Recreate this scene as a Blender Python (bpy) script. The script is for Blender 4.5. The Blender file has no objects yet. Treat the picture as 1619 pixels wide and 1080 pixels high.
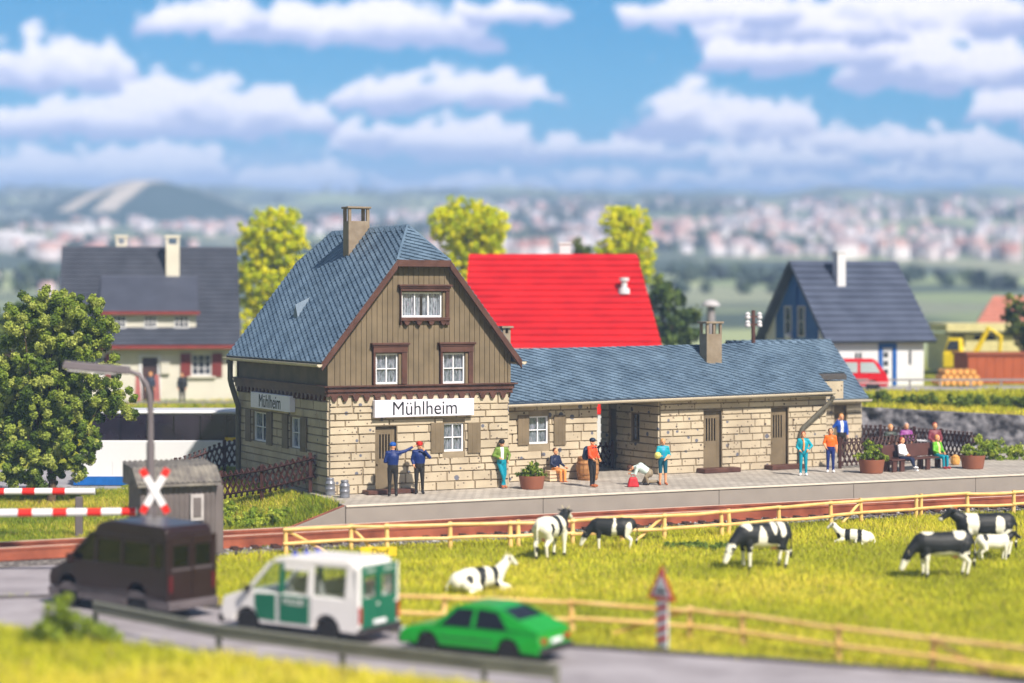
import bpy, bmesh, math, random
import numpy as np
from mathutils import Vector, Matrix, noise
R = math.radians
random.seed(7); np.random.seed(7)
sc = bpy.context.scene
COL = sc.collection
# ------------------------------------------------------------------ camera, world, sun, exposure
FPX = 3204.0; HC = 6.4; CX = 809.5; HY = 478.0
cd = bpy.data.cameras.new('camera'); cam = bpy.data.objects.new('camera', cd); COL.objects.link(cam)
cam.location = (0, 0, HC); cam.rotation_euler = (R(90), 0, 0)
cd.sensor_width = 36; cd.lens = FPX/1619*36; cd.shift_y = -(540-HY)/1619
cd.clip_start = 1; cd.clip_end = 8000
cd.dof.use_dof = True; cd.dof.focus_distance = 71.0; cd.dof.aperture_fstop = (cd.lens/1000)/0.40
sc.camera = cam
SUN_AZ, SUN_EL = 146, 44          # degrees: azimuth clockwise from +Y, elevation
w = bpy.data.worlds.new('World'); sc.world = w; w.use_nodes = True
nt = w.node_tree; bg = nt.nodes['Background']
sk = nt.nodes.new('ShaderNodeTexSky'); sk.sky_type = 'NISHITA'; sk.sun_disc = False
sk.sun_elevation = R(SUN_EL); sk.sun_rotation = R(SUN_AZ)
nt.links.new(sk.outputs[0], bg.inputs[0]); bg.inputs[1].default_value = 0.064
sl = bpy.data.lights.new('sun', 'SUN'); sl.energy = 5.0; sl.angle = R(1.6); sl.color = (1, .915, .81)
so = bpy.data.objects.new('sun', sl); COL.objects.link(so)
sd = Vector((math.sin(R(SUN_AZ))*math.cos(R(SUN_EL)), math.cos(R(SUN_AZ))*math.cos(R(SUN_EL)), math.sin(R(SUN_EL))))
so.rotation_euler = sd.to_track_quat('Z', 'Y').to_euler(); so.location = (60, -40, 80)
sc.view_settings.view_transform = 'Standard'; sc.view_settings.look = 'None'
sc.view_settings.exposure = 0.52; sc.view_settings.gamma = 1
sc.render.engine = 'CYCLES'
sc.cycles.use_denoising = True
sc.cycles.max_bounces = 6; sc.cycles.transparent_max_bounces = 12; sc.cycles.volume_bounces = 0
sc.cycles.caustics_reflective = False; sc.cycles.caustics_refractive = False

# ------------------------------------------------------------------ helpers
def at(px, py, D): return Vector(((px-CX)/FPX*D, D, HC-(py-HY)/FPX*D))
def ong(px, py, z=-1.0):
    D = FPX*(HC-z)/(py-HY); return Vector(((px-CX)/FPX*D, D, z))
def s2l(c):
    return tuple(((v/255)/12.92 if v/255 <= .04045 else ((v/255+.055)/1.055)**2.4) for v in c)
MATS = {}
def island(n, src, lo, hi):
    g = n.nodes.new('ShaderNodeNewGeometry'); r = n.nodes.new('ShaderNodeMapRange'); r.inputs[3].default_value = lo; r.inputs[4].default_value = hi
    n.links.new(g.outputs['Random Per Island'], r.inputs[0]); h = n.nodes.new('ShaderNodeHueSaturation'); n.links.new(r.outputs[0], h.inputs['Value']); n.links.new(src, h.inputs['Color']); return h.outputs[0]
def mat(name, rgb, rough=.6, var=.12, vs=3.0, bump=0.0, bs=40.0, metal=0.0, spec=.35, rgb2=None, lin=False, isl=None):
    """plain painted / moulded surface: base colour with slight blotches and a fine grain bump"""
    if name in MATS: return MATS[name]
    c = rgb if lin else s2l(rgb)
    m = bpy.data.materials.new(name); m.use_nodes = True; n = m.node_tree; b = n.nodes['Principled BSDF']
    b.inputs['Roughness'].default_value = rough; b.inputs['Metallic'].default_value = metal
    b.inputs['Specular IOR Level'].default_value = spec
    tc = n.nodes.new('ShaderNodeTexCoord')
    nz = n.nodes.new('ShaderNodeTexNoise'); nz.inputs['Scale'].default_value = vs; nz.inputs['Detail'].default_value = 6
    n.links.new(tc.outputs['Object'], nz.inputs['Vector'])
    mx = n.nodes.new('ShaderNodeMix'); mx.data_type = 'RGBA'
    c2 = (rgb2 if lin else s2l(rgb2)) if rgb2 else None
    mx.inputs['A'].default_value = (*[v*(1-var) for v in c], 1)
    mx.inputs['B'].default_value = (*(c2 if c2 else [min(1, v*(1+var)) for v in c]), 1)
    rp = n.nodes.new('ShaderNodeMapRange'); rp.inputs[1].default_value = .35; rp.inputs[2].default_value = .65
    n.links.new(nz.outputs['Fac'], rp.inputs[0]); n.links.new(rp.outputs[0], mx.inputs['Factor'])
    n.links.new(island(n, mx.outputs['Result'], *isl) if isl else mx.outputs['Result'], b.inputs['Base Color'])
    if bump:
        n2 = n.nodes.new('ShaderNodeTexNoise'); n2.inputs['Scale'].default_value = bs; n2.inputs['Detail'].default_value = 4
        n.links.new(tc.outputs['Object'], n2.inputs['Vector'])
        bp = n.nodes.new('ShaderNodeBump'); bp.inputs['Strength'].default_value = bump; bp.inputs['Distance'].default_value = .02
        n.links.new(n2.outputs['Fac'], bp.inputs['Height']); n.links.new(bp.outputs[0], b.inputs['Normal'])
    MATS[name] = m; return m
def attr_mat(name, rough=.7, transl=0.0, spec=.2):
    if name in MATS: return MATS[name]
    m = bpy.data.materials.new(name); m.use_nodes = True; n = m.node_tree; b = n.nodes['Principled BSDF']
    a = n.nodes.new('ShaderNodeAttribute'); a.attribute_name = 'Col'
    n.links.new(a.outputs['Color'], b.inputs['Base Color']); b.inputs['Roughness'].default_value = rough
    b.inputs['Specular IOR Level'].default_value = spec
    if transl:
        t = n.nodes.new('ShaderNodeBsdfTranslucent'); n.links.new(a.outputs['Color'], t.inputs['Color'])
        ms = n.nodes.new('ShaderNodeMixShader'); ms.inputs[0].default_value = transl
        n.links.new(b.outputs[0], ms.inputs[1]); n.links.new(t.outputs[0], ms.inputs[2])
        n.links.new(ms.outputs[0], n.nodes['Material Output'].inputs[0])
    MATS[name] = m; return m
def glass_mat(name, tint=(.85, .9, .9), alpha=.35):
    if name in MATS: return MATS[name]
    m = bpy.data.materials.new(name); m.use_nodes = True; n = m.node_tree
    for x in list(n.nodes):
        if x.type == 'BSDF_PRINCIPLED': n.nodes.remove(x)
    g = n.nodes.new('ShaderNodeBsdfGlossy'); g.inputs['Roughness'].default_value = .05
    t = n.nodes.new('ShaderNodeBsdfTransparent'); t.inputs[0].default_value = (*tint, 1)
    ms = n.nodes.new('ShaderNodeMixShader'); ms.inputs[0].default_value = .08
    n.links.new(t.outputs[0], ms.inputs[1]); n.links.new(g.outputs[0], ms.inputs[2])
    n.links.new(ms.outputs[0], n.nodes['Material Output'].inputs[0])
    MATS[name] = m; return m

def put(name, me, m=None, parent=None, kind=None):
    o = bpy.data.objects.new(name, me); COL.objects.link(o)
    if m is not None:
        for q in (m if isinstance(m, (list, tuple)) else [m]): me.materials.append(q)
    if parent is not None: o.parent = parent
    if kind: o['kind'] = kind
    return o
class MB:
    def __init__(s, M=None): s.v = []; s.f = []; s.M = M if M else Matrix(); s.mi = []; s.cur = 0
    def add(s, vs, fs):
        k = len(s.v); s.v += [tuple(s.M @ Vector(p)) for p in vs]; s.f += [tuple(i+k for i in f) for f in fs]; s.mi += [s.cur]*len(fs)
    def box(s, x0, x1, y0, y1, z0, z1):
        s.add([(x0,y0,z0),(x1,y0,z0),(x1,y1,z0),(x0,y1,z0),(x0,y0,z1),(x1,y0,z1),(x1,y1,z1),(x0,y1,z1)],
              [(3,2,1,0),(4,5,6,7),(0,1,5,4),(1,2,6,5),(2,3,7,6),(3,0,4,7)])
    def hexa(s, b, t):     # bottom 4 + top 4 corners, counter-clockwise seen from above
        s.add(list(b)+list(t), [(3,2,1,0),(4,5,6,7),(0,1,5,4),(1,2,6,5),(2,3,7,6),(3,0,4,7)])
    def prism(s, pts, y0, y1, axis='y'):   # pts (x,z) outline counter-clockwise seen from -y; extruded along y
        n = len(pts)
        if axis == 'y': A = [(p[0], y0, p[1]) for p in pts]; B = [(p[0], y1, p[1]) for p in pts]
        elif axis == 'x': A = [(y1, p[0], p[1]) for p in pts]; B = [(y0, p[0], p[1]) for p in pts]
        else: A = [(p[0], p[1], y1) for p in pts]; B = [(p[0], p[1], y0) for p in pts]
        s.add(A+B, [tuple(range(n)), tuple(range(2*n-1, n-1, -1))] + [((i+1)%n, i, i+n, (i+1)%n+n) for i in range(n)])
    def slab(s, pts, th):   # 3-D polygon (outer face), thickness below along its normal
        P = [Vector(p) for p in pts]; nn = Vector((0,0,0))
        for i in range(len(P)): nn += P[i].cross(P[(i+1)%len(P)])
        nn.normalize(); n = len(P); B = [p-nn*th for p in P]
        s.add(P+B, [tuple(range(n)), tuple(range(2*n-1, n-1, -1))] + [((i+1)%n, i, i+n, (i+1)%n+n) for i in range(n)])
    def tube(s, pts, r, n=8, cap=True):
        P = [Vector(p) for p in pts]; rr = r if isinstance(r, (list, tuple)) else [r]*len(P)
        vs = []; fs = []; up = None
        for i, p in enumerate(P):
            d = (P[min(i+1, len(P)-1)]-P[max(i-1, 0)]).normalized()
            if up is None: up = Vector((0,0,1)) if abs(d.z) < .9 else Vector((1,0,0))
            a = d.cross(up).normalized(); b = a.cross(d).normalized(); up = b
            for k in range(n):
                t = 2*math.pi*k/n; vs.append(p+(a*math.cos(t)+b*math.sin(t))*rr[i])
        for i in range(len(P)-1):
            for k in range(n):
                fs.append((i*n+k, i*n+(k+1)%n, (i+1)*n+(k+1)%n, (i+1)*n+k))
        if cap: fs += [tuple(range(n-1, -1, -1)), tuple((len(P)-1)*n+k for k in range(n))]
        s.add(vs, fs)
    def sphere(s, c, r, n=10, m=7, sq=(1,1,1)):
        vs = [(c[0], c[1], c[2]-r*sq[2])]
        for j in range(1, m):
            t = -math.pi/2+math.pi*j/m
            for k in range(n):
                a = 2*math.pi*k/n
                vs.append((c[0]+r*sq[0]*math.cos(t)*math.cos(a), c[1]+r*sq[1]*math.cos(t)*math.sin(a), c[2]+r*sq[2]*math.sin(t)))
        vs.append((c[0], c[1], c[2]+r*sq[2])); fs = []
        for k in range(n):
            fs.append((0, 1+(k+1)%n, 1+k)); fs.append((len(vs)-1, 1+(m-2)*n+k, 1+(m-2)*n+(k+1)%n))
            for j in range(m-2): fs.append((1+j*n+k, 1+j*n+(k+1)%n, 1+(j+1)*n+(k+1)%n, 1+(j+1)*n+k))
        s.add(vs, fs)
    def lathe(s, prof, c=(0,0,0), n=20, a0=0, a1=360):   # prof: (r, z) bottom to top
        full = abs(a1-a0) >= 360; k2 = n if full else n+1; vs = []
        for (r, z) in prof:
            for k in range(k2):
                t = R(a0+(a1-a0)*k/n); vs.append((c[0]+r*math.cos(t), c[1]+r*math.sin(t), c[2]+z))
        fs = []
        for j in range(len(prof)-1):
            for k in range(n): fs.append((j*k2+k, j*k2+(k+1)%k2, (j+1)*k2+(k+1)%k2, (j+1)*k2+k))
        if full: fs += [tuple(range(n-1, -1, -1)), tuple((len(prof)-1)*n+k for k in range(n))]
        s.add(vs, fs)
    def build(s, name, m=None, parent=None, bevel=0, smooth=False, kind=None, uv=False, segs=1):
        me = bpy.data.meshes.new(name); me.from_pydata(s.v, [], s.f); me.update()
        if any(s.mi): me.polygons.foreach_set('material_index', s.mi)
        if uv: auto_uv(me)
        o = put(name, me, m, parent, kind)
        if smooth:
            me.polygons.foreach_set('use_smooth', [True]*len(me.polygons))
            try: me.set_sharp_from_angle(angle=R(45))
            except Exception: pass
        if bevel:
            b = o.modifiers.new('bevel', 'BEVEL'); b.width = bevel; b.segments = segs; b.limit_method = 'ANGLE'; b.angle_limit = R(40)
        return o
def auto_uv(me):
    u = me.uv_layers.new(name='UVMap')
    for p in me.polygons:
        n = p.normal
        t = Vector((0,0,1)).cross(n) if abs(n.z) < .98 else Vector((1,0,0))
        t.normalize(); b = n.cross(t)
        for li in p.loop_indices:
            c = me.vertices[me.loops[li].vertex_index].co; u.data[li].uv = (c.dot(t), c.dot(b))
def empty(name, loc, label, cat, rz=0, group=None):
    o = bpy.data.objects.new(name, None); COL.objects.link(o); o.location = loc; o.rotation_euler = (0, 0, rz)
    o.empty_display_size = .3; tag(o, label, cat, group); return o
def tag(o, label, cat, group=None, kind=None):
    o['label'] = label; o['category'] = cat
    if group: o['group'] = group
    if kind: o['kind'] = kind
    return o
def copy_tree(o, parent=None):
    c = o.copy(); COL.objects.link(c); c.parent = parent
    for ch in list(o.children): copy_tree(ch, c)
    return c
def place(o, loc, rz=None, label=None):
    o.location = loc
    if rz is not None: o.rotation_euler = (0, 0, rz)
    if label: o['label'] = label
    return o
def fast_mesh(name, V, F, m, cols=None, parent=None, kind=None):   # V (n,3), F (k,3|4) arrays; cols per-face rgb
    me = bpy.data.meshes.new(name); V = np.asarray(V, np.float32); F = np.asarray(F, np.int32)
    me.vertices.add(len(V)); me.vertices.foreach_set('co', V.ravel())
    k = F.shape[1]; me.loops.add(F.size); me.loops.foreach_set('vertex_index', F.ravel())
    me.polygons.add(len(F)); me.polygons.foreach_set('loop_start', np.arange(0, F.size, k, dtype=np.int32))
    me.update(calc_edges=True)
    if cols is not None:
        a = me.color_attributes.new('Col', 'FLOAT_COLOR', 'CORNER')
        c = np.ones((len(F), k, 4), np.float32); c[:, :, :3] = np.asarray(cols)[:, None, :]
        a.data.foreach_set('color', c.ravel())
    return put(name, me, m, parent, kind)
def text_mesh(s, size, name, m, parent, M, sx=1.0, ext=.01):
    cu = bpy.data.curves.new('t', 'FONT'); cu.body = s; cu.size = size; cu.extrude = ext; cu.align_x = 'CENTER'; cu.align_y = 'CENTER'
    o = bpy.data.objects.new('t', cu); COL.objects.link(o)
    bpy.context.view_layer.update()
    me = bpy.data.meshes.new_from_object(o.evaluated_get(bpy.context.evaluated_depsgraph_get()))
    bpy.data.objects.remove(o); me.transform(Matrix.Diagonal((sx, 1, 1, 1))); me.transform(M); me.name = name
    me.materials.clear()
    return put(name, me, m, parent)
# value noise helper on numpy arrays
def fbm(x, y, oct=5, seed=0):
    out = np.zeros_like(x); a = .5; f = 1.0; rs = np.random.RandomState(seed)
    for _ in range(oct):
        tab = rs.rand(256, 256); X = x*f; Y = y*f; xi = np.floor(X).astype(int); yi = np.floor(Y).astype(int)
        fx = X-xi; fy = Y-yi; fx = fx*fx*(3-2*fx); fy = fy*fy*(3-2*fy)
        g = lambda i, j: tab[(xi+i) % 256, (yi+j) % 256]
        out += a*((g(0,0)*(1-fx)+g(1,0)*fx)*(1-fy)+(g(0,1)*(1-fx)+g(1,1)*fx)*fy); a *= .5; f *= 2.03
    return out
def sstep(a, b, x): t = np.clip((x-a)/(b-a), 0, 1); return t*t*(3-2*t)

# station frame: u along the front wall (to the right and away), v into the depth
TH = R(26.2); C0 = Vector((-6.07, 67.2, 0)); cu_, su_ = math.cos(TH), math.sin(TH)
def W2(u, v, z=0): return Vector((C0.x+u*cu_-v*su_, C0.y+u*su_+v*cu_, z))
def UV2(x, y): dx = x-C0.x; dy = y-C0.y; return dx*cu_+dy*su_, -dx*su_+dy*cu_
def fu(px, v=0): k = (px-CX)/FPX; return (k*(C0.y+v*cu_)-C0.x+v*su_)/(cu_-k*su_)
def fz(px, py, v=0): u = fu(px, v); return HC-(py-HY)*W2(u, v).y/FPX
def lv(py_px_u):   # left wall helper: v from px at u=0
    k = (py_px_u-CX)/FPX; return (C0.x-k*C0.y)/(k*cu_+su_)

# ------------------------------------------------------------------ sky backdrop (gives off light), built as a far curved shell
def build_sky():
    nx, ny = 560, 260; Rr = 3200.0
    az = np.linspace(R(-28), R(28), nx); el = np.linspace(R(-1.5), R(20), ny)
    A, E = np.meshgrid(az, el)
    V = np.stack([Rr*np.sin(A)*np.cos(E), Rr*np.cos(A)*np.cos(E), Rr*np.sin(E)+HC], -1).reshape(-1, 3)
    idx = np.arange(nx*ny).reshape(ny, nx)
    F = np.stack([idx[:-1,:-1], idx[:-1,1:], idx[1:,1:], idx[1:,:-1]], -1).reshape(-1, 4)
    # cloud banks: (azimuth, elevation of the flat base, half width, height) in px-like units of 1/3204 rad
    px = CX+FPX*np.tan(A); py = HY-FPX*np.tan(E)/np.cos(A)
    n1 = fbm(px/60, py/40, 5, 3); n2 = fbm(px/25+9, py/18, 4, 5); n3 = fbm(px/170, py/90, 4, 8)
    cl = [(90,128,135,85),(40,118,90,60),(180,205,190,60),(300,200,140,95),(400,195,120,70),(460,200,80,45),
          (60,285,180,60),(230,285,150,66),(310,280,60,58),(470,295,110,50),(600,225,80,45),
          (330,45,110,55),(470,55,140,55),(620,60,160,70),(800,30,110,40),(600,165,70,55),(690,160,110,58),(810,160,90,45),
          (640,235,120,50),(760,240,110,60),(860,245,100,40),(1075,205,95,95),(1160,205,60,60),(1230,218,75,75),(1170,205,60,40),
          (1320,236,70,50),(1030,245,120,30),(1250,262,130,36),(1060,35,95,50),(1150,35,130,60),(1300,60,200,70),(1450,45,200,80),
          (1190,100,90,50),(1330,100,150,60),(1470,125,140,80),(1560,130,130,80),(1600,185,70,45),(1450,245,110,45),(1560,262,130,55),
          (1240,290,90,26),(1450,285,120,30),(900,290,160,20),(700,295,150,18),(1620,290,90,34),(1100,285,90,20),(540,300,70,16)]
    dens = np.full_like(px, -1.0); bas = np.zeros_like(px)
    wx = px+(n1-.5)*105; wy = py+(n2-.5)*44+(n1-.5)*26
    for (cx, by, hw, hh) in cl:
        t = (wx-cx)/hw; top = np.sqrt(np.clip(1-t*t, 0, 1)); h = (by-wy)/hh
        d = np.minimum(top*(1+.35*(n1-.5))-h, (h+.22)*2.2); d = np.where(np.abs(t) < 1, d, -1)
        upd = d > dens; bas = np.where(upd, h, bas); dens = np.maximum(dens, d)
    a = sstep(-.03, .20, dens+(n2-.5)*.30)
    # outside the photographed frame: free procedural banks
    out = sstep(0, 150, -px)+sstep(0, 150, px-1619)+sstep(0, 60, -py)
    free = sstep(.48, .62, fbm(px/230, py/80, 5, 11)); a = np.where(out > 0, a*(1-np.clip(out,0,1))+free*np.clip(out,0,1), a)
    wisp = sstep(.42, .75, n3)*.30*sstep(60, 320, py); a = np.clip(a+wisp*(1-a), 0, 1)
    blue_t = np.array(s2l((20,134,186))); blue_m = np.array(s2l((52,152,196))); blue_h = np.array(s2l((128,156,202)))
    tt = sstep(0, 200, py)[..., None]; th = sstep(190, 330, py)[..., None]
    sky = (blue_t*(1-tt)+blue_m*tt)*(1-th)+blue_h*th
    white = np.array(s2l((247,240,248))); lav = np.array(s2l((158,168,208)))
    lift = sstep(-.12, .42, bas+(n2-.5)*.9+(n1-.5)*.8)[..., None]
    cc = lav*(1-lift)+white*lift
    cc = cc*(1-.35*th)+blue_h*.35*th
    a = a[..., None]*(1-.35*th)
    col = sky*(1-a)+cc*a
    me = bpy.data.meshes.new('sky'); me.vertices.add(len(V)); me.vertices.foreach_set('co', V.astype(np.float32).ravel())
    me.loops.add(F.size); me.loops.foreach_set('vertex_index', F.astype(np.int32).ravel())
    me.polygons.add(len(F)); me.polygons.foreach_set('loop_start', np.arange(0, F.size, 4, dtype=np.int32)); me.update(calc_edges=True)
    ca = me.color_attributes.new('Col', 'FLOAT_COLOR', 'POINT'); c4 = np.ones((len(V), 4), np.float32); c4[:, :3] = col.reshape(-1, 3)
    ca.data.foreach_set('color', c4.ravel())
    m = bpy.data.materials.new('sky_light'); m.use_nodes = True; n = m.node_tree; n.nodes.clear()
    at_ = n.nodes.new('ShaderNodeAttribute'); at_.attribute_name = 'Col'
    e = n.nodes.new('ShaderNodeEmission'); e.inputs[1].default_value = SKY_E
    o = n.nodes.new('ShaderNodeOutputMaterial'); n.links.new(at_.outputs['Color'], e.inputs[0]); n.links.new(e.outputs[0], o.inputs[0])
    put('sky', me, m, None, 'structure')
SKY_E = 1.12
build_sky()
# ------------------------------------------------------------------ terrain
FARY = [100, 150, 200, 300, 450, 600, 900, 1200, 1600, 2100]
FARZ = [1.5, 2.4, 3.3, 6.6, 13.2, 21, 40, 62, 93, 118]
def gz(x, y):
    x = np.asarray(x, float); y = np.asarray(y, float)
    dx = x-C0.x; dy = y-C0.y; u = dx*cu_+dy*su_; v = -dx*su_+dy*cu_
    z = np.full_like(x+y, -1.0)
    stn = sstep(-3.3, -2.75, v)
    slope = np.clip(.12+.38*u, -.92, -.14)
    z = z*(1-stn)+slope*stn
    # hump behind the bushes and the foreground bank
    z = np.where(v > -3.3, z, np.maximum(z, -1.0))
    bank = sstep(44.0, 41.0, y+.65*(x+10))*.62
    z = z+np.where(y < 50, bank, 0)
    plat = np.where(x < -5, .9, np.where(x > 12, 1.9, .9+(x+5)/17*1.0))
    rwall = sstep(13.5, 15.5, x)
    top = np.clip(1.55-(x-15.2)*.045, .6, 1.6)
    yw = 93.1-(x-15.2)*.2
    zl = z+(plat-z)*sstep(88, 98, y)
    zr = np.where(y < yw, z, top+(plat-top)*sstep(0, 11, y-yw))
    z = zl*(1-rwall)+zr*rwall
    zf = np.interp(y, FARY, FARZ)
    nf = (fbm(x/90+5, y/90+5, 4, 2)-.5)
    zf = zf+nf*np.interp(y, [140, 400, 2000], [0, 2.5, 30])
    z = np.where(y > 125, z+(zf-z)*sstep(125, 165, y), z)
    return z
def gzf(x, y): return float(gz(np.array([x]), np.array([y]))[0])
def pos_noise(n, scale, detail=5):
    g = n.nodes.new('ShaderNodeNewGeometry'); z = n.nodes.new('ShaderNodeTexNoise'); z.inputs['Scale'].default_value = scale
    z.inputs['Detail'].default_value = detail; n.links.new(g.outputs['Position'], z.inputs['Vector']); return z, g
def ramp(n, src, stops):
    r = n.nodes.new('ShaderNodeValToRGB'); e = r.color_ramp.elements
    while len(e) < len(stops): e.new(.5)
    for k, (p, c) in enumerate(stops): e[k].position = p; e[k].color = (*c, 1)
    n.links.new(src, r.inputs[0]); return r
def ground_material():
    m = bpy.data.materials.new('ground'); m.use_nodes = True; n = m.node_tree; b = n.nodes['Principled BSDF']; b.inputs['Roughness'].default_value = .95
    b.inputs['Specular IOR Level'].default_value = .05
    z1, g = pos_noise(n, 1.6); near = ramp(n, z1.outputs['Fac'], [(.3, (.10,.12,.015)), (.48, (.22,.24,.02)), (.6, (.36,.35,.03)), (.75, (.16,.13,.04))])
    vo = n.nodes.new('ShaderNodeTexVoronoi'); vo.inputs['Scale'].default_value = .022
    mp = n.nodes.new('ShaderNodeMapping'); mp.inputs['Scale'].default_value = (1, .45, 0); n.links.new(g.outputs['Position'], mp.inputs[0]); n.links.new(mp.outputs[0], vo.inputs['Vector'])
    sx = n.nodes.new('ShaderNodeSeparateXYZ'); n.links.new(vo.outputs['Color'], sx.inputs[0])
    fld = ramp(n, sx.outputs[0], [(.0, (.19,.23,.15)), (.3, (.27,.33,.18)), (.5, (.46,.49,.28)), (.65, (.22,.27,.17)), (.85, (.38,.37,.28)), (1, (.18,.22,.16))])
    z2, _ = pos_noise(n, .012, 6); wood = ramp(n, z2.outputs['Fac'], [(.46, (0,0,0)), (.54, (1,1,1))])
    mx = n.nodes.new('ShaderNodeMix'); mx.data_type = 'RGBA'; n.links.new(wood.outputs[0], mx.inputs['Factor'])
    n.links.new(fld.outputs[0], mx.inputs['A']); mx.inputs['B'].default_value = (.085, .115, .10, 1)
    sp = n.nodes.new('ShaderNodeSeparateXYZ'); n.links.new(g.outputs['Position'], sp.inputs[0])
    mr = n.nodes.new('ShaderNodeMapRange'); mr.inputs[1].default_value = 128; mr.inputs[2].default_value = 165; n.links.new(sp.outputs[1], mr.inputs[0])
    m2 = n.nodes.new('ShaderNodeMix'); m2.data_type = 'RGBA'; n.links.new(mr.outputs[0], m2.inputs['Factor'])
    n.links.new(near.outputs[0], m2.inputs['A']); n.links.new(mx.outputs['Result'], m2.inputs['B'])
    n.links.new(m2.outputs['Result'], b.inputs['Base Color']); return m
xs = np.unique(np.concatenate([np.arange(-36, 40, .6), -36-np.cumsum(np.linspace(1, 34, 46)), 40+np.cumsum(np.linspace(1, 34, 46))]))
ys = np.unique(np.concatenate([np.arange(24, 125, .6), 125+np.cumsum(np.linspace(1, 38, 100)), [-40, 0, 12]]))
ys = ys[ys < 2100]
GX, GY = np.meshgrid(xs, ys); GZ = gz(GX, GY)
# keep the ground below the sunken trackbed, roads and the paved terrace
V = np.stack([GX, GY, GZ], -1).reshape(-1, 3); I = np.arange(GX.size).reshape(GX.shape)
F = np.stack([I[:-1,:-1], I[:-1,1:], I[1:,1:], I[1:,:-1]], -1).reshape(-1, 4)
go = fast_mesh('ground', V, F, ground_material(), kind='structure'); go.data.polygons.foreach_set('use_smooth', [True]*len(go.data.polygons))

# distant hill with pale bare gullies on the left
def build_hill():
    n = 90; t = np.linspace(-1, 1, n); X, Y = np.meshgrid(t, t); rr = np.sqrt(X**2+Y**2)
    ang = np.arctan2(Y, X); cx, cy, rad = -176.0, 980.0, 74.0
    h = np.clip(1-rr**1.6, 0, 1)*(1+.12*(fbm(X*4+3, Y*4+3, 4, 6)-.5))
    zz = gzf(cx, cy-rad)+h*27.0-2
    V = np.stack([cx+X*rad*1.0, cy+Y*rad, zz], -1).reshape(-1, 3); I = np.arange(n*n).reshape(n, n)
    F = np.stack([I[:-1,:-1], I[:-1,1:], I[1:,1:], I[1:,:-1]], -1).reshape(-1, 4)
    c = V[F].mean(1); x = (c[:,0]-cx)/rad; y = (c[:,1]-cy)/rad
    g = fbm(x*7, y*2, 4, 9)
    r2 = np.sqrt(x**2+y**2)
    gul = ((np.abs(x-.02+.25*(r2-.1)*1) < .05+.04*g)|(np.abs(x+.14+.5*(r2-.2)) < .06)|(r2 < .2)) & (r2 < .75) & (y < .1)
    crest = ((np.abs(y-.0) < .12) & (np.abs(x) > .2) & (x < .9))
    col = np.where((gul|crest)[:, None], np.array([.50, .44, .38]), np.array([.03, .06, .06])+(g[:, None]-.5)*.03)
    o = fast_mesh('hills', V, F, attr_mat('hill_surface', .95), np.clip(col, 0, 1), kind='structure')
build_hill()

# far away: town houses on the plain (nobody could count them) and dark tree belts
def town():
    V = []; F = []; C = []
    rs = np.random.RandomState(4)
    areas = [(-300,-95,430,640,170),(-260,-60,760,900,170),(60,420,520,640,260),(0,500,760,860,420),(120,560,960,1080,260),(-40,140,560,700,110),(-20,380,1180,1300,200),(-120,60,900,1050,120),(95,170,250,330,46),(130,190,380,430,50),(-110,-60,300,420,30)]
    walls = [(.62,.56,.58),(.7,.66,.68),(.5,.44,.44),(.66,.56,.6)]; roofs = [(.44,.24,.22),(.50,.34,.32),(.54,.42,.42),(.42,.34,.36),(.6,.56,.6),(.34,.34,.38)]
    for (x0, x1, y0, y1, cnt) in areas:
        for _ in range(cnt):
            x = rs.uniform(x0, x1); y = rs.uniform(y0, y1)
            if rs.rand() < .5 and fbm(np.array([x/60]), np.array([y/60]), 3, 21)[0] < .42: continue
            z = gzf(x, y)-.4; s = rs.uniform(1.5, 3.3)*(1 if y > 500 else .62); h = s*rs.uniform(.7, 1.3); l = s*rs.uniform(1, 2.2); a = rs.uniform(-.6, .6)
            ca, sa = math.cos(a), math.sin(a); k = len(V)
            for (px_, py_, pz) in [(-l,-s,0),(l,-s,0),(l,s,0),(-l,s,0),(-l,-s,h),(l,-s,h),(l,s,h),(-l,s,h),(-l,0,h+s*.8),(l,0,h+s*.8)]:
                V.append((x+(px_*ca-py_*sa)*.5, y+(px_*sa+py_*ca)*.5, z+pz))
            w_ = walls[rs.randint(4)]; r_ = roofs[rs.randint(6)]
            F += [(k,k+1,k+5,k+4),(k+1,k+2,k+6,k+5),(k+2,k+3,k+7,k+6),(k+3,k,k+4,k+7),(k+4,k+5,k+9,k+8),(k+6,k+7,k+8,k+9),(k+5,k+6,k+9,k+9),(k+7,k+4,k+8,k+8)]
            C += [w_]*4+[r_]*2+[w_]*2
    # a few long pale halls
    for (x, y, l, s, h) in [(-146,600,15,9,6),(-163,640,16,8,6),(-164,760,15,9,5)]:
        z = gzf(x, y)-1; k = len(V)
        for (a, b, c) in [(-l,-s,0),(l,-s,0),(l,s,0),(-l,s,0),(-l,-s,h),(l,-s,h),(l,s,h),(-l,s,h)]: V.append((x+a*.5, y+b*.5, z+c))
        F += [(k,k+1,k+5,k+4),(k+1,k+2,k+6,k+5),(k+2,k+3,k+7,k+6),(k+3,k,k+4,k+7),(k+4,k+5,k+6,k+7)]; C += [(.55,.53,.56)]*5
    # degenerate quads -> keep simple gables as quads with a repeated corner split off
    F2 = []; C2 = []
    for f, c in zip(F, C):
        F2.append((f[0], f[1], f[2])); C2.append(c)
        if f[3] != f[2]: F2.append((f[0], f[2], f[3])); C2.append(c)
    o = fast_mesh('distant_town', V, F2, attr_mat('town_paint', .8), C2)
    tag(o, 'far-off white and pink roofed town spread over the hazy plain', 'town', kind='stuff')
town()
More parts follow.
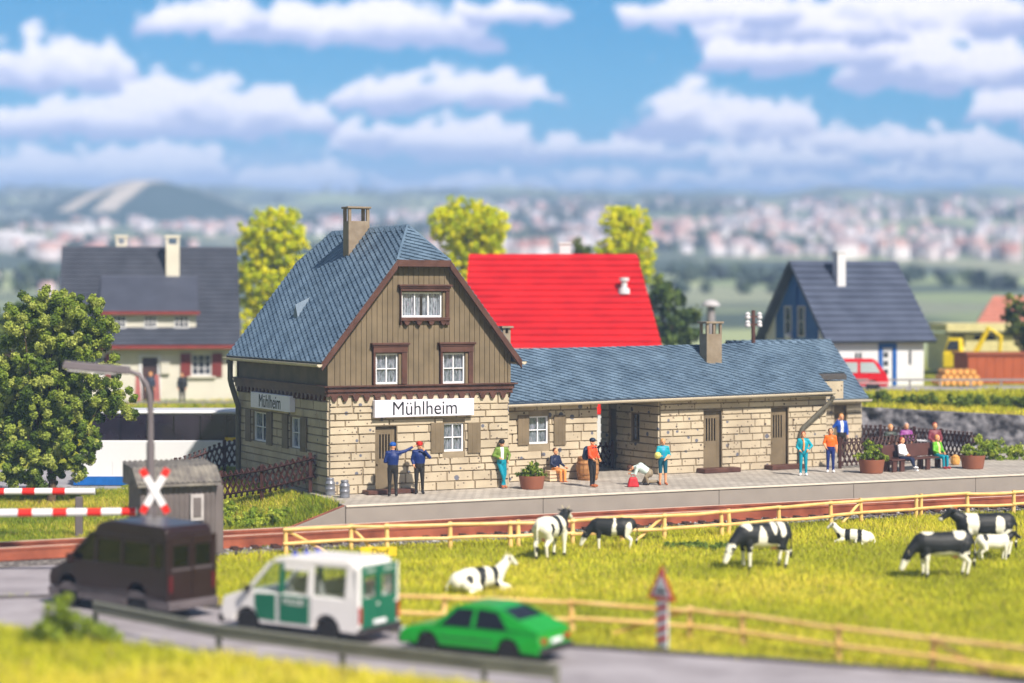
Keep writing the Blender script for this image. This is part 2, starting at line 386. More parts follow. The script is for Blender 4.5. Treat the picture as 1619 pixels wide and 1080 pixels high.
def leaf_cloud(cent, rad, n, leaf, cols, seed=1, shell=.55):
    """many leaf-sized faces spread through clumps: cent (k,3), rad (k,) ; returns V,F,C"""
    rs = np.random.RandomState(seed); cent = np.asarray(cent, float); rad = np.asarray(rad, float); k = len(cent)
    ci = np.repeat(np.arange(k), n); N = len(ci)
    d = rs.normal(size=(N, 3)); d /= np.linalg.norm(d, axis=1)[:, None]
    p = cent[ci]+d*(rad[ci]*(shell+(1-shell)*rs.rand(N)))[:, None]
    nn = d+rs.normal(size=(N, 3))*.55; nn /= np.linalg.norm(nn, axis=1)[:, None]
    t = np.cross(nn, rs.normal(size=(N, 3))); t /= np.linalg.norm(t, axis=1)[:, None]; b = np.cross(nn, t)
    s = (leaf*(.6+.8*rs.rand(N)))[:, None]; e = (.5+.5*rs.rand(N))[:, None]
    V = np.stack([p-t*s, p-b*s*e, p+t*s, p+b*s*e], 1).reshape(-1, 3); F = np.arange(4*N).reshape(N, 4)
    cc = np.asarray(cols)[rs.randint(len(cols), size=k)][ci]*(.75+.5*rs.rand(N))[:, None]
    return V, F, np.clip(cc, 0, 1)
def far_trees():
    rs = np.random.RandomState(12); cen = []; rad = []
    for _ in range(5200):
        y = rs.uniform(340, 1500); x = rs.uniform(-.36, .40)*y
        if fbm(np.array([x/55+.3*y/55]), np.array([y/110]), 4, 31)[0] < .52: continue
        cen.append((x, y, gzf(x, y)+1.0*(y/600+.4))); rad.append(rs.uniform(1.2, 2.6)*(y/700+.35))
    V, F, C = leaf_cloud(cen, rad, 16, 1.0, [(.06,.09,.07),(.08,.11,.07),(.10,.14,.08),(.06,.08,.08)], 3, .2)
    o = fast_mesh('distant_woods', V, F, attr_mat('leaf', .8, .25), C); tag(o, 'dark belts of far-off woodland between the fields and towns', 'woods', kind='stuff')
far_trees()

# ------------------------------------------------------------------ air
def haze():
    mb = MB(); mb.box(-900, 900, -45, 2150, -2.2, 135); 
    m = bpy.data.materials.new('haze'); m.use_nodes = True; n = m.node_tree; n.nodes.clear()
    v = n.nodes.new('ShaderNodeVolumePrincipled'); v.inputs['Color'].default_value = (.44, .65, 1, 1); v.inputs['Density'].default_value = HAZE; v.inputs['Anisotropy'].default_value = -.2
    o = n.nodes.new('ShaderNodeOutputMaterial'); n.links.new(v.outputs[0], o.inputs['Volume'])
    mb.build('haze', m, kind='stuff')
HAZE = .00068
USE_HAZE = True
if USE_HAZE: haze()

# ------------------------------------------------------------------ roads, track bed, platform, meadow
def plain_noise_mat(name, c1, c2, scale, rough=.85, bump=.3):
    m = mat(name, c1, rough, 0, scale, bump, 30, rgb2=c2, spec=.2); return m
M_ROAD = plain_noise_mat('road_asphalt', (146,140,144), (168,162,167), .8)
M_PAVE = None
def sheet(name, pts, z, m, kind='structure', th=.0):
    mb = MB(); 
    mb.add([(p[0], p[1], z if len(p) < 3 else p[2]) for p in pts], [tuple(range(len(pts)))]); return mb.build(name, m, None, kind=kind)
rz = -.985
far_edge = [(-60,950),(77,946),(200,950),(338,963),(490,981),(620,1001),(760,1012),(885,1025),(1060,1037),(1250,1050),(1460,1066),(1700,1086)]
fe = [ong(a, b, -1.0) for a, b in far_edge]
near = [Vector((24, 30, 0)), Vector((-9, 30, 0)), Vector((-30, 38.5, 0))]
sheet('road', [(p.x, p.y) for p in [fe[0]+Vector((-14,2,0))]+fe]+[(30, 30), (-12, 30), (-30, 40)], rz, M_ROAD)
# crossing road: from the main road over the rails to the upper left
cr = [ong(-60,944,-1), ong(150,946,-1), ong(150,880,-1), W2(-9.5,-6.6), W2(-9.6,-2.5), W2(-15.5,-2.5), W2(-16.5,-7)]
sheet('side_road', [(p.x, p.y) for p in [Vector((-30,50,0)), cr[1], cr[2], cr[3], W2(-9.4,-6.2), W2(-22,-6.2)]], rz+.005, M_ROAD)
# kerb along the far side of the road
def ribbon(mb, pts, w, h, z):
    for a, b in zip(pts[:-1], pts[1:]):
        d = (b-a); d.z = 0; d.normalize(); nrm = Vector((-d.y, d.x, 0))*w
        A = [a, b, b+nrm, a+nrm]; mb.hexa([(p.x, p.y, z) for p in A], [(p.x, p.y, z+h) for p in A])
mb = MB(); ribbon(mb, fe, .16, .10, -1.02); mb.build('kerb', mat('kerb_stone', (92,88,90), .9, .2, 2, .2), kind='structure')
# back lane under the bus and yard roads behind
M_LANE = plain_noise_mat('lane_asphalt', (150,146,150), (168,165,168), .5)
sheet('back_lane', [(-40,76.6),(-13.8,78.2),(-8.0,83.5),(-2.0,84.2),(-2.0,88.5),(-40,87.5)], -.87, M_LANE)
sheet('yard_road', [(12.5,101.5,1.96),(60,100,1.99),(60,107.5,1.99),(12.5,107.5,1.95)], 1.95, M_LANE)
sheet('rear_path', [W2(22,8.6,-.045), W2(36,4.0,-.045), W2(42,9,-.045), W2(26,14,-.045)], -.045, M_LANE)

def track_curve(u): return -.0009*max(0, u-3)**2
def TP(u, off, z): return W2(u, off+track_curve(u), z)
mb = MB()
us = [-40+i*1.0 for i in range(84)]
for a, b in zip(us[:-1], us[1:]):
    pr = [(-6.25,-.99),(-5.75,-.90),(-3.55,-.90),(-3.2,-.95)]
    for (o1, z1), (o2, z2) in zip(pr[:-1], pr[1:]):
        mb.add([TP(a,o1,z1), TP(b,o1,z1), TP(b,o2,z2), TP(a,o2,z2)], [(0,1,2,3)])
mb.build('track_bed', mat('ballast', (70,66,66), .95, .5, 9, .8, 30, rgb2=(140,134,130)), kind='structure')
# loose ballast stones
def stones():
    rs = np.random.RandomState(5); N = 7000; V = []; F = []; C = []
    base = np.array([(1,0,0),(-1,0,0),(0,1,0),(0,-1,0),(0,0,1),(0,0,-1)], float)
    fc = [(0,2,4),(2,1,4),(1,3,4),(3,0,4),(2,0,5),(1,2,5),(3,1,5),(0,3,5)]
    for i in range(N):
        u = rs.uniform(-9, 26); o = -3.6-rs.rand()*2.75
        p = TP(u, o, -.90 if o > -5.75 else -.96); s = rs.uniform(.025, .06)
        k = len(V); r = rs.normal(size=(6, 3))*.2+1
        V += [tuple(np.array(p)+b*r[j]*s) for j, b in enumerate(base)]
        F += [(a+k, b_+k, c+k) for a, b_, c in fc]; g = rs.choice([.05,.09,.16,.3,.45]); C += [(g, g*.97, g*.95)]*8
    o = fast_mesh('ballast_stones', V, F, attr_mat('stone_chip', .9), C); tag(o, 'grey ballast stones lying between the rails beside the platform', 'gravel', kind='stuff')
stones()
rt = empty('railway_track', TP(0, -4.7, -.9), 'single rusty brown railway track running along the platform', 'railway track')
M_RUST = mat('rail_rust', (138,72,52), .55, .25, 1.2, .25, 25, rgb2=(165,92,66)); M_SHINE = mat('rail_head', (226,196,178), .35, .1, 2, metal=.2)
ro = Vector(rt.location)
for off in (-5.42, -3.98):
    a_ = MB(); h_ = MB()
    for a, b in zip(us[:-1], us[1:]):
        for (w0, w1, z0, z1, M_) in ((-.09,.09,-.88,-.84,a_), (-.025,.025,-.84,-.60,a_), (-.05,.05,-.60,-.53,a_), (-.045,.045,-.53,-.515,h_)):
            P = [TP(a,off+w0,z0)-ro, TP(b,off+w0,z0)-ro, TP(b,off+w1,z0)-ro, TP(a,off+w1,z0)-ro]; Q = [p+Vector((0,0,z1-z0)) for p in P]; M_.hexa(P, Q)
    r_ = a_.build('rail', M_RUST, rt); h_.build('rail_head', M_SHINE, r_)
M_SLP = mat('sleeper_brown', (66,44,38), .8, .25, 3, .3)
sl0 = None
for i in range(100):
    u = -20+i*.62
    if u > 31: break
    if -18.5 < u < -9.8: continue
    a_ = MB(Matrix.Rotation(TH, 4, 'Z'))
    if sl0 is None:
        a_.box(-.14,.14,-1.15,1.15,0,.08)
        for s in (-.72,.72): a_.box(-.1,.1,s-.2,s+.2,.08,.11)
        sl0 = a_.build('sleeper', M_SLP, rt, bevel=.01); s_ = sl0
    else: s_ = sl0.copy(); COL.objects.link(s_)
    s_.location = TP(u, -4.7, -.93)-ro; s_.parent = rt

# platform: paved slab with pale coping edge and grey concrete front
def paving_mat():
    m = bpy.data.materials.new('platform_paving'); m.use_nodes = True; n = m.node_tree; b = n.nodes['Principled BSDF']; b.inputs['Roughness'].default_value = .85; b.inputs['Specular IOR Level'].default_value = .2
    tc = n.nodes.new('ShaderNodeTexCoord'); mp = n.nodes.new('ShaderNodeMapping'); mp.inputs['Rotation'].default_value = (0, 0, R(-8)); n.links.new(tc.outputs['Object'], mp.inputs[0])
    nz = n.nodes.new('ShaderNodeTexNoise'); nz.inputs['Scale'].default_value = 1.5; n.links.new(mp.outputs[0], nz.inputs[0])
    mv = n.nodes.new('ShaderNodeMix'); mv.data_type = 'RGBA'; mv.inputs['Factor'].default_value = .06; n.links.new(mp.outputs[0], mv.inputs['A']); n.links.new(nz.outputs['Color'], mv.inputs['B'])
    br = n.nodes.new('ShaderNodeTexBrick'); br.inputs['Scale'].default_value = 1; br.inputs['Brick Width'].default_value = .34; br.inputs['Row Height'].default_value = .24
    br.inputs['Mortar Size'].default_value = .018; br.inputs['Color1'].default_value = (*s2l((198,190,178)), 1); br.inputs['Color2'].default_value = (*s2l((180,172,161)), 1); br.inputs['Mortar'].default_value = (*s2l((140,131,122)), 1)
    n.links.new(mv.outputs['Result'], br.inputs[0])
    n2 = n.nodes.new('ShaderNodeTexNoise'); n2.inputs['Scale'].default_value = .6; n2.inputs['Detail'].default_value = 6; n.links.new(tc.outputs['Object'], n2.inputs[0])
    mu = n.nodes.new('ShaderNodeMix'); mu.data_type = 'RGBA'; mu.blend_type = 'MULTIPLY'; mu.inputs['Factor'].default_value = .5
    rr = ramp(n, n2.outputs['Fac'], [(.35, (.62,.6,.58)), (.6, (1,1,1))]); n.links.new(br.outputs['Color'], mu.inputs['A']); n.links.new(rr.outputs[0], mu.inputs['B'])
    n.links.new(mu.outputs['Result'], b.inputs['Base Color'])
    bp = n.nodes.new('ShaderNodeBump'); bp.inputs['Strength'].default_value = .6; bp.inputs['Distance'].default_value = .02; bp.invert = True; n.links.new(br.outputs['Fac'], bp.inputs['Height']); n.links.new(bp.outputs[0], b.inputs['Normal'])
    return m
pf = bpy.data.objects.new('platform', None); COL.objects.link(pf); pf.location = C0; pf.rotation_euler = (0, 0, TH); pf['kind'] = 'structure'
mb = MB(); fv = -3.42
mb.prism([(-.77, fv), (13, fv-.02), (24, fv-.14), (36, fv-.42), (40, 8.3), (22.5, 8.3), (.0, 8.3), (-.35, 0)], -.12, -.0, 'z')
mb.build('paving', paving_mat(), pf)
cm = mat('platform_concrete', (150,141,132), .75, .06, 1.2, .12, 60)
segs_ = [(-.77, fv), (6.2, fv-.01), (13, fv-.02), (18.6, fv-.07), (24, fv-.14), (36, fv-.42)]
for (a, b) in zip(segs_[:-1], segs_[1:]):
    q = MB(); g = .006
    q.hexa([(a[0]+g,a[1]-.05,-.95),(b[0]-g,b[1]-.05,-.95),(b[0]-g,b[1]+.35,-.95),(a[0]+g,a[1]+.35,-.95)], [(a[0]+g,a[1]-.05,-.05),(b[0]-g,b[1]-.05,-.05),(b[0]-g,b[1]+.35,-.05),(a[0]+g,a[1]+.35,-.05)])
    q.build('front_panel', cm, pf, bevel=.012)
q = MB()
for (a, b) in zip(segs_[:-1], segs_[1:]):
    q.hexa([(a[0],a[1]-.09,-.055),(b[0],b[1]-.09,-.055),(b[0],b[1]+.06,-.055),(a[0],a[1]+.06,-.055)], [(a[0],a[1]-.09,.006),(b[0],b[1]-.09,.006),(b[0],b[1]+.06,.006),(a[0],a[1]+.06,.006)])
q.build('coping', mat('coping', (214,203,186), .7, .06, 4), pf, bevel=.01)
q = MB(); q.hexa([(-2.95,-2.95,-1.0),(-.785,fv-.05,-1.0),(-.785,fv+.3,-1.0),(-2.8,-2.6,-1.0)], [(-2.95,-2.95,-.86),(-.785,fv-.05,-.02),(-.785,fv+.3,-.02),(-2.8,-2.6,-.86)]); q.build('ramp', cm, pf, bevel=.012)
q = MB(); q.tube([(-2.95,-2.9,-.83),(-.8,fv+.02,.0)], .03, 6); q.build('ramp_edging', M_RUST, pf)
# ------------------------------------------------------------------ station building
def stone_mat(name='station_stone'):
    m = bpy.data.materials.new(name); m.use_nodes = True; n = m.node_tree; b = n.nodes['Principled BSDF']; b.inputs['Roughness'].default_value = .7; b.inputs['Specular IOR Level'].default_value = .25
    tc = n.nodes.new('ShaderNodeTexCoord')
    nz = n.nodes.new('ShaderNodeTexNoise'); nz.inputs['Scale'].default_value = 1.1; nz.inputs['Detail'].default_value = 5; n.links.new(tc.outputs['Object'], nz.inputs[0])
    base = ramp(n, nz.outputs['Fac'], [(.3, s2l((172,158,136))), (.5, s2l((188,174,150))), (.7, s2l((200,187,162)))])
    prev = base.outputs[0]
    # small chips and larger grey pores, each dot with its own size
    for sc_, lo, hi, col, keep in ((4.6, .19, .23, s2l((86,76,72)), .60), (2.2, .215, .235, s2l((104,106,118)), .70), (6.2, .2, .26, s2l((104,88,76)), .45)):
        vo = n.nodes.new('ShaderNodeTexVoronoi'); vo.inputs['Scale'].default_value = sc_; n.links.new(tc.outputs['Object'], vo.inputs[0])
        sx = n.nodes.new('ShaderNodeSeparateXYZ'); n.links.new(vo.outputs['Color'], sx.inputs[0])
        mt = n.nodes.new('ShaderNodeMath'); mt.operation = 'MULTIPLY_ADD'; mt.inputs[1].default_value = -.09; mt.inputs[2].default_value = .0; n.links.new(sx.outputs[1], mt.inputs[0])
        ad = n.nodes.new('ShaderNodeMath'); ad.operation = 'SUBTRACT'; n.links.new(vo.outputs['Distance'], ad.inputs[0]); n.links.new(mt.outputs[0], ad.inputs[1])
        mr = n.nodes.new('ShaderNodeMapRange'); mr.inputs[1].default_value = hi; mr.inputs[2].default_value = lo; n.links.new(ad.outputs[0], mr.inputs[0])
        gt = n.nodes.new('ShaderNodeMath'); gt.operation = 'LESS_THAN'; gt.inputs[1].default_value = keep; n.links.new(sx.outputs[0], gt.inputs[0])
        ml = n.nodes.new('ShaderNodeMath'); ml.operation = 'MULTIPLY'; n.links.new(mr.outputs[0], ml.inputs[0]); n.links.new(gt.outputs[0], ml.inputs[1])
        mx = n.nodes.new('ShaderNodeMix'); mx.data_type = 'RGBA'; n.links.new(ml.outputs[0], mx.inputs['Factor']); n.links.new(prev, mx.inputs['A']); mx.inputs['B'].default_value = (*col, 1); prev = mx.outputs['Result']
    n.links.new(island(n, prev, .94, 1.08), b.inputs['Base Color'])
    n3 = n.nodes.new('ShaderNodeTexNoise'); n3.inputs['Scale'].default_value = 22; n3.inputs['Detail'].default_value = 5; n.links.new(tc.outputs['Object'], n3.inputs[0])
    bp = n.nodes.new('ShaderNodeBump'); bp.inputs['Strength'].default_value = .25; bp.inputs['Distance'].default_value = .03; n.links.new(n3.outputs['Fac'], bp.inputs['Height']); n.links.new(bp.outputs[0], b.inputs['Normal'])
    return m
M_STONE = stone_mat(); M_JOINT = mat('mortar', (144,130,108), .85, .15, 3)
M_WOOD = mat('siding_olive', (114,100,78), .65, .12, 1.5, .25, 30, rgb2=(126,111,88)); M_GROOVE = mat('siding_groove', (62,50,38), .9)
M_BROWN = mat('trim_brown', (84,54,46), .5, .18, 2.5, .15, 40, rgb2=(96,64,54))
M_SLATE = mat('slate_blue', (92,113,134), .5, .1, 1.2, .2, 30, spec=.35, rgb2=(110,131,151), isl=(.88, 1.12)); M_SLATE2 = mat('slate_underlay', (46,62,82), .7)
M_GUT = mat('gutter_cream', (206,194,172), .5, .06, 3); M_PIPE = mat('pipe_olive', (100,96,84), .5, .12, 3)
M_WHITE = mat('window_white', (240,240,244), .45, .03, 3); M_CURT = None
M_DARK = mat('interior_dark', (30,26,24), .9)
M_GLASS = glass_mat('window_glass')
def curtain_mat():
    m = bpy.data.materials.new('lace_curtain'); m.use_nodes = True; n = m.node_tree; b = n.nodes['Principled BSDF']; b.inputs['Roughness'].default_value = .9
    tc = n.nodes.new('ShaderNodeTexCoord'); mp = n.nodes.new('ShaderNodeMapping'); mp.inputs['Scale'].default_value = (1, 1, .35); n.links.new(tc.outputs['Object'], mp.inputs[0])
    nz = n.nodes.new('ShaderNodeTexNoise'); nz.inputs['Scale'].default_value = 14; nz.inputs['Detail'].default_value = 4; n.links.new(mp.outputs[0], nz.inputs[0])
    r = ramp(n, nz.outputs['Fac'], [(.34, s2l((120,120,134))), (.45, s2l((176,172,188))), (.6, s2l((222,216,230))), (.68, s2l((206,170,192)))])
    n.links.new(r.outputs[0], b.inputs['Base Color']); return m
M_CURT = curtain_mat()

def stone_course(q, Wd, z0, z1, opens, rs, rowh=.275, proud=.05, ylev=0.0, x0=0.0):
    """ashlar courses on a wall whose outer face is y=0 (y grows inward): raised blocks, broken around openings"""
    z = z0; k = 0
    while z < z1-.05:
        h = rowh*rs.uniform(.78, 1.25); zt = min(z+h, z1)
        if z1-zt < .12: zt = z1
        cuts = [x0]; x = x0-rs.uniform(0, .6)
        while True:
            x += rs.choice([rs.uniform(.4, .8), rs.uniform(.8, 1.7)])
            if x > Wd-.25: break
            if x > x0+.2: cuts.append(x)
        cuts.append(Wd)
        for a, b in zip(cuts[:-1], cuts[1:]):
            segs = [(a, b)]
            for (oa, ob, oz0, oz1) in opens:
                if oz0 < zt-.02 and oz1 > z+.02:
                    ns = []
                    for (p, q_) in segs:
                        if ob <= p or oa >= q_: ns.append((p, q_)); continue
                        if oa > p: ns.append((p, oa))
                        if ob < q_: ns.append((ob, q_))
                    segs = ns
            for (p, q_) in segs:
                if q_-p < .06: continue
                # rows partly covered by an opening edge get trimmed in height
                bz, tz = z, zt
                g = .016; pr = proud*rs.uniform(.7, 1.25); i = .014
                A = [(p+g,ylev,bz+g),(q_-g,ylev,bz+g),(q_-g,ylev,tz-g),(p+g,ylev,tz-g)]
                B = [(p+g+i,ylev-pr,bz+g+i),(q_-g-i,ylev-pr,bz+g+i),(q_-g-i,ylev-pr,tz-g-i),(p+g+i,ylev-pr,tz-g-i)]
                q.add(A+B, [(4,5,6,7),(0,1,5,4),(1,2,6,5),(2,3,7,6),(3,0,4,7)])
        z = zt; k += 1
def wall_cells(q, Wd, z0, z1, opens, th=.22, x0=0.0, y=0.0):
    X = sorted({x0, Wd}|{min(max(o[0], x0), Wd) for o in opens}|{min(max(o[1], x0), Wd) for o in opens}); Z = sorted({z0, z1}|{min(max(o[2], z0), z1) for o in opens}|{min(max(o[3], z0), z1) for o in opens})
    for a, b in zip(X[:-1], X[1:]):
        run = None
        for c, d in zip(Z[:-1], Z[1:]):
            mx_, mz = (a+b)/2, (c+d)/2
            hole = any(o[0] < mx_ < o[1] and o[2] < mz < o[3] for o in opens)
            if not hole: q.box(a, b, y, y+th, c, d)
def place_wall(ox, oy, ang): return Matrix.Translation((ox, oy, 0)) @ Matrix.Rotation(R(ang), 4, 'Z')
def stone_wall(parent, Mx, Wd, H, opens, seed, name='stone_wall', z0=0.0, th=.22):
    rs = random.Random(seed)
    q = MB(Mx); q.cur = 1; wall_cells(q, Wd, z0, H, opens, th)
    q.cur = 0; stone_course(q, Wd, z0, H, opens, rs)
    q.v = q.v; return q.build(name, [M_STONE, M_JOINT], parent)
def window(parent, Mx, x0, x1, z0, z1, y=.08, cols=2, rows=2, frame=M_WHITE, bar=.035, label=None, curt=True, dep=.06):
    q = MB(Mx); f = .055
    q.box(x0, x0+f, y-.03, y+.05, z0, z1); q.box(x1-f, x1, y-.03, y+.05, z0, z1)
    q.box(x0+f, x1-f, y-.031, y+.049, z0, z0+f*1.2); q.box(x0+f, x1-f, y-.031, y+.049, z1-f, z1)
    for i in range(1, cols):
        c = x0+(x1-x0)*i/cols; q.box(c-bar/2-.005, c+bar/2+.005, y-.02, y+.03, z0+f*1.2, z1-f)
    for j in range(1, rows):
        c = z0+(z1-z0)*j/rows; q.box(x0+f, x1-f, y-.016, y+.026, c-bar/2, c+bar/2)
    w_ = q.build('window', frame, parent, bevel=.006)
    g = MB(Mx); g.box(x0+f*.5, x1-f*.5, y+.032, y+.038, z0+f*.5, z1-f*.5); g.build('pane', M_GLASS, w_)
    if curt:
        c = MB(Mx); n = 26; yy = y+dep
        for s, e in ((x0, x0+(x1-x0)*.47), (x0+(x1-x0)*.55, x1)):
            P = [(s+(e-s)*i/n, yy+.022*math.sin(i*1.9)+.01*math.sin(i*.7)) for i in range(n+1)]
            for (a, b), (a2, b2) in zip(P[:-1], P[1:]): c.add([(a,b,z0),(a2,b2,z0),(a2,b2,z1),(a,b,z1)], [(0,1,2,3)])
        c.build('curtain', M_CURT, w_, smooth=True)
    d = MB(Mx); d.box(x0-.0, x1+.0, y+.30, y+.34, z0-.0, z1+.0); d.build('room_shade_panel', M_DARK, w_)  # flat near-black panel, its colour stands in for the unlit room behind
    return w_
def shutter(parent, Mx, x0, x1, z0, z1, m=None, y=-.10):
    q = MB(Mx); n = 3; wd = (x1-x0)/n
    for i in range(n): q.box(x0+i*wd+.004, x0+(i+1)*wd-.004, y, y+.05, z0, z1)
    q.box(x0+.01, x1-.01, y+.005, y+.052, z0+.01, z1-.01)
    return q.build('shutter', m or M_WOOD, parent, bevel=.008)
def plank_door(parent, Mx, x0, x1, z0, z1, y=.10):
    q = MB(Mx); gl0, gl1 = z0+(z1-z0)*.48, z1-.28
    n = 4; fw = .13; span = (x1-x0-2*fw); bw = span/(2*n+1)
    q.box(x0, x0+fw, y, y+.05, z0, z1); q.box(x1-fw, x1, y, y+.05, z0, z1)
    q.box(x0+fw, x1-fw, y+.001, y+.05, z0, gl0); q.box(x0+fw, x1-fw, y+.001, y+.05, gl1, z1)
    for i in range(n+1): q.box(x0+fw+2*i*bw, x0+fw+(2*i+1)*bw, y+.002, y+.045, gl0, gl1)
    d = q.build('door', M_WOOD, parent, bevel=.005)
    h = MB(Mx); h.sphere((x0+.10, y-.03, z0+(z1-z0)*.40), .035, 8, 6); h.build('handle', M_WOOD, d)
    g = MB(Mx); g.box(x0+fw, x1-fw, y+.12, y+.14, gl0-.05, gl1+.05); g.build('dark_glass', M_DARK, d)
    fr = MB(Mx); t = .07
    fr.box(x0-t, x0, -.03, .2, z0, z1+t); fr.box(x1, x1+t, -.03, .2, z0, z1+t); fr.box(x0, x1, -.029, .2, z1, z1+t)
    fr.build('door_frame', M_WOOD, parent, bevel=.008); return d

def clip_poly(P, a, b, c):      # keep a*x+b*y+c >= 0
    out = []
    for i in range(len(P)):
        p, q = P[i], P[(i+1) % len(P)]; dp = a*p[0]+b*p[1]+c; dq = a*q[0]+b*q[1]+c
        if dp >= 0: out.append(p)
        if (dp >= 0) != (dq >= 0): t = dp/(dp-dq); out.append((p[0]+(q[0]-p[0])*t, p[1]+(q[1]-p[1])*t))
    return out
def shingle_roof(parent, pts, name='roof', th=.10, w=.30, h=.18, ang=-24, lift=.048, m=None, m2=None, seed=3):
    """convex roof face: a slab with real overlapping shingles laid in slanted rows"""
    P = [Vector(p) for p in pts]; n = Vector((0,0,0))
    for i in range(len(P)): n += P[i].cross(P[(i+1) % len(P)])
    n.normalize(); t = Vector((0,0,1)).cross(n).normalized(); b = n.cross(t); o = P[0]
    q = MB(); q.cur = 1; q.slab(pts, th); q.cur = 0
    L = [((p-o).dot(t), (p-o).dot(b)) for p in P]
    edges = []
    for i in range(len(L)):
        (x0, y0), (x1, y1) = L[i], L[(i+1) % len(L)]; a, c = -(y1-y0), (x1-x0); ln = math.hypot(a, c); edges.append((a/ln, c/ln, -(a*x0+c*y0)/ln))
    ca, sa = math.cos(R(ang)), math.sin(R(ang)); cx = sum(x for x, y in L)/len(L); cy = sum(y for x, y in L)/len(L)
    ex = max(math.hypot(x-cx, y-cy) for x, y in L)+.5; ni = int(ex/w)+1; nj = int(ex/h)+1; rs = random.Random(seed)
    for j in range(-nj, nj+1):
        for i in range(-ni, ni+1):
            x0 = i*w+(j % 2)*w*.5; y0 = j*h
            cel = [(x0+.006, y0), (x0+w-.006, y0), (x0+w-.006, y0+h*1.05), (x0+.006, y0+h*1.05)]
            G = [(cx+x*ca-y*sa, cy+x*sa+y*ca) for x, y in cel]
            if all(math.hypot(g[0]-cx, g[1]-cy) > ex for g in G): continue
            for e in edges:
                G = clip_poly(G, *e)
                if len(G) < 3: break
            if len(G) < 3: continue
            jit = rs.uniform(-.004, .006); top = []; bot = []
            for gx, gy in G:
                rx, ry = (gx-cx)*ca+(gy-cy)*sa, -(gx-cx)*sa+(gy-cy)*ca
                hh = .004+lift*(1-(ry-y0)/h/1.05)+.012*((rx-x0)/w)+jit
                p = o+t*gx+b*gy; top.append(p+n*max(hh, .002)); bot.append(p)
            k = len(G); q.add(top+bot, [tuple(range(k))]+[((a+1) % k, a, a+k, (a+1) % k+k) for a in range(k)])
    return q.build(name, [m or M_SLATE, m2 or M_SLATE2], parent)

st = empty('station_building', C0, 'small stone railway station with slate blue roofs, brown gable boards and Mühlheim name boards', 'railway station', TH)
Wm, Lm, HB = 6.61, 9.3, 3.32
ID = Matrix()
def P_(u, v, z): return (u, v, z)
# -- openings measured on the front wall (u0,u1,z0,z1)
def op(px0, px1, py0, py1, v=0): return (fu(px0, v), fu(px1, v), fz((px0+px1)/2, py1, v), fz((px0+px1)/2, py0, v))
o_door = list(op(593.5, 626, 674, 768)); o_door[2] = .12; o_win = op(700, 733, 669, 714)
MF = place_wall(0, 0, 0); ML = place_wall(0, Lm, -90); MR_ = place_wall(Wm, 0, 90); MK = place_wall(Wm, Lm, 180)
stone_wall(st, MF, Wm, HB, [tuple(o_door), o_win], 5)
lopen = []
for (pa, pb) in ((400, 424), (459, 478)):
    va, vb = lv(pa), lv(pb); lopen.append((Lm-va, Lm-vb, 1.35, 2.42))
def lw(v): return Lm-v
stone_wall(st, ML, Lm, HB, lopen, 6, z0=-.6)
stone_wall(st, MR_, Lm, HB, [], 7); stone_wall(st, MK, Wm, HB, [], 8)
plank_door(st, MF, o_door[0], o_door[1], o_door[2], o_door[3])
window(st, MF, *o_win)
s1 = op(679.5, 700.5, 668, 716); s2 = op(738, 758.5, 668, 716); shutter(st, MF, *s1); shutter(st, MF, *s2)
for o_ in lopen:
    window(st, ML, *o_, y=.1); shutter(st, ML, o_[0]-.62, o_[0]-.03, o_[2]-.05, o_[3]+.05); shutter(st, ML, o_[1]+.03, o_[1]+.62, o_[2]-.05, o_[3]+.05)
q = MB(MF); q.box(o_door[0]-.5, o_door[1]+.55, -.62, -.05, .005, .14); q.build('doorstep', M_BROWN, st, bevel=.02)
# brown dentil band with scalloped lower edge, all round
def band(Mx, Wd, z0, z1, m=M_BROWN):
    q = MB(Mx); n = int(round(Wd/.40)); wd = Wd/n; P = [(-.10, z1), (-.10, z0+.16)]
    for i in range(n):
        a = i*wd
        P += [(a+.05, z0+.17), (a+.10, z0), (a+.21, z0), (a+.27, z0+.17), (a+.33, z0+.19)] if 0 else [(a+.02, z0+.20), (a+.08, z0+.05), (a+.11, z0), (a+.19, z0), (a+.22, z0+.05), (a+.28, z0+.20)]
    P += [(Wd+.10, z0+.18), (Wd+.10, z1)]
    P = P[::-1]
    # build as strips so that the outline may be non-convex
    A = sorted(P, key=lambda p: p[0]); lo = [p for p in P if p[1] < z1-.001]; lo = sorted(set(lo), key=lambda p: p[0])
    for (a, za), (b, zb) in zip(lo[:-1], lo[1:]):
        if b-a < 1e-4: continue
        q.hexa([(a,-.13,za),(b,-.13,zb),(b,-.005,zb),(a,-.005,za)], [(a,-.13,z1),(b,-.13,z1),(b,-.005,z1),(a,-.005,z1)])
    q.box(-.12, Wd+.12, -.19, -.13, z1-.16, z1); q.box(-.24, Wd+.24, -.27, .05, z1+.002, z1+.045)
    return q.build('dentil_band', m, st)
ZB0, ZB1 = 3.10, 3.58
for Mx, Wd in ((MF, Wm), (ML, Lm), (MK, Wm), (MR_, Lm)): band(Mx, Wd, ZB0, ZB1)
for Mx, Wd in ((MF, Wm), (ML, Lm), (MK, Wm), (MR_, Lm)):   # plate behind the band
    q = MB(Mx); q.box(0, Wd, .0, .2, HB+.001, ZB1+.08); q.build('wall_plate', M_JOINT, st)
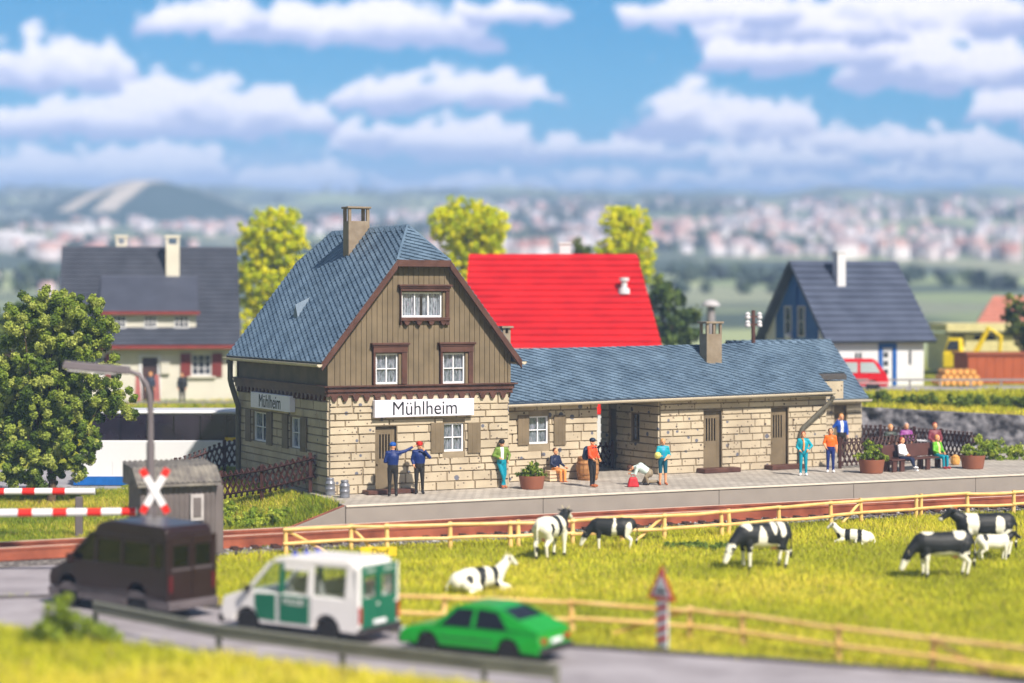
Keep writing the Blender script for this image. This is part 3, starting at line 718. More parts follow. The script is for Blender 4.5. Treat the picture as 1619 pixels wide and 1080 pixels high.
# -- roof geometry
SL = 1.26; EV = .36; ZE = 4.40; VO = .30; UH = Wm/2
def roof_z(u): return ZE+SL*(min(u, Wm-u)+EV)
uh = UH-.97; zh = roof_z(uh); zr = roof_z(UH); RV = 1.12
A_ = [(-EV,-VO,ZE), (uh,-VO,zh), (UH,RV,zr), (UH,Lm-RV,zr), (uh,Lm+VO,zh), (-EV,Lm+VO,ZE)]
shingle_roof(st, A_[::-1] if 0 else A_[::-1][::-1], 'roof', seed=1) if 0 else None
def orient(pts, up=True):
    P = [Vector(p) for p in pts]; n = Vector((0,0,0))
    for i in range(len(P)): n += P[i].cross(P[(i+1) % len(P)])
    return pts if (n.z > 0) == up else pts[::-1]
shingle_roof(st, orient(A_), 'roof', ang=-22)
Br = [(Wm-p[0], p[1], p[2]) for p in A_]; shingle_roof(st, orient(Br), 'roof', ang=22)
shingle_roof(st, orient([(uh,-VO,zh), (Wm-uh,-VO,zh), (UH,RV,zr)]), 'hip_roof', ang=-20)
shingle_roof(st, orient([(uh,Lm+VO,zh), (Wm-uh,Lm+VO,zh), (UH,Lm-RV,zr)]), 'hip_roof', ang=-20)
q = MB()
n_ = 26
for i in range(n_):
    v0 = RV+(Lm-2*RV)*i/n_; v1 = RV+(Lm-2*RV)*(i+1)/n_+.04
    for sgn in (-1, 1):
        q.add([(UH, v0, zr+.07), (UH, v1, zr+.045), (UH+sgn*.17, v1, zr-.15), (UH+sgn*.17, v0, zr-.125), (UH, v0, zr-.0), (UH+sgn*.17, v0, zr-.2)], [(0,1,2,3), (0,3,5,4)])
q.build('ridge_tiles', M_SLATE, st)
for sgn, v_, w_ in ((-1,-VO,RV),(1,-VO,RV),(-1,Lm+VO,Lm-RV),(1,Lm+VO,Lm-RV)):
    q = MB(); q.tube([(UH+sgn*(UH-uh), v_, zh+.02), (UH, w_, zr+.03)], .05, 6); q.build('hip_tiles', M_SLATE, st)
# -- wooden gable and knee wall boards
go_ = [op(593, 628.5, 559, 607.5), op(699, 734, 558, 606.5), op(634, 698, 462, 502)]
def boards(Mx, Wd, z0, topf, opens, wd=.19, name='board_siding'):
    q = MB(Mx); cuts = sorted({round(i*wd, 4) for i in range(int(Wd/wd)+1)}|{Wd}|{o[0] for o in opens}|{o[1] for o in opens}|{UH-.97, UH+.97} if topf(0) != topf(UH) else {round(i*wd, 4) for i in range(int(Wd/wd)+1)}|{Wd}|{o[0] for o in opens}|{o[1] for o in opens})
    grid = {round(i*wd, 4) for i in range(int(Wd/wd)+1)}
    for a, b in zip(cuts[:-1], cuts[1:]):
        if b-a < .004: continue
        ga = .008 if a in grid else 0; gb = .008 if b in grid else 0; a2, b2 = a+ga, b-gb
        if b2 <= a2: continue
        zz = [(z0, None)]
        for o in opens:
            if o[0] < (a+b)/2 < o[1]: zz = [(z0, o[2]), (o[3], None)] if o[2] > z0+.02 else [(o[3], None)]
        for (lo, hi) in zz:
            ta, tb = (topf(a2), topf(b2)) if hi is None else (hi, hi)
            if min(ta, tb) <= lo: continue
            q.hexa([(a2,-.03,lo),(b2,-.03,lo),(b2,.02,lo),(a2,.02,lo)], [(a2,-.03,ta),(b2,-.03,tb),(b2,.02,tb),(a2,.02,ta)])
    q.cur = 1
    X = sorted({0, Wd, UH-.97, UH+.97}|{o[0] for o in opens}|{o[1] for o in opens})
    for a, b in zip(X[:-1], X[1:]):
        spans = [(z0, None)]
        for o in opens:
            if o[0] < (a+b)/2 < o[1]: spans = [(z0, o[2]), (o[3], None)] if o[2] > z0+.02 else [(o[3], None)]
        for lo, hi in spans:
            ta, tb = (topf(a), topf(b)) if hi is None else (hi, hi)
            q.hexa([(a,.021,lo),(b,.021,lo),(b,.15,lo),(a,.15,lo)], [(a,.021,ta),(b,.021,tb),(b,.15,tb),(a,.15,ta)])
    return q.build(name, [M_WOOD, M_GROOVE], st)
gtop = lambda u: min(roof_z(u), zh)-.13
Z0S = ZB1+.045
boards(MF, Wm, Z0S, gtop, go_); boards(MK, Wm, Z0S, gtop, [])
kt = lambda u: roof_z(0)-.16
for Mx in (ML, MR_): 
    q = MB(Mx); g = .085
    for i in range(int(Lm/g)): q.box(i*g+.006, (i+1)*g-.006, -.03, .02, Z0S, roof_z(0)-.14)
    q.cur = 1; q.box(0, Lm, .021, .12, Z0S, roof_z(0)-.14); q.build('board_siding', [M_WOOD, M_GROOVE], st)
for (u, v) in ((-.02,-.02), (Wm+.02,-.02), (-.02,Lm+.02), (Wm+.02,Lm+.02)):
    q = MB(); q.box(u-.05, u+.05, v-.05, v+.05, Z0S, roof_z(0)-.2); q.build('corner_board', M_WOOD, st)
# brown verge boards along the front and back gable edge
for vv, sg in ((-VO, -1), (Lm+VO, 1)):
    q = MB(); y0, y1 = (vv-.05, vv+.03) if sg < 0 else (vv-.03, vv+.05); t = .27
    def seg(a, b, za, zb, dz):
        q.hexa([(a,y0,za-dz),(b,y0,zb-dz),(b,y1,zb-dz),(a,y1,za-dz)], [(a,y0,za+.03),(b,y0,zb+.03),(b,y1,zb+.03),(a,y1,za+.03)])
    seg(-EV-.02, uh, ZE-.02, zh, t); seg(uh, Wm-uh, zh, zh, .20); seg(Wm-uh, Wm+EV+.02, zh, ZE-.02, t)
    q.build('verge_board', M_BROWN, st, bevel=.01)
    q = MB(); y0, y1 = (vv+.03, .0) if sg < 0 else (Lm, vv-.03)
    for (a, b, za, zb) in ((-EV, uh, ZE-.14, zh-.14), (uh, Wm-uh, zh-.14, zh-.14), (Wm-uh, Wm+EV, zh-.14, ZE-.14)):
        q.hexa([(a,y0,za-.03),(b,y0,zb-.03),(b,y1,zb-.03),(a,y1,za-.03)], [(a,y0,za-.002),(b,y0,zb-.002),(b,y1,zb-.002),(a,y1,za-.002)])
    q.build('soffit', M_WOOD, st)
# upper windows with brown surrounds
def surround(px0, px1, py0, py1, o, scal=False):
    a, b, z0, z1 = op(px0, px1, py0, py1); q = MB(MF); y0, y1 = -.17, .0
    q.box(a+.05, o[0]-.03, y0+.02, y1, z0, o[3]+.03); q.box(o[1]+.10, b-.05, y0+.02, y1, z0, o[3]+.03)
    q.box(a+.04, b-.04, y0-.0, y1+.001, o[3]+.031, z1-.07); q.box(a-.03, b+.03, y0-.07, y1, z1-.07, z1)
    q.box(a+.01, b-.01, y0-.03, y1, z1-.13, z1-.071)
    if scal:
        q.box(a+.04, b-.04, y0-.02, y1, z0+.14, o[2]-.0)
        n = 4; wd = (b-a-.1)/n
        for i in range(n):
            c = a+.05+wd*(i+.5); q.prism([(c-.12, z0+.14), (c-.07, z0+.03), (c, z0-.02), (c+.07, z0+.03), (c+.12, z0+.14)], y0, y1-.005)
    q.build('window_surround', M_BROWN, st, bevel=.01)
surround(586, 643.5, 542, 608, go_[0]); surround(692, 747.5, 541, 608, go_[1]); surround(629, 710, 450, 514, go_[2], True)
window(st, MF, *go_[0], y=.02, dep=.055); window(st, MF, *go_[1], y=.02, dep=.055); window(st, MF, *go_[2], y=.02, cols=3, rows=1, dep=.055)
for o_ in go_:
    q = MB(MF); q.box(o_[1], o_[1]+.10, -.10, -.035, o_[2], o_[3]); q.build('reveal', M_WOOD, st)
# name boards
def name_board(Mx, a, b, z0, z1, size, sx):
    q = MB(Mx); q.box(a, b, -.26, -.05, z0, z1)
    s = q.build('name_board', mat('board_white', (234,232,246), .5, .02, 3), st, bevel=.012)
    text_mesh('Mühlheim', size, 'lettering', mat('letter_black', (22,22,26), .6), s, Mx @ Matrix.Translation(((a+b)/2, -.262, (z0+z1)/2-.02)) @ Matrix.Rotation(R(90), 4, 'X'), sx, .006)
nb = op(588, 744.5, 631, 658); name_board(MF, nb[0], nb[1], nb[2], nb[3], .66, .93)
va, vb = lv(407), lv(469); name_board(ML, Lm-va, Lm-vb, 2.60, 3.16, .66, .66*(va-vb)/3.05)
# gutters and downpipes
def gutter(parent, a, b, r=.10, m=M_GUT):
    q = MB(); A, B = Vector(a), Vector(b); d = (B-A).normalized(); s = d.cross(Vector((0,0,1)))
    n = 8; ring = []
    for P in (A, B):
        for k in range(n+1):
            t = math.pi+math.pi*k/n; ring.append(P+s*math.cos(t)*r+Vector((0,0,1))*math.sin(t)*r)
        for k in range(n, -1, -1):
            t = math.pi+math.pi*k/n; ring.append(P+s*math.cos(t)*(r-.02)+Vector((0,0,1))*math.sin(t)*(r-.02))
    k2 = 2*(n+1); q.add(ring, [(i, (i+1) % k2, (i+1) % k2+k2, i+k2) for i in range(k2)]+[tuple(range(k2-1, -1, -1)), tuple(range(k2, 2*k2))])
    for P in (A, B): 
        q.add([P+s*math.cos(math.pi+math.pi*k/n)*r*.99+Vector((0,0,1))*math.sin(math.pi+math.pi*k/n)*r*.99 for k in range(n+1)], [tuple(range(n+1))])
    return q.build('gutter', m, parent)
gutter(st, (-EV-.10, -VO-.05, ZE-.05), (-EV-.10, Lm+VO, ZE-.05)); gutter(st, (Wm+EV+.10, -VO-.05, ZE-.05), (Wm+EV+.10, Lm+VO, ZE-.05))
q = MB(); q.tube([(-EV-.10, Lm-.35, ZE-.12), (-EV-.10, Lm-.35, 3.55), (-EV-.05, Lm-.35, 3.35), (-.20, Lm-.3, 2.75), (-.13, Lm-.3, 2.55), (-.13, Lm-.3, -.3)], .10, 10)
for z in (3.6, 1.2): q.tube([(-.2, Lm-.32, z), (0, Lm-.32, z)], .03, 6)
q.build('downpipe', M_PIPE, st, smooth=True)
# chimney of the main house and the small one behind the gable
def chimney(parent, u0, u1, v0, v1, z0, z1, opn=.5, m=None, cap=.05):
    q = MB(); zo = z1-opn; q.box(u0, u1, v0, v1, z0, zo)
    p = .11
    for (a, b) in ((u0, v0), (u1-p, v0), (u0, v1-p), (u1-p, v1-p)): q.box(a, a+p, b, b+p, zo, z1-.07)
    if u1-u0 > .7: pass
    q.box(u0-cap, u1+cap, v0-cap, v1+cap, z1-.07, z1)
    return q.build('chimney', m or mat('chimney_taupe', (140,124,104), .7, .12, 3, .3, 30, rgb2=(150,136,118)), parent, bevel=.01)
ch = chimney(st, 2.50, 3.31, 4.55, 5.10, 7.85, 9.83, .52)
# small triangular roof vent
uu, vv = 1.1, 5.3; zz = roof_z(uu)
cv = lv(470)
q = MB(); V0 = [(.75, 5.0, roof_z(.75)+.03), (.75, 5.55, roof_z(.75)+.03), (.75, 5.28, roof_z(.75)+.52), (1.35, 5.28, roof_z(1.35)+.05)]
q.add(V0, [(0,2,1), (0,3,2), (2,3,1), (0,1,3)]); q.build('roof_vent', M_SLATE, st)

# ---------------- wing (slightly skewed against the main house, as in the kit)
SK = R(3.2); WU, WV = Wm, 1.75
MW = Matrix.Translation((WU, WV, 0)) @ Matrix.Rotation(SK, 4, 'Z')
def wcoord(px, vw=0.0):       # pixel column -> wing x at wing depth vw
    k = (px-CX)/FPX; th = TH+SK; o = W2(WU, WV); c, s = math.cos(th), math.sin(th)
    return (k*(o.y+vw*c)-o.x+vw*s)/(c-k*s)
def wz(px, py, vw=0.0):
    th = TH+SK; o = W2(WU, WV); x = wcoord(px, vw); return HC-(py-HY)*(o.y+x*math.sin(th)+vw*math.cos(th))/FPX
def wop(px0, px1, py0, py1, vw=0): return (wcoord(px0, vw), wcoord(px1, vw), wz((px0+px1)/2, py1, vw), wz((px0+px1)/2, py0, vw))
WD = 4.1; xg0 = wcoord(943.5); xg1 = wcoord(1043); xe = wcoord(1306); HW = 2.80
w1 = wop(835.5, 867, 658, 702)
stone_wall(st, MW, xg0, HW, [w1], 11)
window(st, MW, *w1); shutter(st, MW, *wop(817, 835, 656, 704)); shutter(st, MW, *wop(874, 892.5, 656, 704))
d1 = list(wop(1112, 1140, 650, 737)); d1[2] = .12; d2 = list(wop(1218.5, 1245, 645, 733)); d2[2] = .12
MW2 = MW @ Matrix.Translation((xg1, 0, 0))
sh = lambda o: (o[0]-xg1, o[1]-xg1, o[2], o[3])
stone_wall(st, MW2, xe-xg1, HW, [sh(d1), sh(d2)], 12)
for d in (d1, d2):
    plank_door(st, MW, *d); q = MB(MW); q.box(d[0]-.35, d[1]+.5, -.6, -.05, .005, .18); q.build('doorstep', M_BROWN, st, bevel=.02)
# passage side walls: right one faces left and shows a window and a rear door
MP = MW @ Matrix.Translation((xg1, WD, 0)) @ Matrix.Rotation(R(-90), 4, 'Z')
po = [(2.15, 2.75, 1.15, 2.2), (.55, 1.15, .1, 2.3)]
stone_wall(st, MP, WD, HW, po, 13); window(st, MP, *po[0], frame=M_WOOD); 
q = MB(MP); q.box(po[1][0], po[1][1], .1, .15, .1, 2.3); q.build('passage_door', M_WOOD, st)
MQ = MW @ Matrix.Translation((xg0, 0, 0)) @ Matrix.Rotation(R(90), 4, 'Z'); stone_wall(st, MQ, WD, HW, [], 14)
ME = MW @ Matrix.Translation((xe, 0, 0)) @ Matrix.Rotation(R(90), 4, 'Z'); stone_wall(st, ME, WD, HW, [], 15)
MB1 = MW @ Matrix.Translation((xg0, WD, 0)) @ Matrix.Rotation(R(180), 4, 'Z'); stone_wall(st, MB1, xg0, HW, [], 16)
MB2 = MW @ Matrix.Translation((xe, WD, 0)) @ Matrix.Rotation(R(180), 4, 'Z'); stone_wall(st, MB2, xe-xg1, HW, [], 17)
# wing roof: front slope plane through gutter line and ridge, rises a little to the right
GO = .42; zg = 2.80; zrw = 4.62; vr = WD/2+.1
def wp(x, y, z): p = MW @ Vector((x, y, z)); return (p.x, p.y, p.z)
def rp(x, y):       # point on front slope
    return wp(x, y, zg+(zrw-zg)*(y+GO)/(vr+GO)+.010*x)
xl = .0; xr_low = xe-.02
xr_top = wcoord(1281, vr)
ysp = -GO+(vr+GO)*.36
xm = xr_low; xout = wcoord(1335, ysp)
front = [rp(.02, -GO), rp(xr_low, -GO), rp(xr_low, ysp), rp(xout, ysp), rp(xr_top, vr), rp(.02, vr)]
shingle_roof(st, orient([rp(.02,-GO), rp(xr_low,-GO), rp(xr_low,ysp), rp(.02,ysp)]), 'roof', ang=-24, seed=9)
shingle_roof(st, orient([rp(.02,ysp), rp(xout,ysp), rp(xr_top,vr), rp(.02,vr)]), 'roof', ang=-24, seed=10)
def bpz(x, y): return wp(x, y, zrw-(zrw-zg)*(y-vr)/(WD+GO-vr)+.010*x)
shingle_roof(st, orient([bpz(.02, vr), bpz(xr_top, vr), bpz(xout, WD+GO), bpz(.02, WD+GO)]), 'roof', ang=24, seed=12)
q = MB(MW); 
q.hexa([(xr_low-.02, ysp-.12, zg+.55), (xout+.02, ysp-.12, zg+.55), (xout+.02, ysp+.02, zg+.58), (xr_low-.02, ysp+.02, zg+.58)], [(xr_low-.02, ysp-.12, zg+.72), (xout+.02, ysp-.12, zg+.72), (xout+.02, ysp+.02, zg+.79), (xr_low-.02, ysp+.02, zg+.79)])
q.build('eave_fascia', mat('fascia_grey', (78,74,72), .6), st)
q = MB(MW); q.prism([(xe-.0, 2.6), (xout-.1, 2.6), (xout-.1, 3.3), (xe, 3.3)], .45, 2.9); q.build('gable_wall', M_STONE, st)
gutter(st, wp(.02, -GO-.09, zg-.03), wp(xe+.02, -GO-.09, zg-.03+.010*xe), .10)
q = MB(MW); q.box(.02, xe, -GO-.01, -GO+.03, zg-.02, zg+.10); q.build('eave_board', M_SLATE2, st)
q = MB(MW); q.box(.02, xe, -GO+.05, 0, zg-.06, zg-.03); q.build('soffit', M_GUT, st)
q = MB(MW); xp = xe-.15; xq = wcoord(1262)
q.tube([(xe-.05, -GO-.09, zg-.05), (xe-.08, -GO+.02, zg-.25), (xq+.12, -.16, 1.55), (xq, -.13, 1.25), (xq, -.13, .02)], .09, 10); q.build('downpipe', M_PIPE, st, smooth=True)
xc = wcoord(1127, 1.6)
q = MB(MW)
m_ch = MATS['chimney_taupe']
cx0, cx1 = wcoord(1114, 1.3), wcoord(1138, 1.3); 
q.box(cx0, cx1, 1.15, 1.65, 3.6, 5.18)
for (a, b) in ((cx0, 1.15), (cx1-.1, 1.15), (cx0, 1.55), (cx1-.1, 1.55), ((cx0+cx1)/2-.05, 1.15)): q.box(a, a+.1, b, b+.1, 5.18, 5.58)
q.box(cx0-.06, cx1+.06, 1.09, 1.71, 5.58, 5.66); q.build('chimney', m_ch, st, bevel=.01)
q = MB(MW); ax = wcoord(797, 2.6); q.box(ax-.1, ax+.22, 2.5, 2.8, 4.0, 5.25); q.box(ax-.18, ax+.3, 2.42, 2.88, 5.45, 5.52); q.box(ax-.1, ax+.0, 2.5, 2.8, 5.25, 5.45); q.box(ax+.12, ax+.22, 2.5, 2.8, 5.25, 5.45); q.build('chimney', m_ch, st)
# rear cross block behind the right end of the wing
BX0, BX1 = wcoord(1180, 6.0), wcoord(1357, 5.4); BY0, BY1 = 5.2, 8.8; HBk = 2.25
MBk = MW @ Matrix.Translation((BX0, BY0, 0)); bw = BX1-BX0
bd = (wcoord(1318, BY0)-BX0, wcoord(1337, BY0)-BX0, .1, 2.0)
stone_wall(st, MBk, bw, HBk, [bd], 21); plank_door(st, MBk, *bd)
stone_wall(st, MW @ Matrix.Translation((BX1, BY0, 0)) @ Matrix.Rotation(R(90), 4, 'Z'), BY1-BY0, HBk, [], 22)
zb_e, zb_r = 2.30, wz(1240, 538, 7.0)
br = lambda x, y, z: wp(x, y, z)
rx1 = wcoord(1312, 7.0); re = wcoord(1372, BY0-.45)
shingle_roof(st, orient([br(BX0-.3, BY0-.5, zb_e), br(re, BY0-.5, zb_e), br(rx1, 7.0, zb_r), br(BX0-.3, 7.0, zb_r)]), 'roof', ang=-24, seed=15)
shingle_roof(st, orient([br(re, BY0-.5, zb_e), br(re, 9.3, zb_e), br(rx1, 7.0, zb_r)]), 'hip_roof', ang=-24, seed=16)
shingle_roof(st, orient([br(BX0-.3, 9.3, zb_e), br(re, 9.3, zb_e), br(rx1, 7.0, zb_r), br(BX0-.3, 7.0, zb_r)]), 'roof', ang=24, seed=17)
gutter(st, wp(BX0, BY0-.6, zb_e-.02), wp(re+.05, BY0-.6, zb_e-.02), .10)

# telegraph pole standing behind the wing
tpb = at(1191, 700, 84.5); tpb.z = -.15
tp = empty('telegraph_pole', tpb, 'brown telegraph pole with white insulators rising behind the low wing roof', 'telegraph pole', TH)
q = MB(); q.tube([(0,0,0), (0,0,6.22)], [.11, .08], 10); q.build('pole', M_BROWN, tp)
q = MB()
for z in (5.95, 5.62): q.box(-.30, .30, -.04, .04, z-.035, z+.035)
q.build('crossarm', M_BROWN, tp)
for x in (-.29, .29):
    for z in (5.95, 5.62):
        q = MB(); q.lathe([(.05,-.12),(.11,-.08),(.12,.0),(.09,.05),(.115,.09),(.07,.17),(.02,.2)], (x, -.02, z), 12); q.build('insulator', mat('porcelain', (206,204,206), .25, .02), tp, smooth=True)
# ------------------------------------------------------------------ background houses
def facing(px, py_base, D): p = at(px, py_base, D); return p
M_ROOFG = mat('roof_charcoal', (56,60,72), .65, .1, .9, .3, 8, rgb2=(66,70,82)); M_WALLC = mat('render_cream', (206,202,190), .85, .05, .8)
M_REDW = mat('shutter_red', (128,52,46), .6); M_CHIM = mat('chimney_cream', (212,206,190), .8, .06, 1)
M_WW = mat('render_white', (212,212,216), .8, .04, .8); M_BLUE = mat('door_blue', (8,84,160), .5, .06); M_DOORB = mat('door_dark', (70,48,44), .6)
def roof_rows(q, pts, rows, th=.12, lift=.05):
    """rectangular or trapezoid roof face given as eave-left, eave-right, ridge-right, ridge-left; laid in stepped rows"""
    a, b, c, d = [Vector(p) for p in pts]; n = (b-a).cross(d-a).normalized()
    if n.z < 0: n = -n
    for i in range(rows):
        t0, t1 = i/rows, (i+1)/rows
        l0, r0 = a.lerp(d, t0), b.lerp(c, t0); l1, r1 = a.lerp(d, t1), b.lerp(c, t1)
        q.add([l0-n*th, r0-n*th, r1-n*th, l1-n*th, l0+n*lift, r0+n*lift, r1+n*.004, l1+n*.004], [(3,2,1,0),(4,5,6,7),(0,1,5,4),(1,2,6,5),(2,3,7,6),(3,0,4,7)])
def sides(loc): return loc
# left house: long eaves side towards the viewer
LH = at(238, 636, 112); S = 112/FPX
def lx(px): return (px-238)*S
def lz(py, D=112): return (636-py)*S
lh = empty('house', LH, 'cream house with charcoal roof, long dormer and red shutters, left behind the bus', 'house', R(10))
x0, x1 = lx(160), lx(372); dp = 7.6
op_ = [(lx(225), lx(249), .05, lz(565)), (lx(302), lx(333), lz(594), lz(560)), (lx(150), lx(170), lz(594), lz(562))]
x0 = lx(118)
q = MB(); wall_cells(q, x1, 0, lz(543), op_, .3, x0=x0, y=0); q.box(x0, x0+.3, .3, dp, 0, lz(543)); q.box(x1-.3, x1, .3, dp, 0, lz(543)); q.box(x0, x1, dp-.3, dp, 0, lz(543)); q.build('wall', M_WALLC, lh)
zr_ = (636-398)*(112+dp/2)/FPX+.1; ze_ = lz(545)
q = MB(); e0, e1 = lx(93), lx(379)
e0 = lx(96)
roof_rows(q, [(e0,-.8,ze_),(e1,-.8,ze_),(e1,dp/2,zr_),(e0,dp/2,zr_)], 22); roof_rows(q, [(e1,dp+.8,ze_),(e0,dp+.8,ze_),(e0,dp/2,zr_),(e1,dp/2,zr_)], 14); q.build('roof', M_ROOFG, lh)
for xx in (x0, x1-.25):
    q = MB(); q.prism([(.0, lz(543)), (dp, lz(543)), (dp/2, zr_-.25)], xx, xx+.25, 'x'); q.build('gable', M_WALLC, lh)
q = MB(); q.box(e0, e1, -.86, -.74, ze_-.22, ze_-.02); q.build('eave_board', M_REDW, lh)
# shed dormer
dx0, dx1 = lx(163), lx(309); dz0, dz1 = lz(523), lz(494); sl_ = (zr_-ze_)/(dp/2+.8)
dy = (dz0-ze_)/sl_-.8+.15
q = MB(); q.hexa([(dx0,dy,dz0-.3),(dx1,dy,dz0-.3),(dx1,dy+1.9,dz0-.3),(dx0,dy+1.9,dz0-.3)],[(dx0,dy,dz1+.1),(dx1,dy,dz1+.1),(dx1,dy+1.9,dz1+.1),(dx0,dy+1.9,dz1+.1)]); dm = q.build('dormer', M_WALLC, lh)
q = MB(); roof_rows(q, [(lx(157),dy-.35,dz1+.05),(lx(313),dy-.35,dz1+.05),(lx(313),dy+2.3,lz(436)),(lx(160),dy+2.3,lz(436))], 10, .1); q.build('dormer_roof', mat('dormer_slate', (74,78,92), .6, .1, 1), dm)
q = MB(); q.box(lx(157), lx(315), dy-.42, dy-.34, dz1-.12, dz1+.06); q.build('fascia', M_REDW, dm)
MLH = Matrix()
def simple_window(parent, x0, x1, z0, z1, y, cols=3, rows=2, m=M_WW, M0=None, proud=.05):
    q = MB(M0); f = .07
    q.box(x0, x0+f, y-proud, y+.05, z0, z1); q.box(x1-f, x1, y-proud, y+.05, z0, z1); q.box(x0+f, x1-f, y-proud+.002, y+.05, z0, z0+f); q.box(x0+f, x1-f, y-proud+.002, y+.05, z1-f, z1)
    for i in range(1, cols): c = x0+(x1-x0)*i/cols; q.box(c-.03, c+.03, y-proud+.01, y+.04, z0+f, z1-f)
    for j in range(1, rows): c = z0+(z1-z0)*j/rows; q.box(x0+f, x1-f, y-proud+.014, y+.036, c-.02, c+.02)
    w_ = q.build('window', m, parent); g = MB(M0); g.box(x0+f*.6, x1-f*.6, y+.0, y+.03, z0+f*.6, z1-f*.6); g.build('pane', mat('pane_dark', (52,56,66), .08, .1, 1, spec=.8), w_); return w_
for (a, b) in ((178, 200), (228, 248), (275, 298)): simple_window(dm, lx(a), lx(b), lz(519), lz(498), dy-.03)
for o_ in op_[1:]: simple_window(lh, *o_, .05, 3, 3)
q = MB(); q.box(lx(296), lx(340), -.18, 0, lz(598), lz(595)); q.build('window_sill', M_WALLC, lh)
for (a, b) in ((285,301),(334,350),(168,182)):
    q = MB()
    for i in range(9): z = lz(596)+(lz(559)-lz(596))*i/9; q.box(lx(a), lx(b), -.1, -.03, z, z+.11)
    q.box(lx(a), lx(b), -.05, -.002, lz(596), lz(559)); q.build('shutter', M_REDW, lh)
q = MB(); o_ = op_[0]; q.box(o_[0], o_[1], .1, .16, 0, o_[3]); d_ = q.build('door', M_DOORB, lh)
q = MB(); q.box(o_[0]-.18, o_[0], -.06, .1, 0, o_[3]+.15); q.box(o_[1], o_[1]+.18, -.06, .1, 0, o_[3]+.15); q.box(o_[0], o_[1], -.06, .1, o_[3], o_[3]+.15); q.build('door_frame', M_WW, d_)
q = MB(); q.box(lx(254), lx(268), -.22, -.0, lz(591), lz(574)); q.box(lx(253), lx(269), -.26, 0, lz(574), lz(572.5)); q.build('meter_box', M_WALLC, lh)
for (a, b, t, v0) in ((262, 283, 372, dp/2-1.5), (184, 201, 372, dp/2+.5)):
    q = MB(); Dq = (112+v0)/112; aa, bb = lx(a)*Dq, lx(b)*Dq; z_t = HC-(t-HY)*(112+v0)/FPX-LH.z
    q.box(aa, bb, v0, v0+.7, zr_-1.9, z_t-.5); q.box(aa-.05, bb+.05, v0-.05, v0+.75, z_t-.14, z_t)
    for (u_, w__) in ((aa, v0), (bb-.14, v0), (aa, v0+.56), (bb-.14, v0+.56)): q.box(u_, u_+.14, w__, w__+.14, z_t-.5, z_t-.14)
    q.build('chimney', M_CHIM, lh)
# railing in front of the left house
rl = empty('railing', at(270, 645, 107), 'grey garden railing in front of the cream house', 'railing')
mat('rail_grey', (140,136,136), .6)
for i in range(10):
    q = MB(); q.box(-5.2+i*1.15-.04, -5.2+i*1.15+.04, -.04, .04, -.2, .30); q.build('post', MATS['rail_grey'], rl)
q = MB(); q.box(-5.3, 5.3, -.05, .05, .26, .36); q.build('top_rail', MATS['rail_grey'], rl)

# red roofed house behind the wing
RH = at(895, 640, 98); S2 = 98/FPX; rx = lambda p: (p-895)*S2; rzz = lambda p: (640-p)*S2
rh = empty('house', RH, 'house with bright red tiled roof and white eaves wall behind the station wing', 'house')
M_RED = mat('roof_red', (190,18,24), .45, .06, .8, .1, 10, rgb2=(206,28,30)); M_RED2 = mat('roof_dark_red', (120,20,24), .6)
dpr = 8.4; zr_ = (640-413)*(98+4.2)/FPX+.15; ze_ = rzz(551); xa, xb = rx(740), rx(1046)
xra, xrb = (745-895)*(102.2)/FPX, (1010-895)*(102.2)/FPX
q = MB(); roof_rows(q, [(xa-.35,-.7,ze_),(xb,-.7,ze_),(xrb,dpr/2,zr_),(xra,dpr/2,zr_)], 15, .12, .09); roof_rows(q, [(xb,dpr+.7,ze_),(xa-.3,dpr+.7,ze_),(xra,dpr/2,zr_),(xrb,dpr/2,zr_)], 10); q.build('roof', M_RED, rh)
q = MB(); q.box(xa+.3, xb-.4, 0, .3, 0, ze_+.3); q.box(xa+.3, xa+.6, .3, dpr-.3, 0, ze_+.3); q.box(xb-.7, xb-.4, .3, dpr-.3, 0, ze_+.3); q.box(xa+.3, xb-.4, dpr-.3, dpr, 0, ze_+.3); q.build('wall', M_WW, rh)
q = MB(); q.box(xa-.3, xb, -.82, -.68, ze_-.18, ze_-.0); q.build('eave_board', M_WW, rh)
q = MB(); q.prism([(.0, ze_), (dpr, ze_), (dpr/2, zr_-.2)], xa+.2, xa+.5, 'x'); q.build('gable', M_RED2, rh)
q = MB(); q.prism([(.0, ze_), (dpr, ze_), (dpr/2, zr_-.2)], xb-1.0, xb-.8, 'x'); q.build('gable', M_RED2, rh)
q = MB(); x_ = (897-895)*.032; q.box(x_-.28, x_+.28, dpr/2+.1, dpr/2+.7, zr_-.5, zr_+.5); q.box(x_-.33, x_+.33, dpr/2+.05, dpr/2+.75, zr_+.5, zr_+.6); q.build('chimney', M_WW, rh)
q = MB(); t_ = .42; zc = ze_+(zr_-ze_)*.60; yc = -.7+(dpr/2+.7)*.60; x_ = (988-895)*.0314
q.lathe([(.30,0),(.26,.28),(.15,.30),(.15,.62),(.24,.64),(.24,.8)], (x_, yc-.15, zc-.15), 12); q.build('vent_pipe', M_WW, rh)

# blue and white house on the right (gable to the left-front)
RBR = R(20)
RB = at(1312, 616, 108); rb = empty('house', RB, 'white house with slate grey roof, blue front door and blue boarded gable, on the right', 'house', RBR)
M_ROOF3 = mat('roof_slate_grey', (66,74,94), .6, .08, .8, .15, 10, rgb2=(78,86,106))
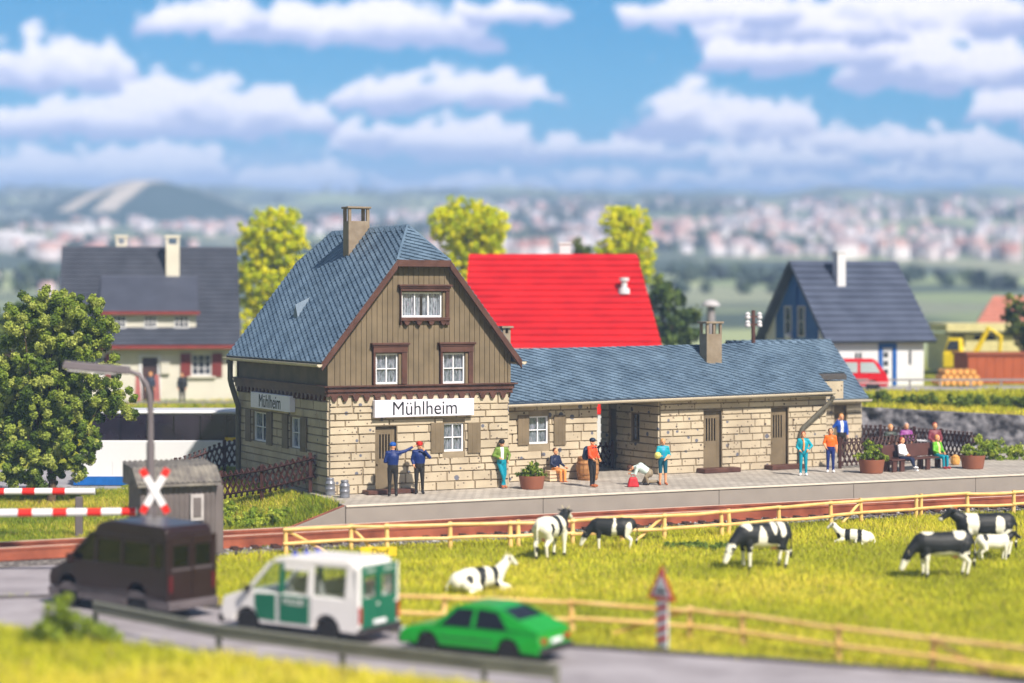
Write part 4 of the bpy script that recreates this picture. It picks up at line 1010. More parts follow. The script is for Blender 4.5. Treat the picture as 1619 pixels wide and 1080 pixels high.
# local: x along the eaves side (to the right, away), y into depth
Ls = 5.75; Dh = 7.4; ov = .5; zE = 2.55; zR = 6.95
q = MB(); opb = [(2.95, 4.05, 0, 2.3), (1.45, 2.0, 1.35, 2.0), (4.75, 5.05, 1.2, 2.1)]
wall_cells(q, Ls, 0, zE+.2, opb, .3); q.box(0, .3, .3, Dh, 0, zE+.3); q.box(Ls-.3, Ls, .3, Dh, 0, zE+.3); q.box(.3, Ls-.3, Dh-.3, Dh, 0, zE+.3); q.build('wall', M_WW, rb)
for x_ in (.02, Ls-.3):
    q = MB(); q.prism([(0, zE+.2), (Dh, zE+.2), (Dh/2, zR-.25)], x_, x_+.28, 'x'); q.build('gable', M_WW, rb)
q = MB(); q.prism([(1.3, 2.6), (6.1, 2.6), (6.1, 3.9), (Dh/2, zR-.35), (1.3, 3.9)], -.05, .015, 'x'); q.build('gable_boarding', M_BLUE, rb)
MG = Matrix.Translation((0, Dh, 0)) @ Matrix.Rotation(R(-90), 4, 'Z')
for (a, b) in ((4.0, 4.8), (2.45, 3.25)): simple_window(rb, a, b, 2.75, 4.45, -.08, 1, 2, M0=MG)
q = MB(MG); q.box(3.38, 3.88, -.14, -.055, 2.6, 5.6); q.build('centre_board', M_BLUE, rb)
q = MB(); roof_rows(q, [(-ov,-ov,zE),(Ls+ov,-ov,zE),(Ls+ov,Dh/2,zR),(-ov,Dh/2,zR)], 13, .14, .07); roof_rows(q, [(Ls+ov,Dh+ov,zE),(-ov,Dh+ov,zE),(-ov,Dh/2,zR),(Ls+ov,Dh/2,zR)], 13, .14, .07); q.build('roof', M_ROOF3, rb)
q = MB(); q.box(opb[0][0], opb[0][0]+.24, -.05, .2, 0, 2.45); q.box(opb[0][1]-.24, opb[0][1], -.05, .2, 0, 2.45); q.box(opb[0][0], opb[0][1], -.06, .2, 2.2, 2.55); df = q.build('door_frame', M_BLUE, rb)
q = MB(); q.box(opb[0][0]+.2, opb[0][1]-.2, .02, .1, 0, 2.2); d_ = q.build('door', M_WW, rb)
for i in range(4):
    q = MB(); q.box(opb[0][0]+.32, opb[0][1]-.5, .0, .03, .3+i*.46, .3+i*.46+.28); q.build('pane', MATS['pane_dark'], d_)
simple_window(rb, *opb[1], .06, 2, 1); simple_window(rb, *opb[2], .06, 1, 1)
q = MB(); q.box(1.75, 2.25, 2.3, 2.85, 5.0, 7.35); q.box(1.7, 2.3, 2.25, 2.9, 7.35, 7.43); q.build('chimney', M_WW, rb)
q = MB(MG); q.sphere((3.3, -.3, 2.75), .22, 10, 8); q.build('globe_lamp', M_WW, rb)

# far right: pale yellow depot building, orange-brown shed, lattice crates
yb = empty('depot_building', at(1560, 588, 125), 'pale yellow flat-roofed depot with dark openings far behind on the right', 'depot')
M_YEL = mat('depot_yellow', (206,196,140), .7); S4 = 125/FPX; dx = lambda p: (p-1560)*S4; dz_ = lambda p: (588-p)*S4
q = MB(); wall_cells(q, dx(1700), 0, dz_(528), [(dx(1503), dx(1526), dz_(548), dz_(530)), (dx(1540), dx(1574), dz_(538), dz_(530))], .3, x0=dx(1498)); q.box(dx(1498), dx(1498)+.3, .3, 6, 0, dz_(528)); q.build('wall', M_YEL, yb)
q = MB(); q.box(dx(1494), dx(1700), -.5, 6.2, dz_(524), dz_(512)); q.build('roof', M_YEL, yb)
q = MB(); q.box(dx(1499), dx(1690), .8, .9, 0, dz_(525)); q.build('interior_shade_panel', M_DARK, yb)  # thin near-black sheet, shade behind the openings put into its colour
ex = empty('excavator', at(1518, 597, 118), 'yellow excavator parked beside the pale depot', 'excavator', R(-25))
M_EX = mat('excavator_yellow', (236,208,20), .45, .05, 1)
q = MB(); q.box(-.9, .9, -.6, .8, .55, 1.5); q.build('body', M_EX, ex, bevel=.08)
q = MB(); q.prism([(-.85,1.5),(.15,1.5),(.1,2.3),(-.6,2.3)], -.5, .3); cb = q.build('cab', M_EX, ex, bevel=.05)
q = MB(); q.prism([(-.72,1.6),(.05,1.6),(.02,2.15),(-.52,2.15)], -.53, .33); q.build('pane', MATS['pane_dark'], cb)
for y_ in (-.75, .6):
    q = MB(); q.prism([(-1.0,.1),(-.8,0),(.8,0),(1.0,.1),(1.0,.35),(.8,.5),(-.8,.5),(-1.0,.35)], y_-.0, y_+.35); q.build('crawler_track', mat('rubber', (34,33,34), .8), ex, bevel=.05)
q = MB(); q.tube([(.7, .3, 1.2), (1.6, .3, 2.9), (2.3, .3, 2.4)], [.18, .14, .1], 6); q.tube([(2.3,.3,2.45),(2.2,.3,1.2)], [.12,.1], 6); q.build('boom', M_EX, ex)
q = MB(); q.prism([(1.9,.7),(2.5,.7),(2.45,1.25),(2.05,1.25)], .05, .55); q.build('bucket', M_EX, ex)
sh_ = empty('shed', at(1580, 608, 112), 'long orange-brown boarded shed wall on the right edge', 'shed', R(3)); S5 = 112/FPX
q = MB(); 
for i in range(16): q.box(-1.75+i*.5+.01, -1.75+(i+1)*.5-.01, 0, .3, 0, 1.62)
q.box(-1.75, 6.2, .31, 3.0, 0, 1.6); q.build('wall', mat('shed_rust', (168,84,48), .75, .1, 1.0), sh_)
q = MB(); q.box(-1.85, 6.3, -.1, 3.1, 1.625, 1.75); q.build('roof', mat('shed_rust2', (150,78,48), .75), sh_)
lc = empty('timber_stack', at(1520, 609, 107), 'stack of light orange timber beside the yard road', 'timber')
rs_ = random.Random(3); M_TIM = mat('timber_orange', (226,164,84), .7, .12, 2)
for j in range(3):
    for i in range(7-j):
        q = MB(); x_ = -1.25+i*.34+j*.17; q.tube([(x_, -.9, .16+j*.28), (x_+rs_.uniform(-.05,.05), .9, .16+j*.28)], .15, 7); q.build('log', M_TIM, lc)
# orange roofed house beyond the yard
oh = empty('house', at(1598, 560, 150), 'small far-off house with orange tiled roof beside the right-hand tree', 'house', R(-12)); S6 = 150/FPX
q = MB(); q.box(-2, 2.2, 0, 3.5, -1.0, 2.6); q.build('wall', M_WW, oh)
q = MB(); roof_rows(q, [(-2.5,-.4,2.2),(2.6,-.4,2.2),(2.4,1.8,4.3),(-1.2,1.8,4.3)], 8); roof_rows(q, [(2.6,3.9,2.2),(-2.5,3.9,2.2),(-1.2,1.8,4.3),(2.4,1.8,4.3)], 8); q.build('roof', mat('roof_orange', (190,122,104), .7), oh)
# mushroom-shaped ventilator tower
mt_ = empty('water_tower', at(1124, 560, 120), 'small grey tower with a domed white cap behind the wing chimney', 'tower')
q = MB(); q.lathe([(.26,-2),(.24,2.95),(.24,3.05)], n=14); q.build('shaft', mat('tower_grey', (150,144,146), .7), mt_, smooth=True)
q = MB(); q.lathe([(.28,2.95),(.55,2.85),(.54,2.95),(.38,3.12),(.18,3.2),(0.02,3.22)], n=18); q.build('cap', mat('cap_grey', (186,182,184), .6), mt_, smooth=True)
# light pole/guard rail beside the yard road
gr_ = empty('guard_rail', at(1450, 612, 103), 'low grey guard rail beside the yard road in front of the blue and white house', 'guard rail')
q = MB(); q.box(-3.6, 6.2, -.03, .03, .32, .42)
q.build('rail', MATS['rail_grey'], gr_)
for i in range(7):
    q = MB(); q.box(-3.5+i*1.55, -3.42+i*1.55, .03, .11, -.1, .40); q.build('post', MATS['rail_grey'], gr_)

# retaining wall of rough grey stone on the right
def rough_wall():
    rs = np.random.RandomState(8); V = []; F = []; C = []
    n = 210; m_ = 20
    pts = []
    for i in range(n):
        t = i/(n-1); x = 14.0+t*18; y = 92.9-(x-15.2)*.2; zt = np.clip(1.55-(x-15.2)*.045, .6, 1.6)
        for j in range(m_):
            s = j/(m_-1); z = -.2+(zt+.12+.2)*s
            pts.append((x, y, z, i*.35, j*.35))
    P = np.array(pts); a = fbm(P[:,0]*2.3, P[:,2]*3.4, 4, 14); b = fbm(P[:,0]*1.1+40, P[:,2]*1.8, 3, 15)
    y = P[:,1]-.45+.5*P[:,2]*.25-(a-.5)*.55-(b-.5)*.5
    V = np.stack([P[:,0], y, P[:,2]], -1); I = np.arange(n*m_).reshape(n, m_)
    top = V[I[:, -1]]+np.array([0, 1.0, -.05]); V2 = np.concatenate([V, top]); J = np.concatenate([I, (n*m_+np.arange(n))[:, None]], 1)
    F = np.stack([J[:-1,:-1], J[1:,:-1], J[1:,1:], J[:-1,1:]], -1).reshape(-1, 4)
    o = fast_mesh('retaining_wall', V2, F, mat('rough_rock', (78,77,84), .9, .5, 2.6, .8, 9, rgb2=(132,130,134)))
    tag(o, 'rough grey stone retaining wall below the grassy bank on the right', 'retaining wall')
rough_wall()

# ------------------------------------------------------------------ lattice fences
M_LAT = mat('lattice_brown', (66,38,33), .55, .15, 2.5)
def lattice(pts, h, label, posts=None, step=.235, tips=True, lean=0, m=M_LAT):
    """pts: base points (world) of the fence line; crossed half-round slats, two rails, posts"""
    root = empty('lattice_fence', pts[0], label, 'lattice fence'); o = Vector(pts[0]); P = [Vector(p)-o for p in pts]
    acc = [0]
    for a, b in zip(P[:-1], P[1:]): acc.append(acc[-1]+(Vector((b.x, b.y, 0))-Vector((a.x, a.y, 0))).length)
    Lt = acc[-1]
    def ev(s):
        s = min(max(s, 0), Lt)
        for i in range(len(P)-1):
            if s <= acc[i+1]+1e-6:
                t = (s-acc[i])/(acc[i+1]-acc[i]); d = (P[i+1]-P[i]); d.z = 0; d.normalize(); return P[i].lerp(P[i+1], t), Vector((-d.y, d.x, 0))
    z0, z1 = .10, h; run = (z1-z0)*.55; q = MB(); s = -run
    while s < Lt:
        for sg, off in ((1, -.022), (-1, .022)):
            a, b = (s, s+run) if sg > 0 else (s+run, s); za, zb = z0, z1
            sa, sb = a, b; ta, tb = 0.0, 1.0
            lo, hi = min(a, b), max(a, b)
            if hi <= 0 or lo >= Lt: continue
            def tt(x): return (x-a)/(b-a)
            for lim, isl in ((0, True), (Lt, False)):
                t = tt(lim)
                if 0 < t < 1:
                    if (isl and a < 0) or (not isl and a > Lt): ta = max(ta, t)
                    if (isl and b < 0) or (not isl and b > Lt): tb = min(tb, t)
            pa, na = ev(a+(b-a)*ta); pb, nb_ = ev(a+(b-a)*tb)
            A = pa+na*off+Vector((0,0,za+(zb-za)*ta)); B = pb+nb_*off+Vector((0,0,za+(zb-za)*tb))
            if (A-B).length > .08: q.tube([A, B], .036, 5)
        s += step
    q.build('lattice', m, root)
    for zz in (z0+.14, z1-.16):
        q = MB(); n = max(2, int(Lt/1.0)); 
        for i in range(n):
            A, na = ev(Lt*i/n+.001); B, _ = ev(Lt*(i+1)/n); q.tube([A+na*.07+Vector((0,0,zz)), B+na*.07+Vector((0,0,zz))], .035, 6)
        q.build('rail', m, root)
    for s in (posts if posts is not None else [0, Lt]):
        A, na = ev(s); q = MB(); q.box(A.x-.06, A.x+.06, A.y-.06, A.y+.06, A.z-.25, A.z+h+.06); q.build('post', m, root, bevel=.01)
    return root
lattice([W2(-.12,.95,.32), W2(-1.2,2.5,-.15), W2(-2.5,4.3,-.52)], 1.02, 'brown lattice fence running down the slope from the station corner', posts=[.2, 2.2, 3.9])
pz = lambda px, D, z: Vector(((px-CX)/FPX*D, D, z))
lattice([pz(378,76.8,.17), pz(352,76.3,.10), pz(250,74.0,-.62), pz(208,69.5,-.85)], 1.05, 'brown lattice fence curving from the rear downpipe towards the grey hut', posts=[.66, 3.0, 6.2, 7.5])
lattice([MW0 for MW0 in [W2(WU,WV)+Vector((math.cos(TH+SK)*(xg0+.05)-math.sin(TH+SK)*3.2, math.sin(TH+SK)*(xg0+.05)+math.cos(TH+SK)*3.2, 0)), W2(WU,WV)+Vector((math.cos(TH+SK)*(xg1-.06)-math.sin(TH+SK)*3.2, math.sin(TH+SK)*(xg1-.06)+math.cos(TH+SK)*3.2, 0))]], 1.02, 'brown lattice fence closing the covered passage through the wing')
lattice([ong(1326,741,0), ong(1380,738,0), ong(1450,732,0)], 1.15, 'near brown lattice fence behind the left plant tub and the bench', posts=[.06, 2.9])
lattice([pz(1343,87.0,-.05), pz(1430,85.0,-.05), pz(1540,81.5,-.05)], 1.22, 'far brown lattice fence behind the bench, running to the right-hand plant tub', posts=[0, 1.6, 3.4, 5.0])

# ------------------------------------------------------------------ pale yellow paddock fences
M_PAD = mat('paddock_yellow', (230,186,112), .5, .10, 2.0, .1, 20, rgb2=(242,204,134))
def paddock(pp, zg_, h, label, braces, doubles=(), rails=(.92, .42)):
    pts = [ong(a, b, zg_) for a, b in pp]; root = empty('paddock_fence', pts[0], label, 'paddock fence'); o = pts[0]; rs = random.Random(len(pp))
    for k, p in enumerate(pts):
        A = p-o; lean = rs.uniform(-.03, .03)
        q = MB(); q.tube([A+Vector((0,0,-.2)), A+Vector((lean,0,h*.5)), A+Vector((lean*1.5,0,h))], [.075,.07,.06], 8); q.build('post', M_PAD, root, smooth=True)
        if k in doubles:
            d = (pts[min(k+1, len(pts)-1)]-pts[max(k-1, 0)]).normalized()*.24; A2 = A+d
            q = MB(); q.tube([A2+Vector((0,0,-.2)), A2+Vector((-lean,0,h*.5)), A2+Vector((0,0,h+.02))], [.07,.07,.06], 8); q.build('post', M_PAD, root, smooth=True)
    for a, b, k in zip(pts[:-1], pts[1:], range(99)):
        for fr in rails:
            A = a-o+Vector((0,-.07,h*fr)); B = b-o+Vector((0,-.07,h*fr+rs.uniform(-.03,.03))); mid = A.lerp(B, .5)+Vector((0,0,rs.uniform(-.03,.02)))
            q = MB(); q.tube([A-(B-A).normalized()*.08, mid, B+(B-A).normalized()*.08], [.05,.056,.046], 7); q.build('rail', M_PAD, root, smooth=True)
        if k in braces:
            A = a-o; B = b-o
            s, e = (A+Vector((0,.03,h*.9)), A.lerp(B, .62)+Vector((0,.03,.02))) if braces[k] > 0 else (B+Vector((0,.03,h*.9)), A.lerp(B, .35)+Vector((0,.03,.02)))
            q = MB(); q.tube([s, e], [.05,.05], 7); q.build('brace', M_PAD, root, smooth=True)
    return root
paddock([(452,878),(555,872),(612,871),(712,868),(807,866),(905,862),(984,856),(1050,853),(1142,847),(1232,839),(1314,831),(1362,826),(1448,820),(1530,815),(1602,812),(1680,806)], -1.0, .82,
        'yellow paddock fence between the railway track and the standing cows', {0:1, 1:1, 6:-1, 10:-1, 14:-1}, (4, 8, 12))
paddock([(560,986),(700,992),(905,999),(1090,1012),(1176,1022),(1327,1044),(1473,1062),(1640,1084)], -1.0, .74,
        'blurred yellow paddock fence along the near edge of the meadow beside the road', {2:-1, 6:1}, ())
# ------------------------------------------------------------------ grass (nobody could count it)
def in_poly(x, y, P):
    c = np.zeros(x.shape, bool); n = len(P)
    for i in range(n):
        x1, y1 = P[i][0], P[i][1]; x2, y2 = P[(i+1) % n][0], P[(i+1) % n][1]
        c ^= ((y1 > y) != (y2 > y)) & (x < (x2-x1)*(y-y1)/((y2-y1) if y2 != y1 else 1e-9)+x1)
    return c
ROAD_POLY = [(p.x, p.y) for p in [fe[0]+Vector((-14,2,0))]+fe]+[(30, 30), (-12, 30), (-30, 40)]
SIDE_POLY = [(-30,50), (cr[1].x,cr[1].y), (cr[2].x,cr[2].y), (cr[3].x,cr[3].y), tuple(W2(-9.4,-6.2))[:2], tuple(W2(-22,-6.2))[:2]]
def grass(name, label, poly, n, hh, w, pal, seed, excl=(), track=True, zfix=None, clump=.5, lean=.45):
    rs = np.random.RandomState(seed); P = np.array(poly)
    x0, y0 = P.min(0); x1, y1 = P.max(0); x = rs.uniform(x0, x1, n); y = rs.uniform(y0, y1, n)
    k = in_poly(x, y, poly)
    for e in excl: k &= ~in_poly(x, y, e)
    if track:
        dx = x-C0.x; dy = y-C0.y; u = dx*cu_+dy*su_; v = -dx*su_+dy*cu_; tc = -.0009*np.maximum(0, u-3)**2
        k &= ~((v > -6.3+tc) & (v < -3.1+tc)); k &= ~((v > -3.6) & (u > -.55+0*(v)) & (v < 9)); k &= ~((v > -3.6)&(v < -2.7)&(u > -2.9))
        k &= ~((u > -.1) & (v > -.1) & (v < 9.4) & (u < 7))
    x = x[k]; y = y[k]; N = len(x); z = gz(x, y)-.02
    dn = fbm(x*.8, y*.8, 4, seed+1); d2 = fbm(x*.25+7, y*.25, 3, seed+2)
    h = hh*(.45+.9*rs.rand(N))*(.6+clump*2*(dn-.25)); a = rs.uniform(0, 6.283, N); l = lean*rs.normal(size=(N, 2))*h[:, None]
    c, s = np.cos(a)*w, np.sin(a)*w
    base = np.stack([x, y, z], -1); side = np.stack([c, s, 0*c], -1)
    tip = base+np.stack([l[:,0], l[:,1], h], -1); mid = base+np.stack([l[:,0]*.35, l[:,1]*.35, h*.55], -1)
    V = np.stack([base-side, base+side, mid+side*.7, tip, mid-side*.7], 1)
    V = V.reshape(-1, 3); I = np.arange(N)[:, None]*5
    F = np.concatenate([np.concatenate([I, I+1, I+2, I+4], 1)], 0); F2 = np.concatenate([I+4, I+2, I+3, I+3], 1)
    T = np.concatenate([np.stack([F[:,0], F[:,1], F[:,2]], 1), np.stack([F[:,0], F[:,2], F[:,3]], 1), F2[:, :3]], 0)
    pal = np.array(pal); t = np.clip((d2-.30)*2.4+rs.normal(size=N)*.28, 0, .999)*len(pal); cc = pal[t.astype(int)]*(.8+.4*rs.rand(N))[:, None]
    dead = rs.rand(N) < .05; cc[dead] = np.array([.40, .30, .12])
    o = fast_mesh(name, V, T, attr_mat('grass_blade', .75, .30), np.tile(cc, (3, 1))); tag(o, label, 'grass', kind='stuff'); return o
PAL_M = [(.44,.46,.03), (.56,.57,.03), (.66,.64,.04), (.74,.68,.05), (.80,.68,.09)]
PAL_S = [(.20,.28,.02), (.34,.40,.02), (.52,.52,.04), (.66,.60,.07), (.70,.54,.12)]
grass('grass', 'bright yellow-green meadow grass around the grazing cows', [(-9.5,44), (30,36), (32,80), (18,74), (6,68), (-8,62), (-13,59.5), (-13,50)], 470000, .20, .013, PAL_M, 11, [ROAD_POLY, SIDE_POLY])
grass('grass', 'tufted grass on the bank left of the station and around the hut', [(-22,58), (-6,60), (-2.5,66), (-5,80), (-22,77)], 230000, .27, .014, PAL_S, 12, [ROAD_POLY, SIDE_POLY])
grass('grass', 'blurred yellow-green grass bank in the near left corner', [(-24,28), (9,28), (3,35.6), (-2,38.8), (-6,41.4), (-9,43.4), (-14,46), (-24,46)], 110000, .28, .020, PAL_M, 13, [], False)
grass('grass', 'grassy slope above the retaining wall on the right', [(13.5,93.6), (36,89), (40,101), (13,102)], 60000, .30, .03, PAL_M, 14, [], False)
grass('grass', 'grass strip in front of the cream house and beyond the bus', [(-40,90), (4,90), (14,104), (6,112), (-40,118)], 60000, .25, .03, PAL_S, 15, [], False)

# ------------------------------------------------------------------ trees and bushes
M_LEAF = attr_mat('leaf', .8, .25); M_BARK = mat('bark', (92,74,54), .9, .25, 5, .5, 20)
def tree(name, base, label, blobs, pal, leaf, nper, clump_r, trunk_h, trunk_r, seed, dens=1.0, group=None, limb=True):
    """blobs: (dx,dy,dz,rx,ry,rz) crown volumes relative to the base; filled with leaf clumps"""
    root = empty(name, base, label, 'tree', 0, group); rs = np.random.RandomState(seed); C = []; Rd = []
    for (dx, dy, dz, rx_, ry_, rz_) in blobs:
        n = int(dens*rx_*ry_*rz_**.5*rz_**.5/clump_r**3*.55)+6
        for _ in range(n):
            d = rs.normal(size=3); d /= np.linalg.norm(d); r = rs.rand()**.38
            C.append((dx+d[0]*rx_*r, dy+d[1]*ry_*r, dz+d[2]*rz_*r)); Rd.append(clump_r*rs.uniform(.55, 1.3))
    V, F, cc = leaf_cloud(C, Rd, nper, leaf, pal, seed, .35)
    fast_mesh('crown', V, F, M_LEAF, cc, root)
    q = MB(); q.tube([(0,0,-.25), (.04*trunk_h,0,trunk_h*.4), (-.02,0,trunk_h*.8), (0,0,trunk_h*1.25)], [trunk_r*1.5, trunk_r, trunk_r*.85, trunk_r*.5], 9)
    if limb:
        idx = rs.choice(len(C), min(16, len(C)), replace=False)
        for i in idx:
            c = C[i]; s = (0, 0, trunk_h*rs.uniform(.6, 1.2)); m_ = ((s[0]+c[0])*.5+rs.normal()*.15, (s[1]+c[1])*.5, (s[2]+c[2])*.5-.1)
            q.tube([s, m_, c], [trunk_r*.42, trunk_r*.28, trunk_r*.1], 6)
    q.build('trunk', M_BARK, root, smooth=True); return root
def pb(px, py, D, base, rpx, rpy, depth=1.0):    # crown blob from its centre and radii in picture units, as an offset from the base
    p = at(px, py, D)-base; k = D/FPX; e = 1.12 if D > 115 else 1.0; return (p.x, p.y, p.z, rpx*k*e, rpx*k*e*depth, rpy*k*1.02)
# big left tree
tb = ong(80, 792, -.78); D = tb.y
tree('tree', tb, 'large dark green leafy tree on the left in front of the bus', [pb(a, b, D, tb, c, d) for a, b, c, d in
     [(70,510,66,50),(115,520,60,55),(135,570,55,52),(60,590,75,70),(40,660,62,55),(95,650,62,60),(55,720,60,38),(120,700,50,40),(185,625,30,26),(165,640,32,30),(20,620,45,60),(80,480,36,26),(160,520,30,24),(10,700,40,35),(118,745,18,14),(60,758,46,16),(10,745,36,20),(198,655,18,14),(150,480,16,14)]],
     [(.10,.16,.02),(.20,.28,.03),(.32,.39,.06),(.42,.47,.10)], .044, 230, .20, 1.7, .13, 21, .62)
LIME = [(.62,.68,.005),(.80,.80,.01),(.88,.82,.015),(.46,.54,.01)]; DKG = [(.06,.10,.02),(.10,.15,.03),(.15,.20,.035)]
gtree = 'lime green trees behind the houses'
def gbase(px, D, dz=0): p = at(px, 500, D); p.z = gzf(p.x, p.y)+dz; return p
b1 = gbase(430, 120); tree('tree', b1, 'rounded lime green tree between the cream house and the station roof', [pb(a,b,120,b1,c,d) for a,b,c,d in [(430,370,48,42),(405,400,30,40),(455,400,30,42),(425,450,48,50),(415,500,38,50),(445,345,25,20)]], LIME, .062, 56, .22, 3, .2, 22, .8, gtree)
b2 = gbase(742, 122); tree('tree', b2, 'broad lime green tree just right of the tall station gable', [pb(a,b,122,b2,c,d) for a,b,c,d in [(742,360,55,44),(705,350,28,24),(770,360,34,34),(722,325,18,14),(742,420,48,44),(780,405,22,22)]], LIME, .062, 56, .22, 4, .2, 23, .8, gtree)
b3 = gbase(990, 126); tree('tree', b3, 'slim lime green tree at the right end of the red roof', [pb(a,b,126,b3,c,d) for a,b,c,d in [(992,360,38,38),(990,400,44,38),(1002,430,32,26),(975,345,20,20),(1005,340,20,16)]], LIME, .062, 56, .22, 4, .2, 24, .8, gtree)
b4 = gbase(1062, 119); tree('tree', b4, 'dark green bushy tree beside the right edge of the red roof', [pb(a,b,119,b4,c,d) for a,b,c,d in [(1050,470,38,36),(1072,500,38,40),(1045,520,38,35),(1090,515,18,26)]], DKG, .15, 60, .5, 2, .2, 25, .9)
b5 = gbase(916, 135); tree('tree', b5, 'small dark green treetop peeping over the red roof ridge', [pb(916,398,135,b5,15,16), pb(916,440,135,b5,16,30)], DKG, .14, 50, .4, 3, .15, 26, 1)
b6 = gbase(14, 112); tree('tree', b6, 'dark tree half hidden behind the large left tree at the left edge', [pb(a,b,112,b6,c,d) for a,b,c,d in [(10,520,34,36),(0,570,36,45),(36,500,18,18)]], DKG, .15, 60, .5, 2, .2, 27, .9)
b7 = gbase(1622, 118); tree('tree', b7, 'green tree cut off by the right edge beside the orange-brown shed', [pb(a,b,118,b7,c,d) for a,b,c,d in [(1622,490,24,32),(1625,525,26,26)]], DKG+[(.2,.26,.03)], .15, 60, .45, 2, .2, 28, .9)
def bush(base, label, blobs, pal, leaf, nper, cr_, seed, group=None):
    rs = np.random.RandomState(seed); C = []; Rd = []
    for (dx, dy, dz, rx_, ry_, rz_) in blobs:
        n = int(.7*rx_*ry_*rz_/cr_**3)+5
        for _ in range(n):
            d = rs.normal(size=3); d /= np.linalg.norm(d); r = rs.rand()**.4
            C.append((dx+d[0]*rx_*r, dy+d[1]*ry_*r, max(.02, dz+d[2]*rz_*r))); Rd.append(cr_*rs.uniform(.5, 1.2))
    V, F, cc = leaf_cloud(C, Rd, nper, leaf, pal, seed, .3)
    o = fast_mesh('bush', V, F, M_LEAF, cc); o.location = base; tag(o, label, 'bush', group); return o
BG = [(.22,.32,.03),(.32,.41,.04),(.44,.50,.06)]; BG2 = [(.12,.18,.02),(.20,.26,.03),(.28,.32,.04)]
B_ = lambda p: Vector((p.x, p.y, gzf(p.x, p.y)))
p_ = B_(ong(112, 1022, -.4)); bush(p_, 'green bush on the grass bank in the near left corner', [pb(112,995,p_.y,p_,52,26,.8), pb(100,962,p_.y,p_,25,22,.8), pb(62,1000,p_.y,p_,28,18,.8), pb(165,1005,p_.y,p_,30,14,.8)], [(.22,.30,.03),(.30,.38,.04)], .05, 70, .16, 31)
p_ = W2(-2.2, -1.2, -.62); bush(p_, 'low green bush on the bank below the station lattice fence', [(-.5,-.3,.1,.9,.6,.32),(-1.1,-.9,.0,.7,.5,.25),(.2,.5,.15,.5,.4,.25)], BG, .035, 60, .12, 32)
p_ = W2(-2.9, 2.4, -.75); bush(p_, 'small bush between the two lattice fences left of the station', [(0,0,.15,.6,.6,.3)], BG, .035, 60, .12, 33)
p_ = at(400, 735, 74); p_.z = gzf(p_.x, p_.y); 
p_ = pz(1578, 82.5, -.05); bush(p_, 'light green bush row at the back edge of the platform on the far right', [(0,0,.35,.8,.6,.45),(.9,0,.3,.7,.5,.35),(-.75,.1,.75,.32,.3,.30),(-.4,0,.45,.5,.4,.4),(1.6,-.2,.25,.5,.4,.3)], BG, .04, 60, .14, 34)
p_ = at(1450, 634, 95.0); p_.z = gzf(p_.x, p_.y); bush(p_, 'dark green hedge along the top of the retaining wall', [(-2.6+i*.8, .5*math.sin(i), .25+.08*math.sin(i*2.1), .7, .8, .35) for i in range(11)], [(.10,.15,.02),(.16,.22,.03),(.22,.28,.03)], .07, 50, .22, 35)
p_ = ong(1105, 868, -1.0); bush(p_, 'dark green weed patch in the meadow right of the grazing cows', [(-.7+i*.5, .25*math.sin(i*2), .08, .4, .5, .12) for i in range(6)], [(.12,.20,.03),(.18,.26,.04)], .03, 50, .10, 36)
p_ = ong(395, 870, -1.0); bush(p_, 'low pale weeds beside the rails right of the hut', [(-.2,0,.05,.5,.4,.15),(.4,.1,.05,.3,.3,.1)], BG2+[(.4,.3,.2)], .03, 50, .1, 37)
p_ = B_(at(190, 778, 66.5)); bush(p_, 'tuft of green scrub beside the trunk of the large left tree', [(0,0,.12,.8,.5,.28),(1.3,.2,.1,.7,.5,.22)], BG, .035, 60, .12, 38)

# ------------------------------------------------------------------ platform furniture
def tub(px, py, label, r, h, seed, plant):
    p = ong(px, py, 0); root = empty('plant_tub', p, label, 'plant tub', 0, 'brown plant tubs on the platform')
    q = MB(); q.lathe([(r*.80,0),(r*.84,.02),(r*.86,.05),(r*.97,h*.75),(r,h*.9),(r,h),(r*.93,h),(r*.92,h-.08),(.02,h-.09)], n=28); q.build('tub', mat('tub_terracotta', (140,86,64), .5, .08, 2, .1, 15), root, smooth=True)
    q = MB()
    for k in range(4): a = math.pi/4+k*math.pi/2; q.box(math.cos(a)*r*.7-.06, math.cos(a)*r*.7+.06, math.sin(a)*r*.7-.06, math.sin(a)*r*.7+.06, -.0, .03)
    C = []; Rd = []; rs = np.random.RandomState(seed)
    for (dx, dz, rr, rz_) in plant:
        for _ in range(int(26*rr*rz_/.04)):
            d = rs.normal(size=3); d /= np.linalg.norm(d); t = rs.rand()**.4; C.append((dx+d[0]*rr*t, d[1]*rr*t, max(h-.02, h+dz+d[2]*rz_*t))); Rd.append(rs.uniform(.045, .095))
    V, F, cc = leaf_cloud(C, Rd, 34, .026, [(.16,.24,.03),(.26,.36,.04),(.38,.46,.06),(.10,.16,.02)], seed, .3); fast_mesh('plant', V, F, M_LEAF, cc, root)
    return root
tub(841, 773, 'brown tub of dense green plants beside the man seated by the wing window', .45, .46, 41, [(0,.12,.42,.22),(.05,.32,.2,.16),(-.35,.05,.2,.12),(.3,.03,.22,.12)])
tub(1378, 748, 'brown tub with tall ragged green plants at the left end of the bench', .49, .52, 42, [(0,.15,.45,.22),(-.12,.5,.2,.28),(.2,.4,.22,.2),(-.5,.12,.2,.12),(.48,.08,.2,.12)])
tub(1538, 741, 'brown tub with small green plants at the right end of the bench', .47, .52, 43, [(-.12,.12,.32,.18),(-.2,.28,.2,.14),(.2,.05,.2,.1),(.35,.05,.12,.08)])
